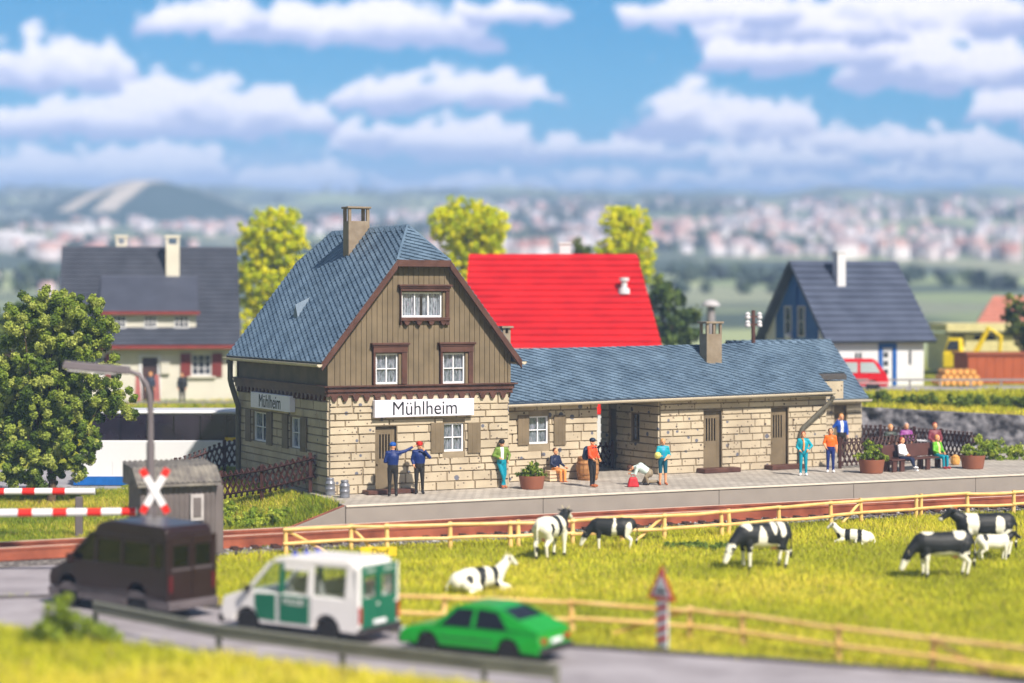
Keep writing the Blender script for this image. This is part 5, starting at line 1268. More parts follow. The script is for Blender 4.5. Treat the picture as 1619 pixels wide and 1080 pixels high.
# wooden barrel by the wing corner
bp_ = ong(914, 762, 0); bp_ = W2(WU, WV)+Vector((math.cos(TH+SK)*(wcoord(915)-.0)+math.sin(TH+SK)*.62, math.sin(TH+SK)*wcoord(915)-math.cos(TH+SK)*.62, 0))
br_ = empty('barrel', bp_, 'orange-brown wooden barrel against the wing wall behind the orange backpacker', 'barrel')
q = MB(); M_BAR = mat('barrel_wood', (176,124,78), .6, .14, 3, .2, 20, rgb2=(196,144,92))
for k in range(16):
    a0, a1 = 360*k/16+.8, 360*(k+1)/16-.8; q.lathe([(.34,0),(.38,.2),(.41,.42),(.39,.62),(.34,.84),(.30,.84)], n=1, a0=a0, a1=a1)
q.lathe([(.32,.01),(.36,.2),(.39,.42),(.37,.62),(.32,.80),(.02,.81)], n=20); q.build('barrel', M_BAR, br_)
for z, r_ in ((.08,.375),(.24,.405),(.60,.41),(.76,.375)):
    q = MB(); q.lathe([(r_-.03,z-.025),(r_,z-.025),(r_,z+.025),(r_-.03,z+.025)], n=24); q.build('hoop', mat('hoop_tan', (150,104,66), .5), br_)
# crates: seat for the man and a basket
cr0 = ong(868, 752, 0)
ct = empty('crate', W2(WU, WV)+Vector((math.cos(TH+SK)*wcoord(866)+math.sin(TH+SK)*.55, math.sin(TH+SK)*wcoord(866)-math.cos(TH+SK)*.55, 0)), 'pale slatted crate the man in dark blue sits on beside the tub', 'crate', TH)
q = MB()
for z in (.03,.15,.27): q.box(-.33,.33,-.2,-.17,z,z+.09); q.box(-.33,.33,.17,.2,z,z+.09); q.box(-.33,-.30,-.17,.17,z,z+.09); q.box(.30,.33,-.17,.17,z,z+.09)
q.box(-.33,.33,-.2,.2,.37,.40)
for x in (-.3,.27):
    for y in (-.17,.14): q.box(x, x+.03, y, y+.03, 0, .37)
q.build('crate_body', mat('crate_pale', (214,190,158), .7, .1, 3), ct)
bk = empty('basket', ong(1513, 736, 0)+Vector((0,.3,0)), 'small orange woven basket between the bench and the right plant tub', 'basket')
q = MB(); q.lathe([(.13,0),(.17,.05),(.19,.18),(.17,.3),(.18,.33),(.15,.33)], n=14); q.sphere((0,0,.33), .13, 10, 6, (1,1,.6)); q.build('weave', mat('basket_orange', (216,160,84), .7, .2, 10, .4, 40), bk)
# milk churns at the station corner
mc0 = None
for (px, py, lb) in ((522, 783, 'left grey milk churn at the station corner'), (545, 787, 'right grey milk churn, nearer the platform edge at the station corner')):
    if mc0 is None:
        mc0 = empty('milk_churn', (0,0,0), lb, 'milk churn', 0, 'grey milk churns')
        q = MB(); q.lathe([(.14,0),(.165,.01),(.17,.06),(.165,.08),(.165,.19),(.175,.20),(.175,.23),(.165,.24),(.165,.38),(.175,.39),(.165,.42),(.12,.50),(.10,.52)], n=20); q.build('can', mat('churn_grey', (128,130,138), .38, .1, 2, metal=.3), mc0, smooth=True)
        q = MB(); q.lathe([(.09,.50),(.13,.52),(.13,.56),(.11,.58),(.02,.59)], n=18); q.build('lid', MATS['churn_grey'], mc0, smooth=True); c_ = mc0
    else: c_ = copy_tree(mc0)
    place(c_, ong(px, py, 0), None, lb)
# bench
bl, br2 = ong(1410, 742, 0), ong(1500, 742, 0); bl = ong(1408, 747, 0); br2 = ong(1506, 741, 0)
bd_ = (br2-bl); ln = bd_.length; an = math.atan2(bd_.y, bd_.x)+R(6)
bn = empty('platform_bench', bl, 'long brown platform bench between the two right-hand plant tubs', 'bench', an)
M_BEN = mat('bench_brown', (86,56,50), .45, .15, 2, .1, 20)
for (a, b) in ((0, ln),):
    q = MB(); q.box(-.05, ln+.15, -.12, .36, .42, .48); q.build('seat', M_BEN, bn, bevel=.012)
    q = MB(); q.hexa([(.0,.36,.50),(ln-.0,.36,.50),(ln-.0,.42,.50),(.0,.42,.50)], [(.0,.46,.98),(ln,.46,.98),(ln,.52,.98),(.0,.52,.98)]); q.build('backrest', M_BEN, bn, bevel=.012)
for x in (.06, .5, ln*.62, ln-.2):
    q = MB(); q.box(x, x+.22, -.08, .02, 0, .418); q.build('leg', M_BEN, bn, bevel=.01); q = MB(); q.box(x, x+.22, .26, .40, 0, .418); q.build('leg', M_BEN, bn, bevel=.01)
# ------------------------------------------------------------------ level crossing things, hut, lamp
M_LG = mat('hut_grey', (106,98,98), .6, .12, 1.5, .15, 20)
ht = empty('relay_hut', at(222, 872, 57.0), 'small grey corrugated hut with a sloping roof behind the crossing sign', 'hut', R(24)); ht.location.z = -.80
hw, hd, hh_ = 2.15, 1.45, 2.1; Sg = 57/FPX
q = MB()
def corr(q, a, b, y, z0, z1, n, axis='x', amp=.035):
    for i in range(n):
        s0 = a+(b-a)*i/n; s1 = a+(b-a)*(i+.5)/n; s2 = a+(b-a)*(i+1)/n
        for (p0, p1, o0, o1) in ((s0, s1, 0, amp), (s1, s2, amp, 0)):
            if axis == 'x': q.add([(p0, y-o0, z0), (p1, y-o1, z0), (p1, y-o1, z1), (p0, y-o0, z1)], [(0,1,2,3)])
            else: q.add([(y+o0, p0, z0), (y+o1, p1, z0), (y+o1, p1, z1), (y+o0, p0, z1)], [(0,1,2,3)])
q.box(.01, hw-.01, .01, hd, -.3, hh_); corr(q, 0, hw, 0, 0, hh_, 14); corr(q, 0, hd, hw, 0, hh_, 9, 'y'); q.build('wall', M_LG, ht)
q = MB(); n = 16
for i in range(n):
    a, m_, b = -.15+(hw+.3)*i/n, -.15+(hw+.3)*(i+.5)/n, -.15+(hw+.3)*(i+1)/n
    for (p0, p1, o0, o1) in ((a, m_, 0, .05), (m_, b, .05, 0)):
        F_ = [(p0,-.25,hh_-.02+o0),(p1,-.25,hh_-.02+o1),(p1,.35,hh_+.40+o1),(p0,.35,hh_+.40+o0)]
        q.add(F_, [(0,1,2,3)]); F_ = [(p0,.35,hh_+.40+o0),(p1,.35,hh_+.40+o1),(p1,hd+.15,hh_+.5+o1),(p0,hd+.15,hh_+.5+o0)]; q.add(F_, [(0,1,2,3)])
q.prism([(-.25,hh_-.1),(hd+.15,hh_-.1),(hd+.15,hh_+.47),(.35,hh_+.37),(-.25,hh_-.05)], -.13, hw+.13, 'x'); q.build('roof', mat('hut_roof', (118,112,108), .7, .25, 3, .3, 10, rgb2=(140,134,124)), ht)
q = MB(); q.box(1.42, 1.80, -.10, -.04, 1.0, 1.75); q.build('notice_frame', mat('notice_grey', (176,170,172), .6), ht)
q = MB(); q.box(1.50, 1.72, -.12, -.101, 1.1, 1.65); q.build('hatch', MATS['hut_grey'], ht)
q = MB(); q.box(hw+.04, hw+.30, .15, .95, 0, 1.95); q.build('cable_cabinet', M_LG, ht, bevel=.02)
# street lamp
lp0 = at(238, 1000, 54.0); lp0.z = -1.0; lp = empty('street_lamp', lp0, 'tall grey street lamp with a long arched arm in front of the big tree', 'street lamp')
Sl = 54/FPX; lh_ = lambda py: HC-(py-HY)*54/FPX+1.0
M_LAMP = mat('lamp_grey', (112,104,108), .4, .08, 1.5)
q = MB(); q.tube([(0,0,0),(0,0,lh_(700))], [.12,.11], 12); q.tube([(0,0,lh_(700)),(0,0,lh_(650)),(-.02,0,lh_(625)),(-.12,0,lh_(606)),(-.32,0,lh_(592)),(-.62,0,lh_(586))], [.085,.08,.075,.07,.065,.06], 12); q.build('post', M_LAMP, lp, smooth=True)
q = MB(); q.hexa([(-2.35,-.10,lh_(583)),(-.55,-.17,lh_(592)),(-.55,.17,lh_(592)),(-2.35,.10,lh_(583))],[(-2.30,-.07,lh_(570)),(-.55,-.13,lh_(579)),(-.55,.13,lh_(579)),(-2.30,.07,lh_(570))]); hd_ = q.build('lamp_head', M_LAMP, lp, bevel=.04, segs=3)
q = MB(); q.hexa([(-2.2,-.08,lh_(586.5)),(-.9,-.13,lh_(592.5)),(-.9,.13,lh_(592.5)),(-2.2,.08,lh_(586.5))],[(-2.2,-.08,lh_(584)),(-.9,-.13,lh_(590)),(-.9,.13,lh_(590)),(-2.2,.08,lh_(584))]); q.build('lamp_glass', mat('lamp_glass', (186,182,184), .3), hd_)
# st andrew's cross
M_SW = mat('sign_white', (238,236,240), .4, .02); M_SR = mat('sign_red', (226,44,34), .4, .05)
scp = at(245, 980, 50.5); scp.z = -1.0; sc_ = empty('crossing_sign', scp, 'red and white crossing cross on a post behind the brown van', 'crossing sign', R(6)); cz = HC-(776-HY)*50.5/FPX+1.0
q = MB(); q.tube([(0,.04,0),(0,.04,cz+.2)], .04, 8); q.build('post', M_LAMP, sc_)
for s in (-1, 1):
    M0 = Matrix.Translation((0, -.02-.015*(s+1), cz)) @ Matrix.Rotation(s*R(60), 4, 'Y')
    q = MB(M0); q.box(-.42, .42, -.012, .012, -.085, .085); b_ = q.build('cross_arm', M_SW, sc_)
    for e in (-1, 1):
        q = MB(M0); x0_, x1_ = sorted((e*.42, e*.63)); q.box(x0_, x1_, -.012, .012, -.085, .085); q.build('red_tip', M_SR, b_)
# barrier booms
def boom(base, xr, zc, length, r, label, off, ang):
    root = empty('barrier', base, label, 'barrier', ang, 'crossing barriers'); x = xr; k = 0; 
    q = MB(); q.tube([(xr, 0, zc), (xr-length, 0, zc-.0)], r, 14); b_ = q.build('boom', M_SW, root, smooth=True)
    x = xr-off
    while x > xr-length+.4:
        q = MB(); q.tube([(x, 0, zc), (x-.38, 0, zc)], r+.004, 14); q.build('red_band', M_SR, b_, smooth=True); x -= .92
    return root
D1 = 62.0; p_ = at(125, 780, D1); b_ = boom(Vector((p_.x, p_.y, -.95)), (150-125)*D1/FPX, HC-(777-HY)*D1/FPX+.95, 7.5, .105, 'far red and white barrier boom on a grey stand beyond the track', .9, R(2))
q = MB(); q.box(-.11,.11,-.08,.08,0,1.40); q.box(-.3,.3,-.25,.25,-.02,.12); q.build('stand', M_LG, b_, bevel=.02)
D1 = 55.0; p_ = at(216, 805, D1); b_ = boom(Vector((p_.x, p_.y, -1.0)), 0.0, HC-(809-HY)*D1/FPX+1.0, 7.5, .105, 'near red and white barrier boom ending behind the crossing cross', .02, R(5))
q = MB(); q.tube([(-7.2,0,0),(-7.2,0,1.2)], .14, 10); q.build('stand', M_LG, b_)
# warning beacon at the road
wb = ong(1048, 1032, -1.0); wb_ = empty('warning_sign', wb, 'red-edged triangular warning sign above a red and white striped board by the road', 'road sign', R(-52)); 
k_ = wb.y/FPX; H_ = lambda py: (1032-py)*k_
q = MB(); q.box(-.17,.17,-.03,.0,.12,H_(950)); bd2 = q.build('striped_board', M_SW, wb_)
for i in range(5):
    z = .18+i*.22; q = MB(); q.prism([(-.165,z),(.165,z+.12),(.165,z+.22),(-.165,z+.10)], -.036, -.031); q.build('red_stripe', M_SR, bd2)
q = MB(); q.tube([(0,.03,-.1),(0,.03,H_(900))], .03, 8); q.build('post', MATS['rail_grey'], wb_)
zt0, zt1 = H_(949), H_(893); q = MB(); q.prism([(-.44,zt0),(.44,zt0),(0,zt1)], -.05, -.03); tr = q.build('triangle', M_SR, wb_, bevel=.01)
q = MB(); q.prism([(-.28,zt0+.09),(.28,zt0+.09),(0,zt1-.20)], -.056, -.051); q.build('white_field', M_SW, tr)
q = MB()
for x in (-.12,-.04,.04,.12): q.box(x-.018, x+.018, -.061, -.057, zt0+.13, zt0+.30-abs(x)*.5)
q.box(-.15,.15,-.062,-.058,zt0+.17,zt0+.20); q.build('gate_symbol', mat('letter_black', (22,22,26)), tr)
q = MB(); q.box(-.24,.02,.06,.14,.05,.75); q.build('base_block', mat('rubber', (34,33,34), .8), wb_)
# yellow plate on the paddock fence
yp = at(598, 868, 57.0); yp.z = -1.0; ypl = empty('yellow_plate', yp, 'blurred small yellow notice plate on a post near the start of the yellow fence', 'sign', R(2)); kz = HC-(872-HY)*57/FPX+1.0
q = MB(); q.box(-.50,.52,-.03,.0,kz-.13,kz+.13); pl_ = q.build('plate', mat('plate_yellow', (232,200,40), .5), ypl, bevel=.01); q = MB(); q.tube([(0,.03,0),(0,.03,kz)], .03, 6); q.build('post', MATS['rail_grey'], ypl)
text_mesh('Dorf', .24, 'lettering', MATS['letter_black'], pl_, Matrix.Translation((.05,-.034,kz-.01)) @ Matrix.Rotation(R(90), 4, 'X'), 1.0, .003)
# crash barrier in front
gp = [(120,955),(345,1000),(540,1030),(765,1056),(878,1068)]
gz0 = [ong(a, b+34, -1.0) for a, b in gp]
P3 = [ong(150, 995, -1.0), ong(345, 1036, -1.0), ong(541, 1064, -1.0), ong(765, 1092, -1.0), ong(880, 1104, -1.0)]
cb_ = empty('crash_barrier', P3[0], 'grey-green steel crash barrier along the near side of the road', 'crash barrier'); o_ = P3[0]
M_CB = mat('barrier_steel', (128,128,116), .45, .12, 1.5, metal=.3)
q = MB()
for a, b in zip(P3[:-1], P3[1:]):
    d = (b-a).normalized(); nn = Vector((d.y, -d.x, 0)); prof = [(0,.36),(.06,.40),(.06,.45),(0,.49),(0,.52),(.06,.56),(.06,.61),(0,.65)]
    for (o1, z1), (o2, z2) in zip(prof[:-1], prof[1:]): q.add([a-o_+nn*o1+Vector((0,0,z1)), b-o_+nn*o1+Vector((0,0,z1)), b-o_+nn*o2+Vector((0,0,z2)), a-o_+nn*o2+Vector((0,0,z2))], [(0,1,2,3)])
q.build('rail', M_CB, cb_)
for i in range(5):
    a = P3[i]-o_; q = MB(); q.box(a.x-.06, a.x+.06, a.y+.03, a.y+.12, -.2, .62); q.build('post', M_CB, cb_)
# ------------------------------------------------------------------ vehicles
M_RUB = MATS['rubber']; M_HUB = mat('wheel_hub', (120,118,120), .4, .05, 2, metal=.4)
G_CLEAR = glass_mat('vehicle_glass', (.92,.95,.95)); G_TINT = glass_mat('tinted_glass', (.30,.28,.24)); M_PD = mat('window_black', (22,20,24), .12, .05, 1, spec=.7)
def taper(q, zb, k, i0=0):
    for i in range(i0, len(q.v)):
        x, y, z = q.v[i]
        if z > zb: q.v[i] = (x, y*(1-k*(z-zb)), z)
def arches(front, rear, zb, wheels, r):      # outline along the underside from rear to front with half-round wheel openings
    pts = [(rear, zb)]
    for wx in sorted(wheels):
        for i in range(9): t = math.pi-math.pi*i/8; pts.append((wx+math.cos(t)*r, zb+.02+math.sin(t)*r*.95))
    return pts+[(front, zb)]
def wheels(root, xs, W, r, wd=.20, m=M_RUB):
    first = None
    for x in xs:
        for s in (-1, 1):
            if first is None:
                q = MB(Matrix.Rotation(R(90), 4, 'X')); q.lathe([(r*.6,-wd/2),(r*.96,-wd/2),(r,-wd*.35),(r,wd*.35),(r*.96,wd/2),(r*.6,wd/2)], n=22); first = q.build('wheel', m, root, smooth=True)
                q = MB(Matrix.Rotation(R(90), 4, 'X')); q.lathe([(.02,-wd*.42),(r*.58,-wd*.45),(r*.6,-wd*.2),(r*.6,wd*.2),(r*.58,wd*.45),(.02,wd*.42)], n=16); q.build('rim', M_HUB, first); o = first
            else: o = copy_tree(first, root)
            o.location = (x, s*(W/2-wd*.55), r)
def side_pane(root, pts, W, zb, k, m, name='window', off=.006, both=True, inset=.0):
    for s in ((1, -1) if both else (1,)):
        q = MB(); P = [(x, s*((W/2)*(1-k*max(0, z-zb))-inset+off), z) for x, z in pts]; I_ = [(x, y-s*.02, z) for x, y, z in P]; n = len(P)
        q.add(P+I_, [tuple(range(n)), tuple(range(2*n-1, n-1, -1))]+[((i+1) % n, i, i+n, (i+1) % n+n) for i in range(n)]); q.build(name, m, root)
# police minibus
def police():
    W, zb, k = 1.62, 1.12, .10; L2 = 2.12
    loc = (ong(387,1004,-1)+ong(515,1021,-1))/2; al = R(33); f = Vector((-math.cos(al), math.sin(al), 0)); lf = Vector((-math.sin(al), -math.cos(al), 0))
    t = empty('police_van', loc-lf*(W/2)+f*(-.05), 'white and green police minibus on the road between the brown van and the green car', 'police van', math.pi-al); t.scale = (.90,.90,.90)
    M_W = mat('police_white', (232,228,226), .35, .03, 1); M_G = mat('police_green', (24,104,78), .4, .05, 1)
    wx = (1.35, -1.15)
    q = MB(); pr = arches(L2+.02, -L2, .30, wx, .40)+[(L2+.06,.60),(L2-.02,.90),(1.48,1.10),(1.25,zb),(-L2+.02,zb)]
    q.prism(pr, -W/2, W/2); q.build('body', M_W, t, bevel=.035, segs=2)
    q = MB(); q.prism([(.62,1.84),(-L2+.12,1.84),(-L2+.16,1.96),(-L2+.35,2.04),(.2,2.02),(.50,1.96)][::-1], -W/2, W/2); taper(q, zb, k); q.build('roof', M_W, t, bevel=.05, segs=3)
    pil = [((1.30,1.08),(1.42,1.08),(.66,1.86),(.54,1.86)), ((.20,zb),(.34,zb),(.30,1.86),(.18,1.86)), ((-.72,zb),(-.56,zb),(-.58,1.86),(-.72,1.86)), ((-L2+.02,zb),(-1.72,zb),(-1.74,1.86),(-L2+.12,1.86)), ((-.56,1.70),(.18,1.70),(.18,1.86),(-.56,1.86))]
    for i, pp in enumerate(pil):
        for s in (1, -1):
            q = MB(); a, b = (W/2-.07, W/2) if s > 0 else (-W/2, -W/2+.07); q.prism(list(pp), a, b); taper(q, zb, k); q.build('pillar', M_G if i == 1 else M_W, t)
    # panes
    side_pane(t, [(.34,zb),(1.28,1.09),(.56,1.84),(.32,1.84)], W, zb, k, G_CLEAR, inset=.04); side_pane(t, [(-.56,zb),(.20,zb),(.18,1.70),(-.56,1.70)], W, zb, k, G_CLEAR, inset=.04); side_pane(t, [(-1.72,zb),(-.72,zb),(-.72,1.84),(-1.72,1.84)], W, zb, k, G_CLEAR, inset=.04)
    q = MB(); y_ = W/2-.05; q.slab([(1.40,-y_,1.09),(1.40,y_,1.09),(.62,y_*.93,1.86),(.62,-y_*.93,1.86)], .015); q.build('windscreen', G_CLEAR, t)
    # green doors
    for (a, b, nm, fl) in ((.42, 1.08, 'front_door', 0), (-.62, .30, 'sliding_door', 1)):
        for s in (1, -1):
            q = MB(); y0, y1 = (W/2-.01, W/2+.015) if s > 0 else (-W/2-.015, -W/2+.01)
            pp = [(a,.42),(b,.42),(b,zb-.03),(a,zb-.03)] if fl else [(a,.42),(b-.12,.45),(b,.75),(b,zb-.06),(a,zb-.03)]
            q.prism(pp, y0, y1); dd = q.build(nm, M_G, t, bevel=.008)
            if fl and s > 0: text_mesh('POLIZEI', .21, 'lettering', M_W, dd, Matrix.Translation(((a+b)/2, W/2+.02, .93)) @ Matrix.Rotation(R(180), 4, 'Z') @ Matrix.Rotation(R(90), 4, 'X'), .9, .003)
    # rear: two green doors with windows, white rim stays
    xr_ = -L2
    fr = 1.16
    for s in (1, -1):
        q = MB(); ya, yb = (.012, W/2-.11) if s > 0 else (-W/2+.11, -.012)
        q.box(xr_-.03, xr_+.01, ya, yb, .42, zb+.02); q.box(xr_-.03, xr_+.06, ya, yb, 1.66, 1.90)
        q.box(xr_-.03, xr_+.05, ya, ya+.09, zb+.02, 1.66); q.box(xr_-.03, xr_+.05, yb-.09, yb, zb+.02, 1.66)
        d_ = q.build('rear_door', M_G, t, bevel=.006); q = MB(); q.box(xr_+.0, xr_+.012, ya+.09, yb-.09, zb+.02, 1.66); q.build('pane', G_CLEAR, d_)
        q = MB(); q.box(xr_-.045, xr_-.03, ya+.02, ya+.1 if s > 0 else ya+.1, .95, 1.0); q.build('handle', M_W, d_)
        text_mesh('POLIZEI', .10, 'lettering', M_W, d_, Matrix.Translation((xr_-.034, (ya+yb)/2, 1.79)) @ Matrix.Rotation(R(-90), 4, 'Z') @ Matrix.Rotation(R(90), 4, 'X'), 1, .003)
    q = MB(); q.box(xr_-.02, xr_+.10, -W/2+.0, -W/2+.12, .42, 1.9); q.build('rear_pillar', M_W, t, bevel=.03); q = MB(); q.box(xr_-.02, xr_+.10, W/2-.12, W/2-.0, .42, 1.9); q.build('rear_pillar', M_W, t, bevel=.03)
    q = MB(); q.box(xr_-.10, xr_+.02, -W/2-.02, W/2+.02, .26, .44); q.build('rear_bumper', mat('bumper_dark', (52,48,50), .6), t, bevel=.03)
    q = MB(); q.box(L2-.05, L2+.14, -W/2-.02, W/2+.02, .26, .46); q.build('front_bumper', MATS['bumper_dark'], t, bevel=.03)
    q = MB(); q.box(-L2+.1, L2-.2, -W/2+.08, W/2-.08, .34, .42); q.build('chassis', M_DARK, t)
    for x in (.35, -.55, -1.4):
        q = MB(); q.box(x-.22, x+.15, -.6, .6, zb-.25, zb+.02); q.box(x-.28, x-.18, -.6, .6, zb, zb+.35); q.build('seat_row', mat('seat_grey', (150,148,150), .7), t, bevel=.03)
    for y in (-.45, 0, .45): q = MB(); q.sphere((.1, y, 2.05), .07, 10, 6, (1,1,.9)); q.build('roof_light', mat('blue_lamp', (30,60,190), .2), t, smooth=True)
    for s in (1, -1):
        q = MB(); q.box(-L2-.04, -L2+.0, s*(W/2-.055)-.045, s*(W/2-.055)+.045, .55, .95); q.build('tail_light', mat('tail_red', (170,20,24), .3), t)
        q = MB(); q.box(L2+.0, L2+.06, s*.55-.13, s*.55+.13, .58, .74); q.build('headlight', M_WHITE, t)
        q = MB(); q.box(1.18, 1.28, s*(W/2+.10)-.08, s*(W/2+.10)+.08, 1.1, 1.26); q.build('mirror', MATS['bumper_dark'], t)
        for x in (.36, -.68): q = MB(); q.box(x-.008, x+.008, s*(W/2)-.006, s*(W/2)+.006, .40, 1.1); q.build('door_seam', MATS['bumper_dark'], t)
    q = MB(); q.box(-L2-.05, -L2-.03, -.25, .25, .50, .60); q.build('number_plate', M_WHITE, t)
    wheels(t, wx, W, .31)
police()
def brown_van():
    W, zb, k = 1.55, 1.28, .07; L2 = 2.3
    loc = (ong(118,956,-1)+ong(218,986,-1))/2; al = R(40); f = Vector((-math.cos(al), math.sin(al), 0)); lf = Vector((-math.sin(al), -math.cos(al), 0))
    t = empty('brown_van', loc-lf*(W/2)-f*.0, 'dark brown high-roofed van with tinted windows driving towards the level crossing', 'van', math.pi-al); t.scale = (.95,.95,.95)
    M_B = mat('van_brown', (44,29,27), .28, .08, 1, spec=.4); wx = (1.55, -1.15)
    M_GR = mat('van_sill_grey', (98,90,92), .45)
    q = MB(); q.prism(arches(L2, -L2, .52, wx, .36)+[(L2+.04,.75),(L2-.05,.95),(1.62,1.22),(1.5,zb),(-L2+.02,zb)], -W/2, W/2); q.build('body', M_B, t, bevel=.03, segs=2)
    q = MB(); q.prism(arches(L2+.03, -L2-.02, .26, wx, .40)+[(L2+.06,.50),(-L2-.02,.52)], -W/2-.012, W/2+.012); q.build('sill', M_GR, t, bevel=.02)
    q = MB(); q.prism([(.62,1.98),(-L2+.06,1.98),(-L2+.08,2.2),(-L2+.2,2.30),(.0,2.34),(.38,2.24)][::-1], -W/2, W/2); taper(q, zb, k); q.build('roof', M_B, t, bevel=.05, segs=3)
    for pp in [((1.50,1.22),(1.64,1.22),(.70,2.0),(.56,2.0)), ((.42,zb),(.54,zb),(.50,2.0),(.38,2.0)), ((-.62,zb),(-.52,zb),(-.52,2.0),(-.62,2.0)), ((-1.78,zb),(-1.64,zb),(-1.66,2.0),(-1.78,2.0)), ((-L2+.02,zb),(-L2+.22,zb),(-L2+.22,2.0),(-L2+.05,2.0)), ((-L2+.05,1.86),(.5,1.86),(.5,2.0),(-L2+.05,2.0))]:
        for s in (1, -1):
            q = MB(); a, b = (W/2-.06, W/2) if s > 0 else (-W/2, -W/2+.06); q.prism(list(pp), a, b); taper(q, zb, k); q.build('pillar', M_B, t)
    for pts in ([(.54,zb),(1.46,1.24),(.62,1.95),(.50,1.95)], [(-.52,zb),(.42,zb),(.40,1.86),(-.52,1.86)], [(-1.64,zb),(-.62,zb),(-.62,1.86),(-1.64,1.86)], [(-L2+.2,zb),(-1.78,zb),(-1.78,1.86),(-L2+.2,1.86)]): side_pane(t, pts, W, zb, k, G_TINT, inset=.03)
    q = MB(); y_ = W/2-.05; q.slab([(1.60,-y_,1.23),(1.60,y_,1.23),(.66,y_*.95,2.0),(.66,-y_*.95,2.0)], .015); q.build('windscreen', G_TINT, t)
    for s in (1, -1):
        ya, yb = (.01, W/2-.08) if s > 0 else (-W/2+.08, -.01); x = -L2
        q = MB(); q.box(x-.03, x+.01, ya, yb, .50, 1.32); q.box(x-.03, x+.03, ya, yb, 1.84, 2.06); q.box(x-.03, x+.02, ya, ya+.10, 1.32, 1.84); q.box(x-.03, x+.02, yb-.10, yb, 1.32, 1.84)
        d_ = q.build('rear_door', M_B, t, bevel=.008); q = MB(); q.box(x-.005, x+.01, ya+.1, yb-.1, 1.32, 1.84); q.build('pane', G_TINT, d_)
        q = MB(); q.box(x-.045, x-.03, ya+.03, yb-.03, 1.24, 1.28); q.build('trim_line', M_GR, d_)
        q = MB(); q.box(x-.04, x+.06, s*(W/2-.02)-.05, s*(W/2-.02)+.05, .5, 2.06); q.build('rear_post', M_B, t, bevel=.02)
        q = MB(); q.box(x-.05, x-.02, s*(W/2-.09)-.05, s*(W/2-.09)+.05, .72, 1.12); q.build('tail_light', mat('tail_dark_red', (92,26,28), .3), t)
    q = MB(); q.box(-L2-.14, -L2+.03, -W/2-.02, W/2+.02, .28, .50); q.build('rear_bumper', M_GR, t, bevel=.03)
    q = MB(); q.box(-L2+.1, L2-.2, -W/2+.05, W/2-.05, .3, .56); q.build('chassis', M_DARK, t)
    for x in (.7, -.3, -1.2):
        q = MB(); q.box(x-.28, x-.15, -.6, .6, zb-.2, zb+.32); q.build('seat_row', mat('seat_dark', (60,52,50), .8), t, bevel=.03)
    for s in (1, -1): q = MB(); q.box(1.28, 1.36, s*(W/2+.12)-.09, s*(W/2+.12)+.09, 1.2, 1.42); q.build('mirror', M_B, t)
    wheels(t, wx, W, .33)
brown_van()
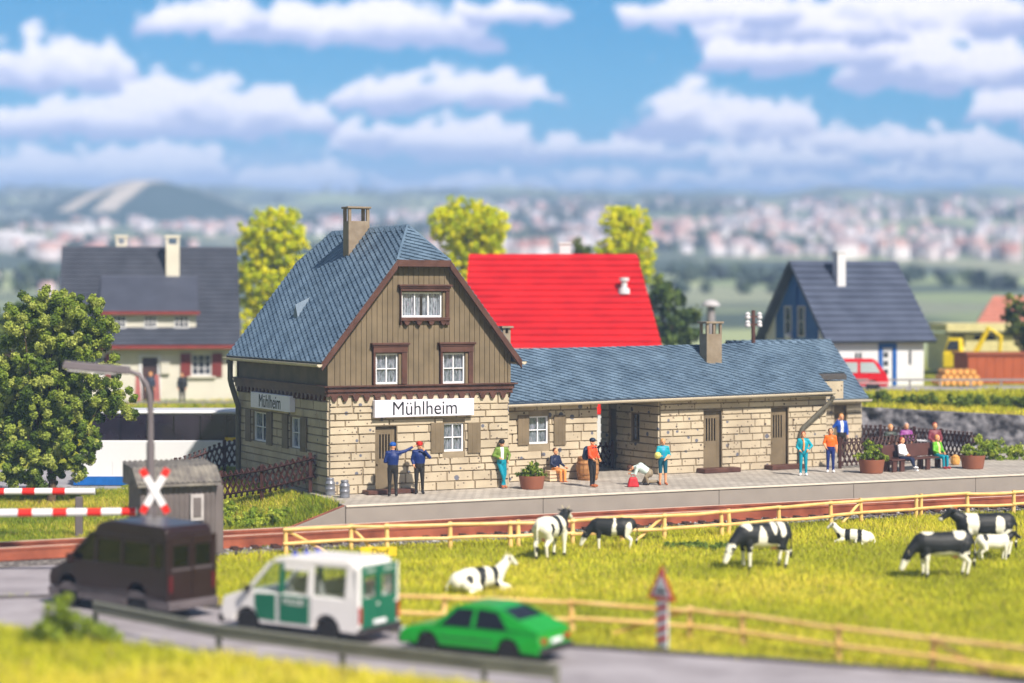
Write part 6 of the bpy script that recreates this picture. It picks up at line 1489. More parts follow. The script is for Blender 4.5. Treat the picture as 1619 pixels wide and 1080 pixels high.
def green_car():
    W, zb, k = 1.58, .80, .42; L2 = 2.0
    loc = (ong(672,1037,-1)+ong(798,1054,-1))/2; al = R(31); f = Vector((-math.cos(al), math.sin(al), 0)); lf = Vector((-math.sin(al), -math.cos(al), 0))
    t = empty('green_car', loc-lf*(W/2)-f*.0, 'bright green fastback car with black windows behind the police minibus', 'car', math.pi-al); t.scale = (.85,.85,.85)
    M_GC = mat('car_green', (24,150,42), .3, .04, 1, spec=.5); wx = (1.20, -1.12)
    q = MB(); q.prism(arches(L2, -L2, .26, wx, .34)+[(L2+.02,.48),(L2-.05,.62),(L2-.25,.70),(.95,.80),(-1.45,.84),(-L2+.05,.76),(-L2-.02,.55)], -W/2, W/2); taper(q, .45, .25); q.build('body', M_GC, t, bevel=.05, segs=3)
    # pillars + roof enclosing the black glass
    q = MB(); q.prism([(.92,.79),(-1.86,.80),(-.88,1.22),(-.45,1.29),(.30,1.28),(.40,1.25)][::-1], -W/2+.03, W/2-.03); taper(q, .74, .36); gh = q.build('cabin', M_PD, t)
    k2 = lambda z: (W/2-.03)*(1-.36*max(0, z-.74))
    for pp in (((.82,.79),(1.0,.79),(.44,1.29),(.32,1.28)), ((-.18,.81),(-.06,.81),(-.12,1.28),(-.20,1.28)), ((-1.92,.79),(-1.10,.82),(-.74,1.24),(-.92,1.25)), ((.44,1.22),(.36,1.30),(-.5,1.31),(-.90,1.25),(-.80,1.20),(-.4,1.235))):
        for s in (1, -1):
            q = MB(); a, b = (W/2-.10, W/2-.02) if s > 0 else (-W/2+.02, -W/2+.10); q.prism(list(pp)[::-1], a, b); taper(q, .74, .36); q.build('pillar', M_GC, t)
    q = MB(); q.prism([(.40,1.27),(-.82,1.25),(-.48,1.33),(.26,1.325)][::-1], -W/2+.05, W/2-.05); taper(q, .74, .36); q.build('roof', M_GC, t, bevel=.02)
    q = MB(); q.prism([(-1.97,.72),(-1.97,.80),(-1.36,1.055),(-1.28,1.02),(-1.28,.78)], -W/2+.04, W/2-.04); taper(q, .74, .36); q.build('tailgate_edge', M_GC, t)
    for s, x in ((1, L2), (-1, -L2)):
        q = MB(); x0_, x1_ = sorted((x-.04*s, x+.10*s)); q.box(x0_, x1_, -W/2+.04, W/2-.04, .28, .44); q.build('rear_bumper' if s < 0 else 'front_bumper', MATS['bumper_dark'], t, bevel=.03)
    for s in (1, -1):
        q = MB(); q.box(-L2-.04, -L2+.02, s*.56-.12, s*.56+.12, .54, .66); q.build('tail_light', mat('tail_red', (170,20,24), .3), t)
        q = MB(); q.box(L2-.02, L2+.04, s*.56-.12, s*.56+.12, .50, .62); q.build('headlight', M_WHITE, t)
    q = MB(); q.box(-L2+.1, L2-.2, -W/2+.12, W/2-.12, .22, .34); q.build('chassis', M_DARK, t)
    q = MB(); q.box(-L2-.06, -L2-.03, -.25, .25, .52, .62); q.build('number_plate', M_WHITE, t)
    for s in (1, -1):
        q = MB(); q.box(-.75, .78, s*(W/2-.005)-.012, s*(W/2-.005)+.008, .50, .53); q.build('side_trim', MATS['bumper_dark'], t)
        for x in (-.14, .78): q = MB(); q.box(x-.007, x+.007, s*(W/2-.01)-.012, s*(W/2-.01)+.006, .34, .60); q.build('door_seam', MATS['bumper_dark'], t)
    wheels(t, wx, W, .285, .18)
green_car()
def bus():
    S_ = 80/FPX; x0 = (112-CX)*S_; t = empty('coach', (x0, 80.2, -.86), 'long white coach with dark window band and blue skirt behind the big tree', 'bus', 0)
    Lb = 9.6; M_WB = mat('coach_white', (226,226,230), .3, .02, .6); zt = lambda py: HC-(py-HY)*S_+.86
    q = MB(); q.prism([(.15,.32),(Lb,.32),(Lb,zt(697)),(.75,zt(697)),(.35,zt(715)),(.12,.9)], 0, 2.3); q.build('body', M_WB, t, bevel=.03)
    q = MB(); q.prism([(.05,.02),(3.2,.02),(3.2,.37),(.1,.37)], -.012, 2.312); q.build('blue_skirt', mat('coach_blue', (22,96,172), .4), t, bevel=.01)
    q = MB(); q.prism([(3.21,.05),(Lb,.05),(Lb,.318),(3.21,.318)], .0, 2.3); q.build('skirt', M_WB, t)
    q = MB(); q.prism([(.62,zt(696.9)),(Lb,zt(696.9)),(Lb,zt(656)),(1.0,zt(656)),(.8,zt(668))], .03, 2.27); q.build('window_band', mat('coach_glass', (44,38,50), .1, .3, .7, spec=.8), t)
    for i in range(8):
        x = 1.9+i*1.05; q = MB(); q.box(x, x+.05, .015, .035, zt(696), zt(658)); q.build('window_bar', M_PD, t)
    q = MB(); q.prism([(1.0,zt(655.8)),(Lb,zt(655.8)),(Lb,zt(650)),(1.2,zt(650))], .0, 2.3); q.build('roof', M_WB, t, bevel=.05)
    q = MB(); q.box(6.05, 6.5, -.012, -.002, zt(698), zt(692)); q.build('yellow_mark', mat('mark_yellow', (246,206,30), .5), t)
    for i in range(4): q = MB(); q.box(1.6+i*.98, 1.612+i*.98, -.008, -.001, .42, .95); q.build('panel_seam', mat('seam_grey', (170,172,178)), t)
    for x in (1.5, 7.6):
        for y in (.13, 2.17):
            q = MB(Matrix.Translation((x, y, .36)) @ Matrix.Rotation(R(90), 4, 'X')); q.lathe([(.1,-.1),(.34,-.1),(.36,-.06),(.36,.06),(.34,.1),(.1,.1)], n=18); q.build('wheel', M_RUB, t)
bus()
def red_van():
    D_ = 104; p = at(1330, 619, D_); t = empty('red_van', p, 'red van parked behind the station roof in front of the blue and white house', 'van', R(-8))
    M_RV = mat('van_red', (206,16,30), .35, .04, 1); W = 1.7
    q = MB(); q.prism(arches(2.3, -2.0, .28, (1.55, -1.3), .34)+[(2.36,.6),(2.25,.95),(-2.0,.95)], -W/2, W/2); q.build('body', M_RV, t, bevel=.04)
    q = MB(); q.prism([(2.22,.95),(1.75,1.60),(1.6,1.68),(-1.9,1.70),(-2.0,.95)][::-1], -W/2+.03, W/2-.03); taper(q, .95, .1); q.build('cabin', M_RV, t, bevel=.05)
    side_pane(t, [(.95,1.0),(1.95,1.0),(1.62,1.52),(.95,1.52)], W-.04, .95, .1, mat('pane_pale', (176,186,186), .1, .05, 1, spec=.8)); side_pane(t, [(-.4,1.0),(.8,1.0),(.8,1.52),(-.4,1.52)], W-.04, .95, .1, MATS['pane_pale'])
    q = MB(); q.box(-2.02, 2.38, -W/2-.015, W/2+.015, .42, .54); q.build('bumper_strip', mat('strip_pink', (196,150,150), .5), t)
    wheels(t, (1.55, -1.3), W, .30)
red_van()

# ------------------------------------------------------------------ living figures: capsules fused into one skin
def fuse(name, caps, voxel, mats, parent=None, extra=None, smooth_it=2, paint=None):
    """caps: (p, q, rp, rq, key[, squash]) ; fused by a voxel remesh into one continuous surface, painted by nearest limb"""
    q = MB()
    for c in caps:
        a, b, ra, rb = Vector(c[0]), Vector(c[1]), c[2], c[3]; sq = c[5] if len(c) > 5 else (1, 1, 1)
        q.sphere(a, ra, 14, 10, sq); 
        if (a-b).length > 1e-5:
            q.sphere(b, rb, 14, 10, sq)
            n = 14; d = (b-a).normalized(); u_ = d.cross(Vector((0,0,1)) if abs(d.z) < .9 else Vector((1,0,0))).normalized(); w_ = d.cross(u_)
            R1 = [a+Vector(((u_*math.cos(t)+w_*math.sin(t))*ra)[i]*sq[i] for i in range(3)) for t in [2*math.pi*i/n for i in range(n)]]
            R2 = [b+Vector(((u_*math.cos(t)+w_*math.sin(t))*rb)[i]*sq[i] for i in range(3)) for t in [2*math.pi*i/n for i in range(n)]]
            q.add(R1+R2, [(i, (i+1) % n, (i+1) % n+n, i+n) for i in range(n)]+[tuple(range(n-1, -1, -1)), tuple(range(n, 2*n))])
    me = bpy.data.meshes.new('tmp'); me.from_pydata(q.v, [], q.f); bm = bmesh.new(); bm.from_mesh(me); bmesh.ops.recalc_face_normals(bm, faces=bm.faces); bm.to_mesh(me); bm.free()
    o = bpy.data.objects.new('tmp', me); COL.objects.link(o)
    r = o.modifiers.new('r', 'REMESH'); r.mode = 'VOXEL'; r.voxel_size = voxel
    s = o.modifiers.new('s', 'SMOOTH'); s.factor = .5; s.iterations = smooth_it
    bpy.context.view_layer.update()
    m2 = bpy.data.meshes.new_from_object(o.evaluated_get(bpy.context.evaluated_depsgraph_get())); bpy.data.objects.remove(o)
    m2.name = name; keys = list(mats.keys())
    n = len(m2.polygons); C = np.zeros(n*3); m2.polygons.foreach_get('center', C); C = C.reshape(-1, 3)
    best = np.full(n, 1e9); idx = np.zeros(n, np.int32)
    for c in caps:
        a, b = np.array(c[0], float), np.array(c[1], float); d = b-a; L = max((d**2).sum(), 1e-12); t = np.clip(((C-a)@d)/L, 0, 1)
        pr = a+t[:, None]*d; dist = np.sqrt(((C-pr)**2).sum(1))-(c[2]+(c[3]-c[2])*t); k = dist < best; best[k] = dist[k]; idx[k] = keys.index(c[4])
    if paint: idx = paint(C, idx, keys)
    m2.materials.clear()
    for kx in keys: m2.materials.append(mats[kx])
    m2.polygons.foreach_set('material_index', idx.astype(np.int32)); m2.polygons.foreach_set('use_smooth', [True]*n)
    if extra is not None and extra.v:      # fingers etc. joined into the same mesh
        bm = bmesh.new(); bm.from_mesh(m2); vs = [bm.verts.new(v) for v in extra.v]
        for f, mi in zip(extra.f, extra.mi):
            try: nf = bm.faces.new([vs[i] for i in f]); nf.material_index = mi; nf.smooth = True
            except ValueError: pass
        bm.to_mesh(m2); bm.free()
    return put(name, m2, None, parent)
SKIN = mat('skin', (226,164,122), .5, .05, 8, spec=.3); M_HBR = mat('hair_brown', (78,48,34), .7); M_HBL = mat('hair_blond', (214,150,84), .6); M_HRD = mat('hair_red', (150,66,48), .6); M_BLK = mat('cloth_black', (32,30,32), .55, .1, 6)
def cloth(n, c): return mat('cloth_'+n, c, .5, .10, 7, .1, 40)
def person(loc, rz, label, J=None, top=None, legs=None, shoe=None, hair=None, hat=None, s=1.0, bulk=1.12, skirt=False, shorts=False, sleeves=True, front=None, sitting=False, voxel=.015, group=None, hz=1.0, scarf=None):
    root = empty('person', loc, label, 'person', rz, group); root.scale = (s, s, s)
    P = dict(pel=(0,0,.94), che=(0,0,1.27), nec=(0,0,1.46), hed=(0,-.015,1.60), shl=(-.17,0,1.40), shr=(.17,0,1.40), ell=(-.25,.02,1.13), elr=(.25,.02,1.13), hal=(-.23,-.07,.90), har=(.23,-.07,.90),
             hil=(-.09,0,.90), hir=(.09,0,.90), knl=(-.10,-.02,.49), knr=(.10,-.02,.49), anl=(-.11,.02,.09), anr=(.11,.02,.09), tol=(-.13,-.13,.045), tor=(.13,-.13,.045), look=(0,-1,0))
    if J: P.update(J)
    V_ = {k: Vector(v) for k, v in P.items()}; b = bulk
    L = 'legs'; T = 'top'; caps = []
    caps += [(V_['pel'], V_['pel'].lerp(V_['che'], .45), .135*b, .13*b, L if not skirt else T, (1.15,.82,1)), (V_['pel'].lerp(V_['che'], .35), V_['che'], .135*b, .155*b, T, (1.2,.80,1)), (V_['che'], V_['nec'], .145*b, .07, T, (1.2,.8,1))]
    caps += [(V_['shl'], V_['shr'], .072*b, .072*b, T)]
    caps += [(V_['nec'], V_['hed'], .052, .055, 'skin')]
    lk = V_['look'].normalized(); hd = V_['hed']; up = (hd-V_['nec']).normalized() if not sitting else Vector((0,0,1))
    caps += [(hd+up*.03, hd+up*.04, .098, .098, 'skin', (.86,1.0,1.12)), (hd-up*.045+lk*.03, hd-up*.05+lk*.035, .066, .060, 'skin'), (hd+lk*.098-up*.0, hd+lk*.115-up*.02, .014, .018, 'skin')]
    side = up.cross(lk).normalized()
    for sg in (-1, 1): caps += [(hd+side*sg*.088, hd+side*sg*.094-up*.02, .02, .016, 'skin')]
    for e, h, s_ in (('ell','hal','shl'), ('elr','har','shr')):
        caps += [(V_[s_], V_[e], .062*b, .050*b, T), (V_[e], V_[e].lerp(V_[h], .80), .046*b, .038*b, T if sleeves else 'skin'), (V_[e].lerp(V_[h], .8), V_[h], .030, .030, 'skin'), (V_[h], V_[h]+(V_[h]-V_[e]).normalized()*.045, .036, .030, 'skin', (1,.8,1))]
    for hp, kn, an, to in (('hil','knl','anl','tol'), ('hir','knr','anr','tor')):
        lw = 'skin' if shorts else L
        caps += [(V_[hp], V_[kn], .095, .068, L), (V_[kn], V_[an], .062, .042 if shorts else .050, lw), (V_[an]+Vector((0,.02,-.02)), V_[to], .052, .044, 'shoe', (1,1,.9))]
    mats = {'skin': SKIN, 'top': top, 'legs': legs, 'shoe': shoe or M_BLK, 'front': front or top, 'eye': M_BLK, 'lip': mat('lip', (170,90,76), .5)}
    ex = MB(); keys = list(mats)
    ex.cur = keys.index('skin')
    for e, h in (('ell','hal'), ('elr','har')):
        d = (V_[h]-V_[e]).normalized(); a = d.cross(Vector((0,1,0)) if abs(d.y) < .85 else Vector((1,0,0))).normalized(); c = d.cross(a)
        for i, (ofs, ln_) in enumerate(((-.030,.060),(-.010,.075),(.010,.070),(.029,.055))):
            o_ = V_[h]+d*.055+c*ofs; ex.tube([o_, o_+d*ln_*.5+a*.006, o_+d*ln_*.9+a*.026], [.0105,.0095,.008], 6)
        o_ = V_[h]+d*.02-c*.03; ex.tube([o_, o_+d*.03-c*.022+a*.012, o_+d*.06-c*.022+a*.026], [.012,.011,.009], 6)
    for sg in (-1, 1):
        ex.cur = keys.index('eye'); ex.sphere(hd+lk*.092+side*sg*.034+up*.022, .011, 6, 5)
    ex.cur = keys.index('lip'); ex.sphere(hd+lk*.092-up*.052, .018, 6, 4, (1,.5,.4))
    def paint(C, idx, keys):
        if front is not None:
            ch = np.array(V_['che']); k = (idx == keys.index('top')) & (C[:,1] < ch[1]-.02) & (np.abs(C[:,0]-ch[0]) < .055) & (C[:,2] < V_['nec'].z+.02) & (C[:,2] > V_['pel'].z+.02); idx[k] = keys.index('front')
        return idx
    fuse('body', caps, voxel, mats, root, ex, 2, paint)
    if hair and not (hat and hat[1] == 'cap'):
        q = MB(); c = hd+up*.052-lk*.022; q.sphere(c, .108, 14, 9, (.93,1.0,1.0))
        if hz > 1: q.sphere(hd-lk*.045-up*.03*hz, .085, 12, 8, (1,.8,1.35)); 
        M_ = q.v
        # keep the face free: drop hair points in front of the brow
        o_ = q.build('hair', hair, root, smooth=True)
        for v in o_.data.vertices:
            r = v.co-hd; f_ = r.dot(lk)
            if f_ > .03 and r.dot(up) < .075: v.co -= lk*(f_-.02)
    if hat:
        q = MB(); c = hd+up*.075; q.sphere(c, .116, 14, 8, (.98,1.04,.80)); 
        if hat[1] == 'cap': q.sphere(c+lk*.09-up*.02, .062, 10, 6, (1,1,.22))
        if hat[1] == 'peaked': q.lathe([(.10,.02),(.128,.045),(.125,.06),(.02,.065)], c, 16); q.sphere(c+lk*.08-up*.03, .06, 10, 6, (1,1,.2))
        q.build('cap', hat[0], root, smooth=True)
    if scarf:
        q = MB(); n_ = V_['nec']; q.tube([n_+Vector((-.07,-.02,.02)), n_+Vector((0,-.09,-.03)), n_+Vector((.02,-.14,-.2)), n_+Vector((.0,-.15,-.45))], [.03,.035,.04,.03], 7); q.build('scarf', scarf, root, smooth=True)
    return root
FACE = lambda a: R(a)
NAVY = cloth('navy_blue', (16,42,104)); DKTR = cloth('charcoal', (40,38,36)); TEAL = cloth('teal', (0,138,160)); LGRN = cloth('olive_green', (112,140,58)); ORG = cloth('orange', (238,112,28)); WHT = cloth('white', (236,236,240)); DNV = cloth('dark_navy', (26,36,66)); TAN = cloth('tan_orange', (226,150,84)); ORD = cloth('orange_red', (232,82,36)); BRT = cloth('bright_green', (104,176,40)); PUR = cloth('purple', (142,66,140)); MINT = cloth('pale_mint', (206,224,216)); KHK = cloth('khaki', (144,130,108)); TQ = cloth('turquoise', (16,160,180)); DTL = cloth('dark_teal', (20,84,104)); ROY = cloth('royal_blue', (18,74,168)); SHB = mat('shoe_brown', (170,98,62), .45); SHW = mat('shoe_white', (240,240,244), .45)
cap_b = cloth('cap_blue', (20,84,170))
ppl = []
person(ong(621,785,0), R(185), 'man in blue jacket and blue cap seen from behind, pointing beside the station door', dict(elr=(-.38,-.10,1.50) if 0 else (.25,.02,1.13), ell=(-.42,-.10,1.46), hal=(-.68,-.20,1.60), har=(.18,-.16,1.10), look=(-.5,-1,0)), NAVY, DKTR, M_BLK, M_HBR, (cap_b, 'cap'), s=1.02)
person(ong(663,781,0), R(8), 'man in dark blue coat and red cap raising a hand to his mouth', dict(elr=(.34,-.10,1.22), har=(.12,-.20,1.50), ell=(-.24,.0,1.13), hal=(-.20,-.10,.98), look=(.25,-1,0)), NAVY, DKTR, M_BLK, None, (mat('cap_red', (200,40,30), .4), 'peaked'), bulk=1.18)
person(ong(793,773,0)+Vector((0,.3,0)), R(12), 'man in green jacket and teal trousers leaning on the tall station corner', dict(ell=(-.30,.0,1.18), hal=(-.08,-.20,1.08), elr=(.30,.03,1.18), har=(.22,-.12,.98), knl=(.02,-.10,.50), anl=(.10,-.05,.10), tol=(.13,-.2,.05), knr=(.12,.0,.5), anr=(.02,-.08,.1), tor=(.0,-.24,.05), look=(.1,-1,-.3)), LGRN, TEAL, SHB, M_BLK, (M_BLK, 'cap'), s=.96, front=WHT)
np_ = ong(802,700,0)
# newspaper/cone beside his head
sitJ = dict(pel=(0,0,.50), che=(0,.02,.83), nec=(0,.02,1.02), hed=(0,0,1.17), shl=(-.17,.02,.96), shr=(.17,.02,.96), ell=(-.25,-.04,.72), elr=(.25,-.04,.72), hal=(-.14,-.24,.62), har=(.14,-.24,.62), hil=(-.09,-.02,.48), hir=(.09,-.02,.48), knl=(-.11,-.40,.47), knr=(.11,-.40,.47), anl=(-.10,-.42,.09), anr=(.10,-.42,.09), tol=(-.11,-.55,.045), tor=(.11,-.55,.045))
def sitk(**k): d = dict(sitJ); d.update(k); return d
cl_ = ct.location.copy()
person(cl_+Vector((0,.05,-.06)), TH+R(15), 'man in dark navy jacket and tan trousers sitting on the pale crate', sitk(har=(.30,-.22,.60)), DNV, TAN, SHB, M_HBR, None, sitting=True, s=.95)
pbk = person(ong(936,770,0), R(52), 'hiker in an orange jacket with a dark blue backpack standing beside the barrel', dict(ell=(-.23,-.06,1.15), hal=(-.20,-.20,1.02), elr=(.23,-.06,1.15), har=(.20,-.18,1.00), knl=(-.10,-.04,.49), anl=(-.12,-.06,.09), tol=(-.13,-.24,.045)), ORD, M_BLK, SHB, None, (mat('cap_dark_blue', (34,46,66), .5), 'beanie'), s=.97)
q = MB(); q.sphere((0,.24,1.20), .17, 14, 12, (1.0,.68,1.5)); q.sphere((0,.33,1.08), .11, 10, 8, (1.1,.7,1.2)); q.box(-.10,-.06,-.14,.2,1.40,1.43); q.box(.06,.10,-.14,.2,1.40,1.43); q.build('backpack', cloth('backpack_blue', (34,58,92)), pbk, smooth=True)
# kneeling person with red bag: faces to the left
person(ong(1020,767,0), R(-90), 'kneeling person in a pale mint shirt bending over a red bag', dict(pel=(0,.16,.42), che=(0,-.16,.62), nec=(0,-.36,.63), hed=(0,-.50,.60), shl=(-.16,-.28,.62), shr=(.16,-.28,.62), ell=(-.18,-.36,.40), elr=(.18,-.36,.40), hal=(-.08,-.50,.40), har=(.08,-.50,.40),
       hil=(-.09,.14,.40), hir=(.09,.14,.40), knl=(-.12,-.04,.10), knr=(.12,.02,.30), anl=(-.10,.42,.12), anr=(.10,.10,.08), tol=(-.10,.50,.04), tor=(.10,-.05,.045), look=(0,-.6,-.8)), MINT, KHK, M_BLK, M_HBR)
rbg = empty('red_bag', ong(1001,770,0), 'red soft bag on the platform in front of the kneeling person', 'bag', R(5))
q = MB(); q.hexa([(-.21,-.12,0),(.21,-.12,0),(.21,.12,0),(-.21,.12,0)], [(-.13,-.06,.34),(.13,-.06,.34),(.13,.06,.34),(-.13,.06,.34)]); q.build('bag_body', cloth('bag_red', (186,34,44)), rbg, bevel=.05, segs=3)
q = MB(); q.tube([(-.08,0,.32),(-.06,0,.42),(.06,0,.42),(.08,0,.32)], .012, 6); q.build('handle', MATS['cloth_bag_red'], rbg)
person(ong(1048,767,0), R(10), 'boy in turquoise top and dark teal shorts hugging a yellow ball', dict(ell=(-.26,-.08,1.15), hal=(-.16,-.20,1.12), elr=(.26,.0,1.12), har=(.06,-.20,1.00)), TQ, DTL, SHB, M_HBL, None, s=.93, shorts=True, sleeves=False, front=cloth('turquoise_light', (40,150,190)))
bl_ = empty('ball', ong(1048,767,0)+Vector((-.20,-.26,1.06)), 'yellow and white ball held against the chest of the boy in turquoise', 'ball')
q = MB(); q.sphere((0,0,0), .12, 16, 12); q.build('ball', mat('ball_yellow', (232,220,120), .5, .3, 14), bl_, smooth=True)
person(ong(1270,752,0), R(-4), 'person in a turquoise tracksuit with an orange scarf beside the drainpipe', dict(elr=(.34,.04,1.18), har=(.18,-.10,1.02), ell=(-.25,.02,1.13), hal=(-.14,-.12,1.0)), TQ, TEAL, SHW, M_HRD, None, s=.93, scarf=cloth('scarf_orange', (232,160,96)), hz=1.3)
person(ong(1313,747,0), R(-6), 'person in orange T-shirt, navy trousers and white shoes beside the near lattice fence', dict(ell=(-.26,-.02,1.14), hal=(-.18,-.16,1.0), elr=(.24,.03,1.12), har=(.24,-.04,.88)), ORG, cloth('navy_trousers', (24,44,110)), SHW, M_HBR, None, s=.95, sleeves=False, hz=1.2)
p_ = at(1330, 712, 83.5); p_.z = -.03; person(p_, R(10), 'man in open royal blue jacket raising a hand to his ear by the rear block', dict(ell=(-.34,-.06,1.24), hal=(-.14,-.14,1.56), elr=(.26,.03,1.13)), ROY, DKTR, M_BLK, M_HBL, None, s=1.05, front=WHT)
bc = lambda x, y=-.02: bn.matrix_world @ Vector((x, y, 0)) if 0 else Vector((bl.x+math.cos(an)*x-math.sin(an)*y, bl.y+math.sin(an)*x+math.cos(an)*y, 0))
xa = None
for px_ in (1430,): 
    kx = (px_-CX)/FPX; xa = (kx*bl.y-bl.x)/(math.cos(an)-kx*math.sin(an))
person(bc(xa, .12), an+R(12), 'red-haired woman in white blouse and dark trousers sitting on the bench', sitk(har=(.02,-.26,.66), hal=(-.04,-.26,.64), knl=(-.04,-.40,.50), knr=(.10,-.42,.48), anl=(.06,-.50,.20), anr=(.12,-.46,.09), tol=(.08,-.62,.16), tor=(.13,-.6,.045)), WHT, DNV, SHW, M_HRD, None, sitting=True, s=.98, hz=1.6)
kx = (1486-CX)/FPX; xb = (kx*bl.y-bl.x)/(math.cos(an)-kx*math.sin(an))
person(bc(xb, .12), an+R(-2), 'blond person in bright green jacket and teal trousers sitting on the bench', sitk(), BRT, TEAL, mat('shoe_red', (170,60,60)), M_HBL, None, sitting=True, s=.98, front=cloth('beige', (226,190,150)))
for (px_, D_, col, hr, lb, dz) in ((1408, 83.0, cloth('dark_green', (52,62,54)), M_HBL, 'person in dark green seated behind the fence, left of the person in purple', -.02), (1433, 84.0, PUR, mat('hair_grey', (176,160,160)), 'person in purple with pale hair seated behind the lattice fence', -.02), (1478, 82.6, cloth('dark_red', (120,50,60)), M_HRD, 'red-brown-haired person behind the fence, just above the blond person in green', .08)):
    p_ = at(px_, 700, D_); p_.z = dz; person(p_, R(8), lb, sitk(), col, DKTR, M_BLK, hr, None, sitting=True, s=1.08, voxel=.022)
    ch_ = None
ctb = at(1421, 700, 84.6); ctb.z = -.05
def table(loc, lb):
    t = empty('garden_table', loc, lb, 'table'); q = MB(); q.lathe([(.5,.70),(.52,.72),(.52,.74),(.02,.74)], n=20); q.build('tabletop', M_WHITE, t); q = MB(); q.lathe([(.25,0),(.24,.03),(.04,.05),(.04,.70)], n=12); q.build('pedestal', M_WHITE, t); return t
def backed(loc, lb):       # simple chair the seated people rest on
    t = empty('garden_chair', loc, lb, 'chair', R(8)); q = MB(); q.box(-.24,.24,-.22,.22,.43,.47); q.build('seat', M_WHITE, t, bevel=.01); q = MB(); q.box(-.24,.24,.20,.24,.50,1.0); q.build('backrest', M_WHITE, t, bevel=.01)
    for x in (-.21,.18):
        for y in (-.2,.19): q = MB(); q.box(x, x+.03, y, y+.03, 0, .43 if y < 0 else .5); q.build('leg', M_WHITE, t)
    return t
for (px_, D_, lb) in ((1408, 83.0, 'white garden chair under the person in dark green behind the fence'), (1433, 84.0, 'white garden chair under the person in purple behind the fence'), (1478, 82.6, 'white garden chair under the red-haired person behind the fence')):
    p_ = at(px_, 700, D_); p_.z = -.03; backed(p_+Vector((0,.06,0)), lb)
p_ = at(1456, 700, 84.0); p_.z = -.04; table(p_, 'white round garden table behind the bench and lattice fence')
for (px_, D_, top_, hr, lb) in ((238, 109, cloth('slate_blue', (58,66,84)), M_HBL, 'blond person in dark clothes standing by the door of the cream house'), (288, 108.5, cloth('near_black', (44,44,48)), M_BLK, 'person in a black hooded coat standing under the window of the cream house')):
    p_ = at(px_, 655, D_); p_.z = gzf(p_.x, p_.y); person(p_, R(-10), lb, None, top_, DKTR, M_BLK, hr, None, s=1.0, voxel=.024, bulk=1.15 if px_ > 250 else 1.0)
for (px_, lb) in ((248, 'pinkish gate post near the door of the cream house'), (218, 'reddish gate post left of the cream house door')):
    p_ = at(px_, 655, 109.4); p_.z = gzf(p_.x, p_.y); t = empty('gate_post', p_, lb, 'post'); q = MB(); q.hexa([(-.18,-.1,0),(.18,-.1,0),(.18,.1,0),(-.18,.1,0)], [(-.10,-.08,1.6),(.10,-.08,1.6),(.10,.08,1.6),(-.10,.08,1.6)]); q.build('post', mat('post_pink', (176,104,100), .7), t)

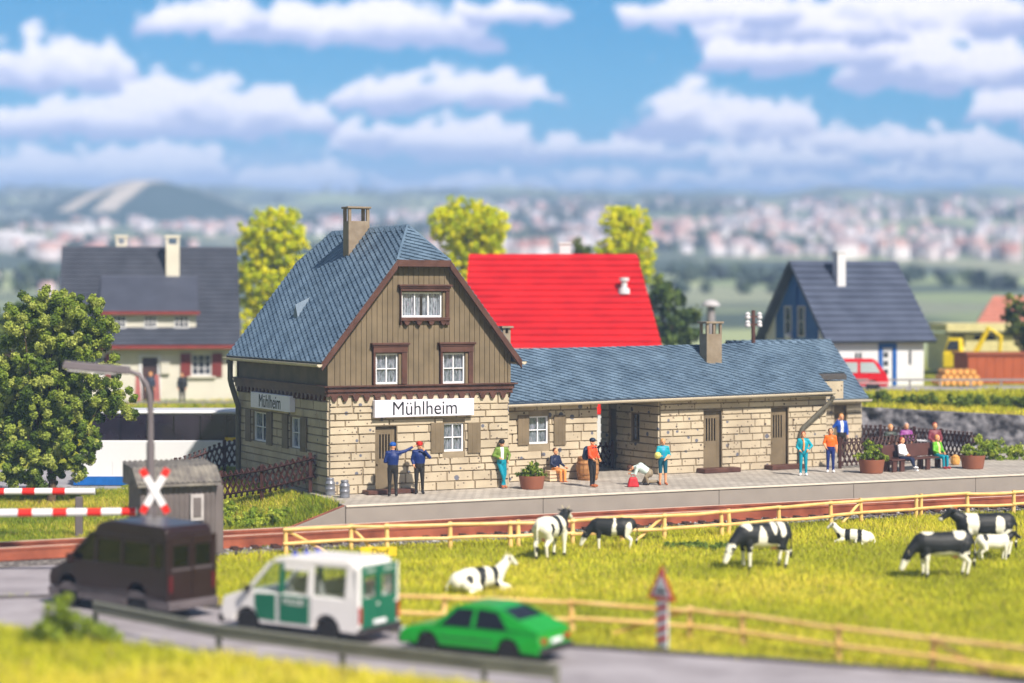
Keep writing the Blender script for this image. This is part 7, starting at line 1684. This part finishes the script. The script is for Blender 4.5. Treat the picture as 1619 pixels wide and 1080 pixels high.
# ------------------------------------------------------------------ cows
M_CW = mat('cow_white', (236,232,214), .6, .06, 4, .1, 20); M_CB = mat('cow_black', (34,36,36), .55, .1, 4, .1, 20); M_CP = mat('cow_pink', (222,160,140), .6); M_HORN = mat('horn', (210,196,160), .5)
def cow(loc, rz, label, pose='stand', s=1.0, black=(), white=(), base='w', seed=0, voxel=.026, facew=True):
    root = empty('cow', loc, label, 'cow', rz, 'black and white cows in the meadow'); root.scale = (s, s, s); c = []; z0 = 0
    if pose == 'lie':
        B = [((.50,0,.42),(.15,0,.40),.27,.31), ((.15,0,.40),(-.35,0,.36),.31,.33), ((-.35,0,.36),(-.62,0,.34),.33,.27)]
        c += [(a, b, r1, r2, 'b', (1,1,.98)) for a, b, r1, r2 in B]
        c += [((.62,0,.52),(.86,0,.78),.19,.13,'b'), ((.88,0,.86),(.98,.0,.86),.115,.11,'b'), ((1.0,.0,.85),(1.16,0,.72),.09,.065,'h')]
        for y in (-.24,.24): c += [((.5,y,.22),(.82,y,.12),.10,.07,'b'), ((.82,y,.12),(.56,y*1.1,.06),.06,.05,'b'), ((-.5,y*1.15,.25),(-.15,y*1.5,.16),.17,.10,'b'), ((-.15,y*1.5,.12),(-.45,y*1.7,.06),.06,.05,'b')]
        hp = Vector((.92,0,.93)); fd = Vector((.75,0,-.6)).normalized(); tail = [(-.86,0,.42),(-.95,.1,.2),(-.9,.2,.05)]
    else:
        c += [((.52,0,.98),(.1,0,.93),.30,.345,'b',(1,.90,1)), ((.1,0,.93),(-.35,0,.95),.345,.335,'b',(1,.92,1)), ((-.35,0,.98),(-.64,0,1.04),.32,.25,'b',(1,.92,1)), ((.5,0,.85),(.62,0,.86),.20,.17,'b')]
        for sg in (-1, 1):
            c += [((.50,.15*sg,.80),(.50,.17*sg,.46),.12,.065,'b'), ((.50,.17*sg,.46),(.49,.17*sg,.12),.058,.042,'w'), ((.49,.17*sg,.12),(.52,.17*sg,.05),.048,.058,'k')]
            c += [((-.60,.14*sg,.92),(-.50,.19*sg,.64),.19,.12,'b'), ((-.50,.19*sg,.64),(-.70,.18*sg,.46),.10,.06,'w'), ((-.70,.18*sg,.46),(-.64,.18*sg,.12),.055,.042,'w'), ((-.64,.18*sg,.12),(-.61,.18*sg,.05),.048,.058,'k')]
        c += [((-.42,0,.66),(-.36,0,.62),.12,.10,'p')]
        if pose == 'graze':
            c += [((.62,0,1.02),(.88,0,.80),.22,.15,'b'), ((.88,0,.80),(1.02,0,.58),.15,.125,'b'), ((1.04,0,.54),(1.16,0,.28),.115,.075,'h')]; hp = Vector((1.0,0,.66)); fd = Vector((.4,0,-.9)).normalized()
        else:
            c += [((.60,0,1.08),(.86,0,1.24),.20,.14,'b'), ((.90,0,1.30),(.98,0,1.30),.125,.12,'b'), ((1.0,0,1.28),(1.24,0,1.12),.10,.075,'h')]; hp = Vector((.92,0,1.38)); fd = Vector((.85,0,-.5)).normalized()
        tail = [(-.84,0,1.14),(-.93,0,.95),(-.92,0,.6),(-.90,.02,.42)]
    upv = Vector((0,1,0)).cross(fd).normalized()*-1
    if upv.z < 0 and pose != 'graze': upv = -upv
    for sg in (-1, 1): c += [(hp+Vector((0,.10*sg,-.03)), hp+Vector((-.03,.24*sg,-.02)), .045, .035, 'e', (1,1,.6))]
    ex = MB(); keys = ['b','w','k','p','h','e','dark']
    for i in range(len(tail)-1): c.append((tail[i], tail[i+1], .032, .026, 'w'))
    c.append((tail[-1], tuple(np.array(tail[-1])-(0,0,.1)), .05, .04, 'k'))
    mats = {'b': M_CW, 'w': M_CW, 'k': M_CB, 'p': M_CP, 'h': M_CW, 'e': M_CB, 'dark': M_CB}
    def paint(C, idx, keys):
        nz = np.array([noise.noise(Vector(p)*2.1+Vector((seed*7.3,0,0)))*1.0+noise.noise(Vector(p)*5+Vector((0,seed*3.1,0)))*.3 for p in C])*.28
        kb = np.full(len(C), base == 'k'); bi = (idx == 0) | (idx == 4) | (idx == 1)
        kb &= (C[:,2] > .52) | (pose == 'lie')
        for (x, z, rx_, rz_) in black: kb |= (((C[:,0]-x)/rx_)**2+((C[:,2]-z)/rz_)**2) < 1+nz*5
        for (x, z, rx_, rz_) in white: kb &= ~((((C[:,0]-x)/rx_)**2+((C[:,2]-z)/rz_)**2) < 1+nz*5)
        out = idx.copy(); out[bi & kb] = keys.index('k'); return out
    ex.cur = 2
    for sg in (-1, 1): ex.sphere(hp+fd*.14+Vector((0,.105*sg,-.02)), .02, 6, 5)
    fuse('body', c, voxel, mats, root, ex, 3, paint)
    for sg in (-1, 1):
        q = MB(); q.tube([hp+Vector((-.01,.05*sg,.02)), hp+Vector((0,.11*sg,.07)), hp+Vector((.02,.13*sg,.13))], [.02,.015,.006], 6); q.build('horn', M_HORN, root)
    return root
cow(ong(757,936,-1), R(28), 'lying white cow with two black bands, nearest to the near fence', 'lie', .92, black=[(-.02,.5,.11,.6),(.40,.5,.09,.6),(-.42,.42,.09,.09)], seed=1)
cow(ong(872,884,-1), R(62), 'white cow with black patches seen from behind, looking back over the far fence', 'stand', .98, black=[(.55,1.1,.22,.5),(.05,1.1,.16,.5),(-.5,.95,.14,.22),(.9,1.4,.2,.2)], seed=2)
cow(ong(968,873,-1.03), R(176), 'black cow with a white head stripe grazing close to the far fence', 'graze', .80, base='k', white=[(1.12,.32,.16,.22),(-.1,.85,.10,.5),(-.62,.7,.14,.35)], seed=3)
cow(ong(1205,901,-1), R(205), 'large black cow with white saddle patches grazing in the middle of the meadow', 'graze', 1.02, base='k', white=[(.55,1.25,.16,.25),(.15,.8,.12,.4),(-.25,1.2,.08,.25),(-.50,1.2,.10,.25),(0,.62,.6,.14),(1.06,.66,.12,.1)], seed=4)
cow(ong(1350,861,-1), R(165), 'small lying white cow with two narrow black bands right below the far fence', 'lie', .68, black=[(.25,.5,.10,.6),(-.28,.5,.10,.6),(.72,.4,.14,.14)], seed=5)
cow(ong(1490,914,-1), R(188), 'black cow with a pink nose grazing in front of the others on the right', 'graze', .98, base='k', white=[(.45,1.3,.20,.12),(-.45,1.25,.14,.14),(1.12,.35,.16,.18),(0,.60,.7,.12),(-.6,.6,.15,.2)], seed=6)
cow(ong(1556,883,-1), R(184), 'large standing cow, black with white shoulder and rump bands, on the far right', 'stand', 1.03, base='k', white=[(.38,.95,.16,.6),(-.38,.95,.13,.4),(1.28,1.1,.12,.12),(0,.62,.6,.12),(-.62,.6,.2,.25)], seed=7)
cow(ong(1572,889,-1), R(10), 'small white calf with a black head standing under the large cow on the right', 'stand', .62, black=[(.95,1.2,.3,.3),(-.5,1.2,.12,.2)], seed=8)

# white cabinet with a red top seen through the covered passage
pc = at(950, 715, 87.0); pc.z = gzf(pc.x, pc.y); kb_ = empty('kiosk', pc, 'narrow white kiosk with a red top seen through the covered passage', 'kiosk', R(8))
q = MB(); q.box(-.9,.9,-.5,.5,0,1.75); q.build('body', M_WW, kb_, bevel=.02); q = MB(); q.box(-.95,.95,-.55,.55,1.752,2.3); q.build('red_top', M_SR, kb_, bevel=.02)
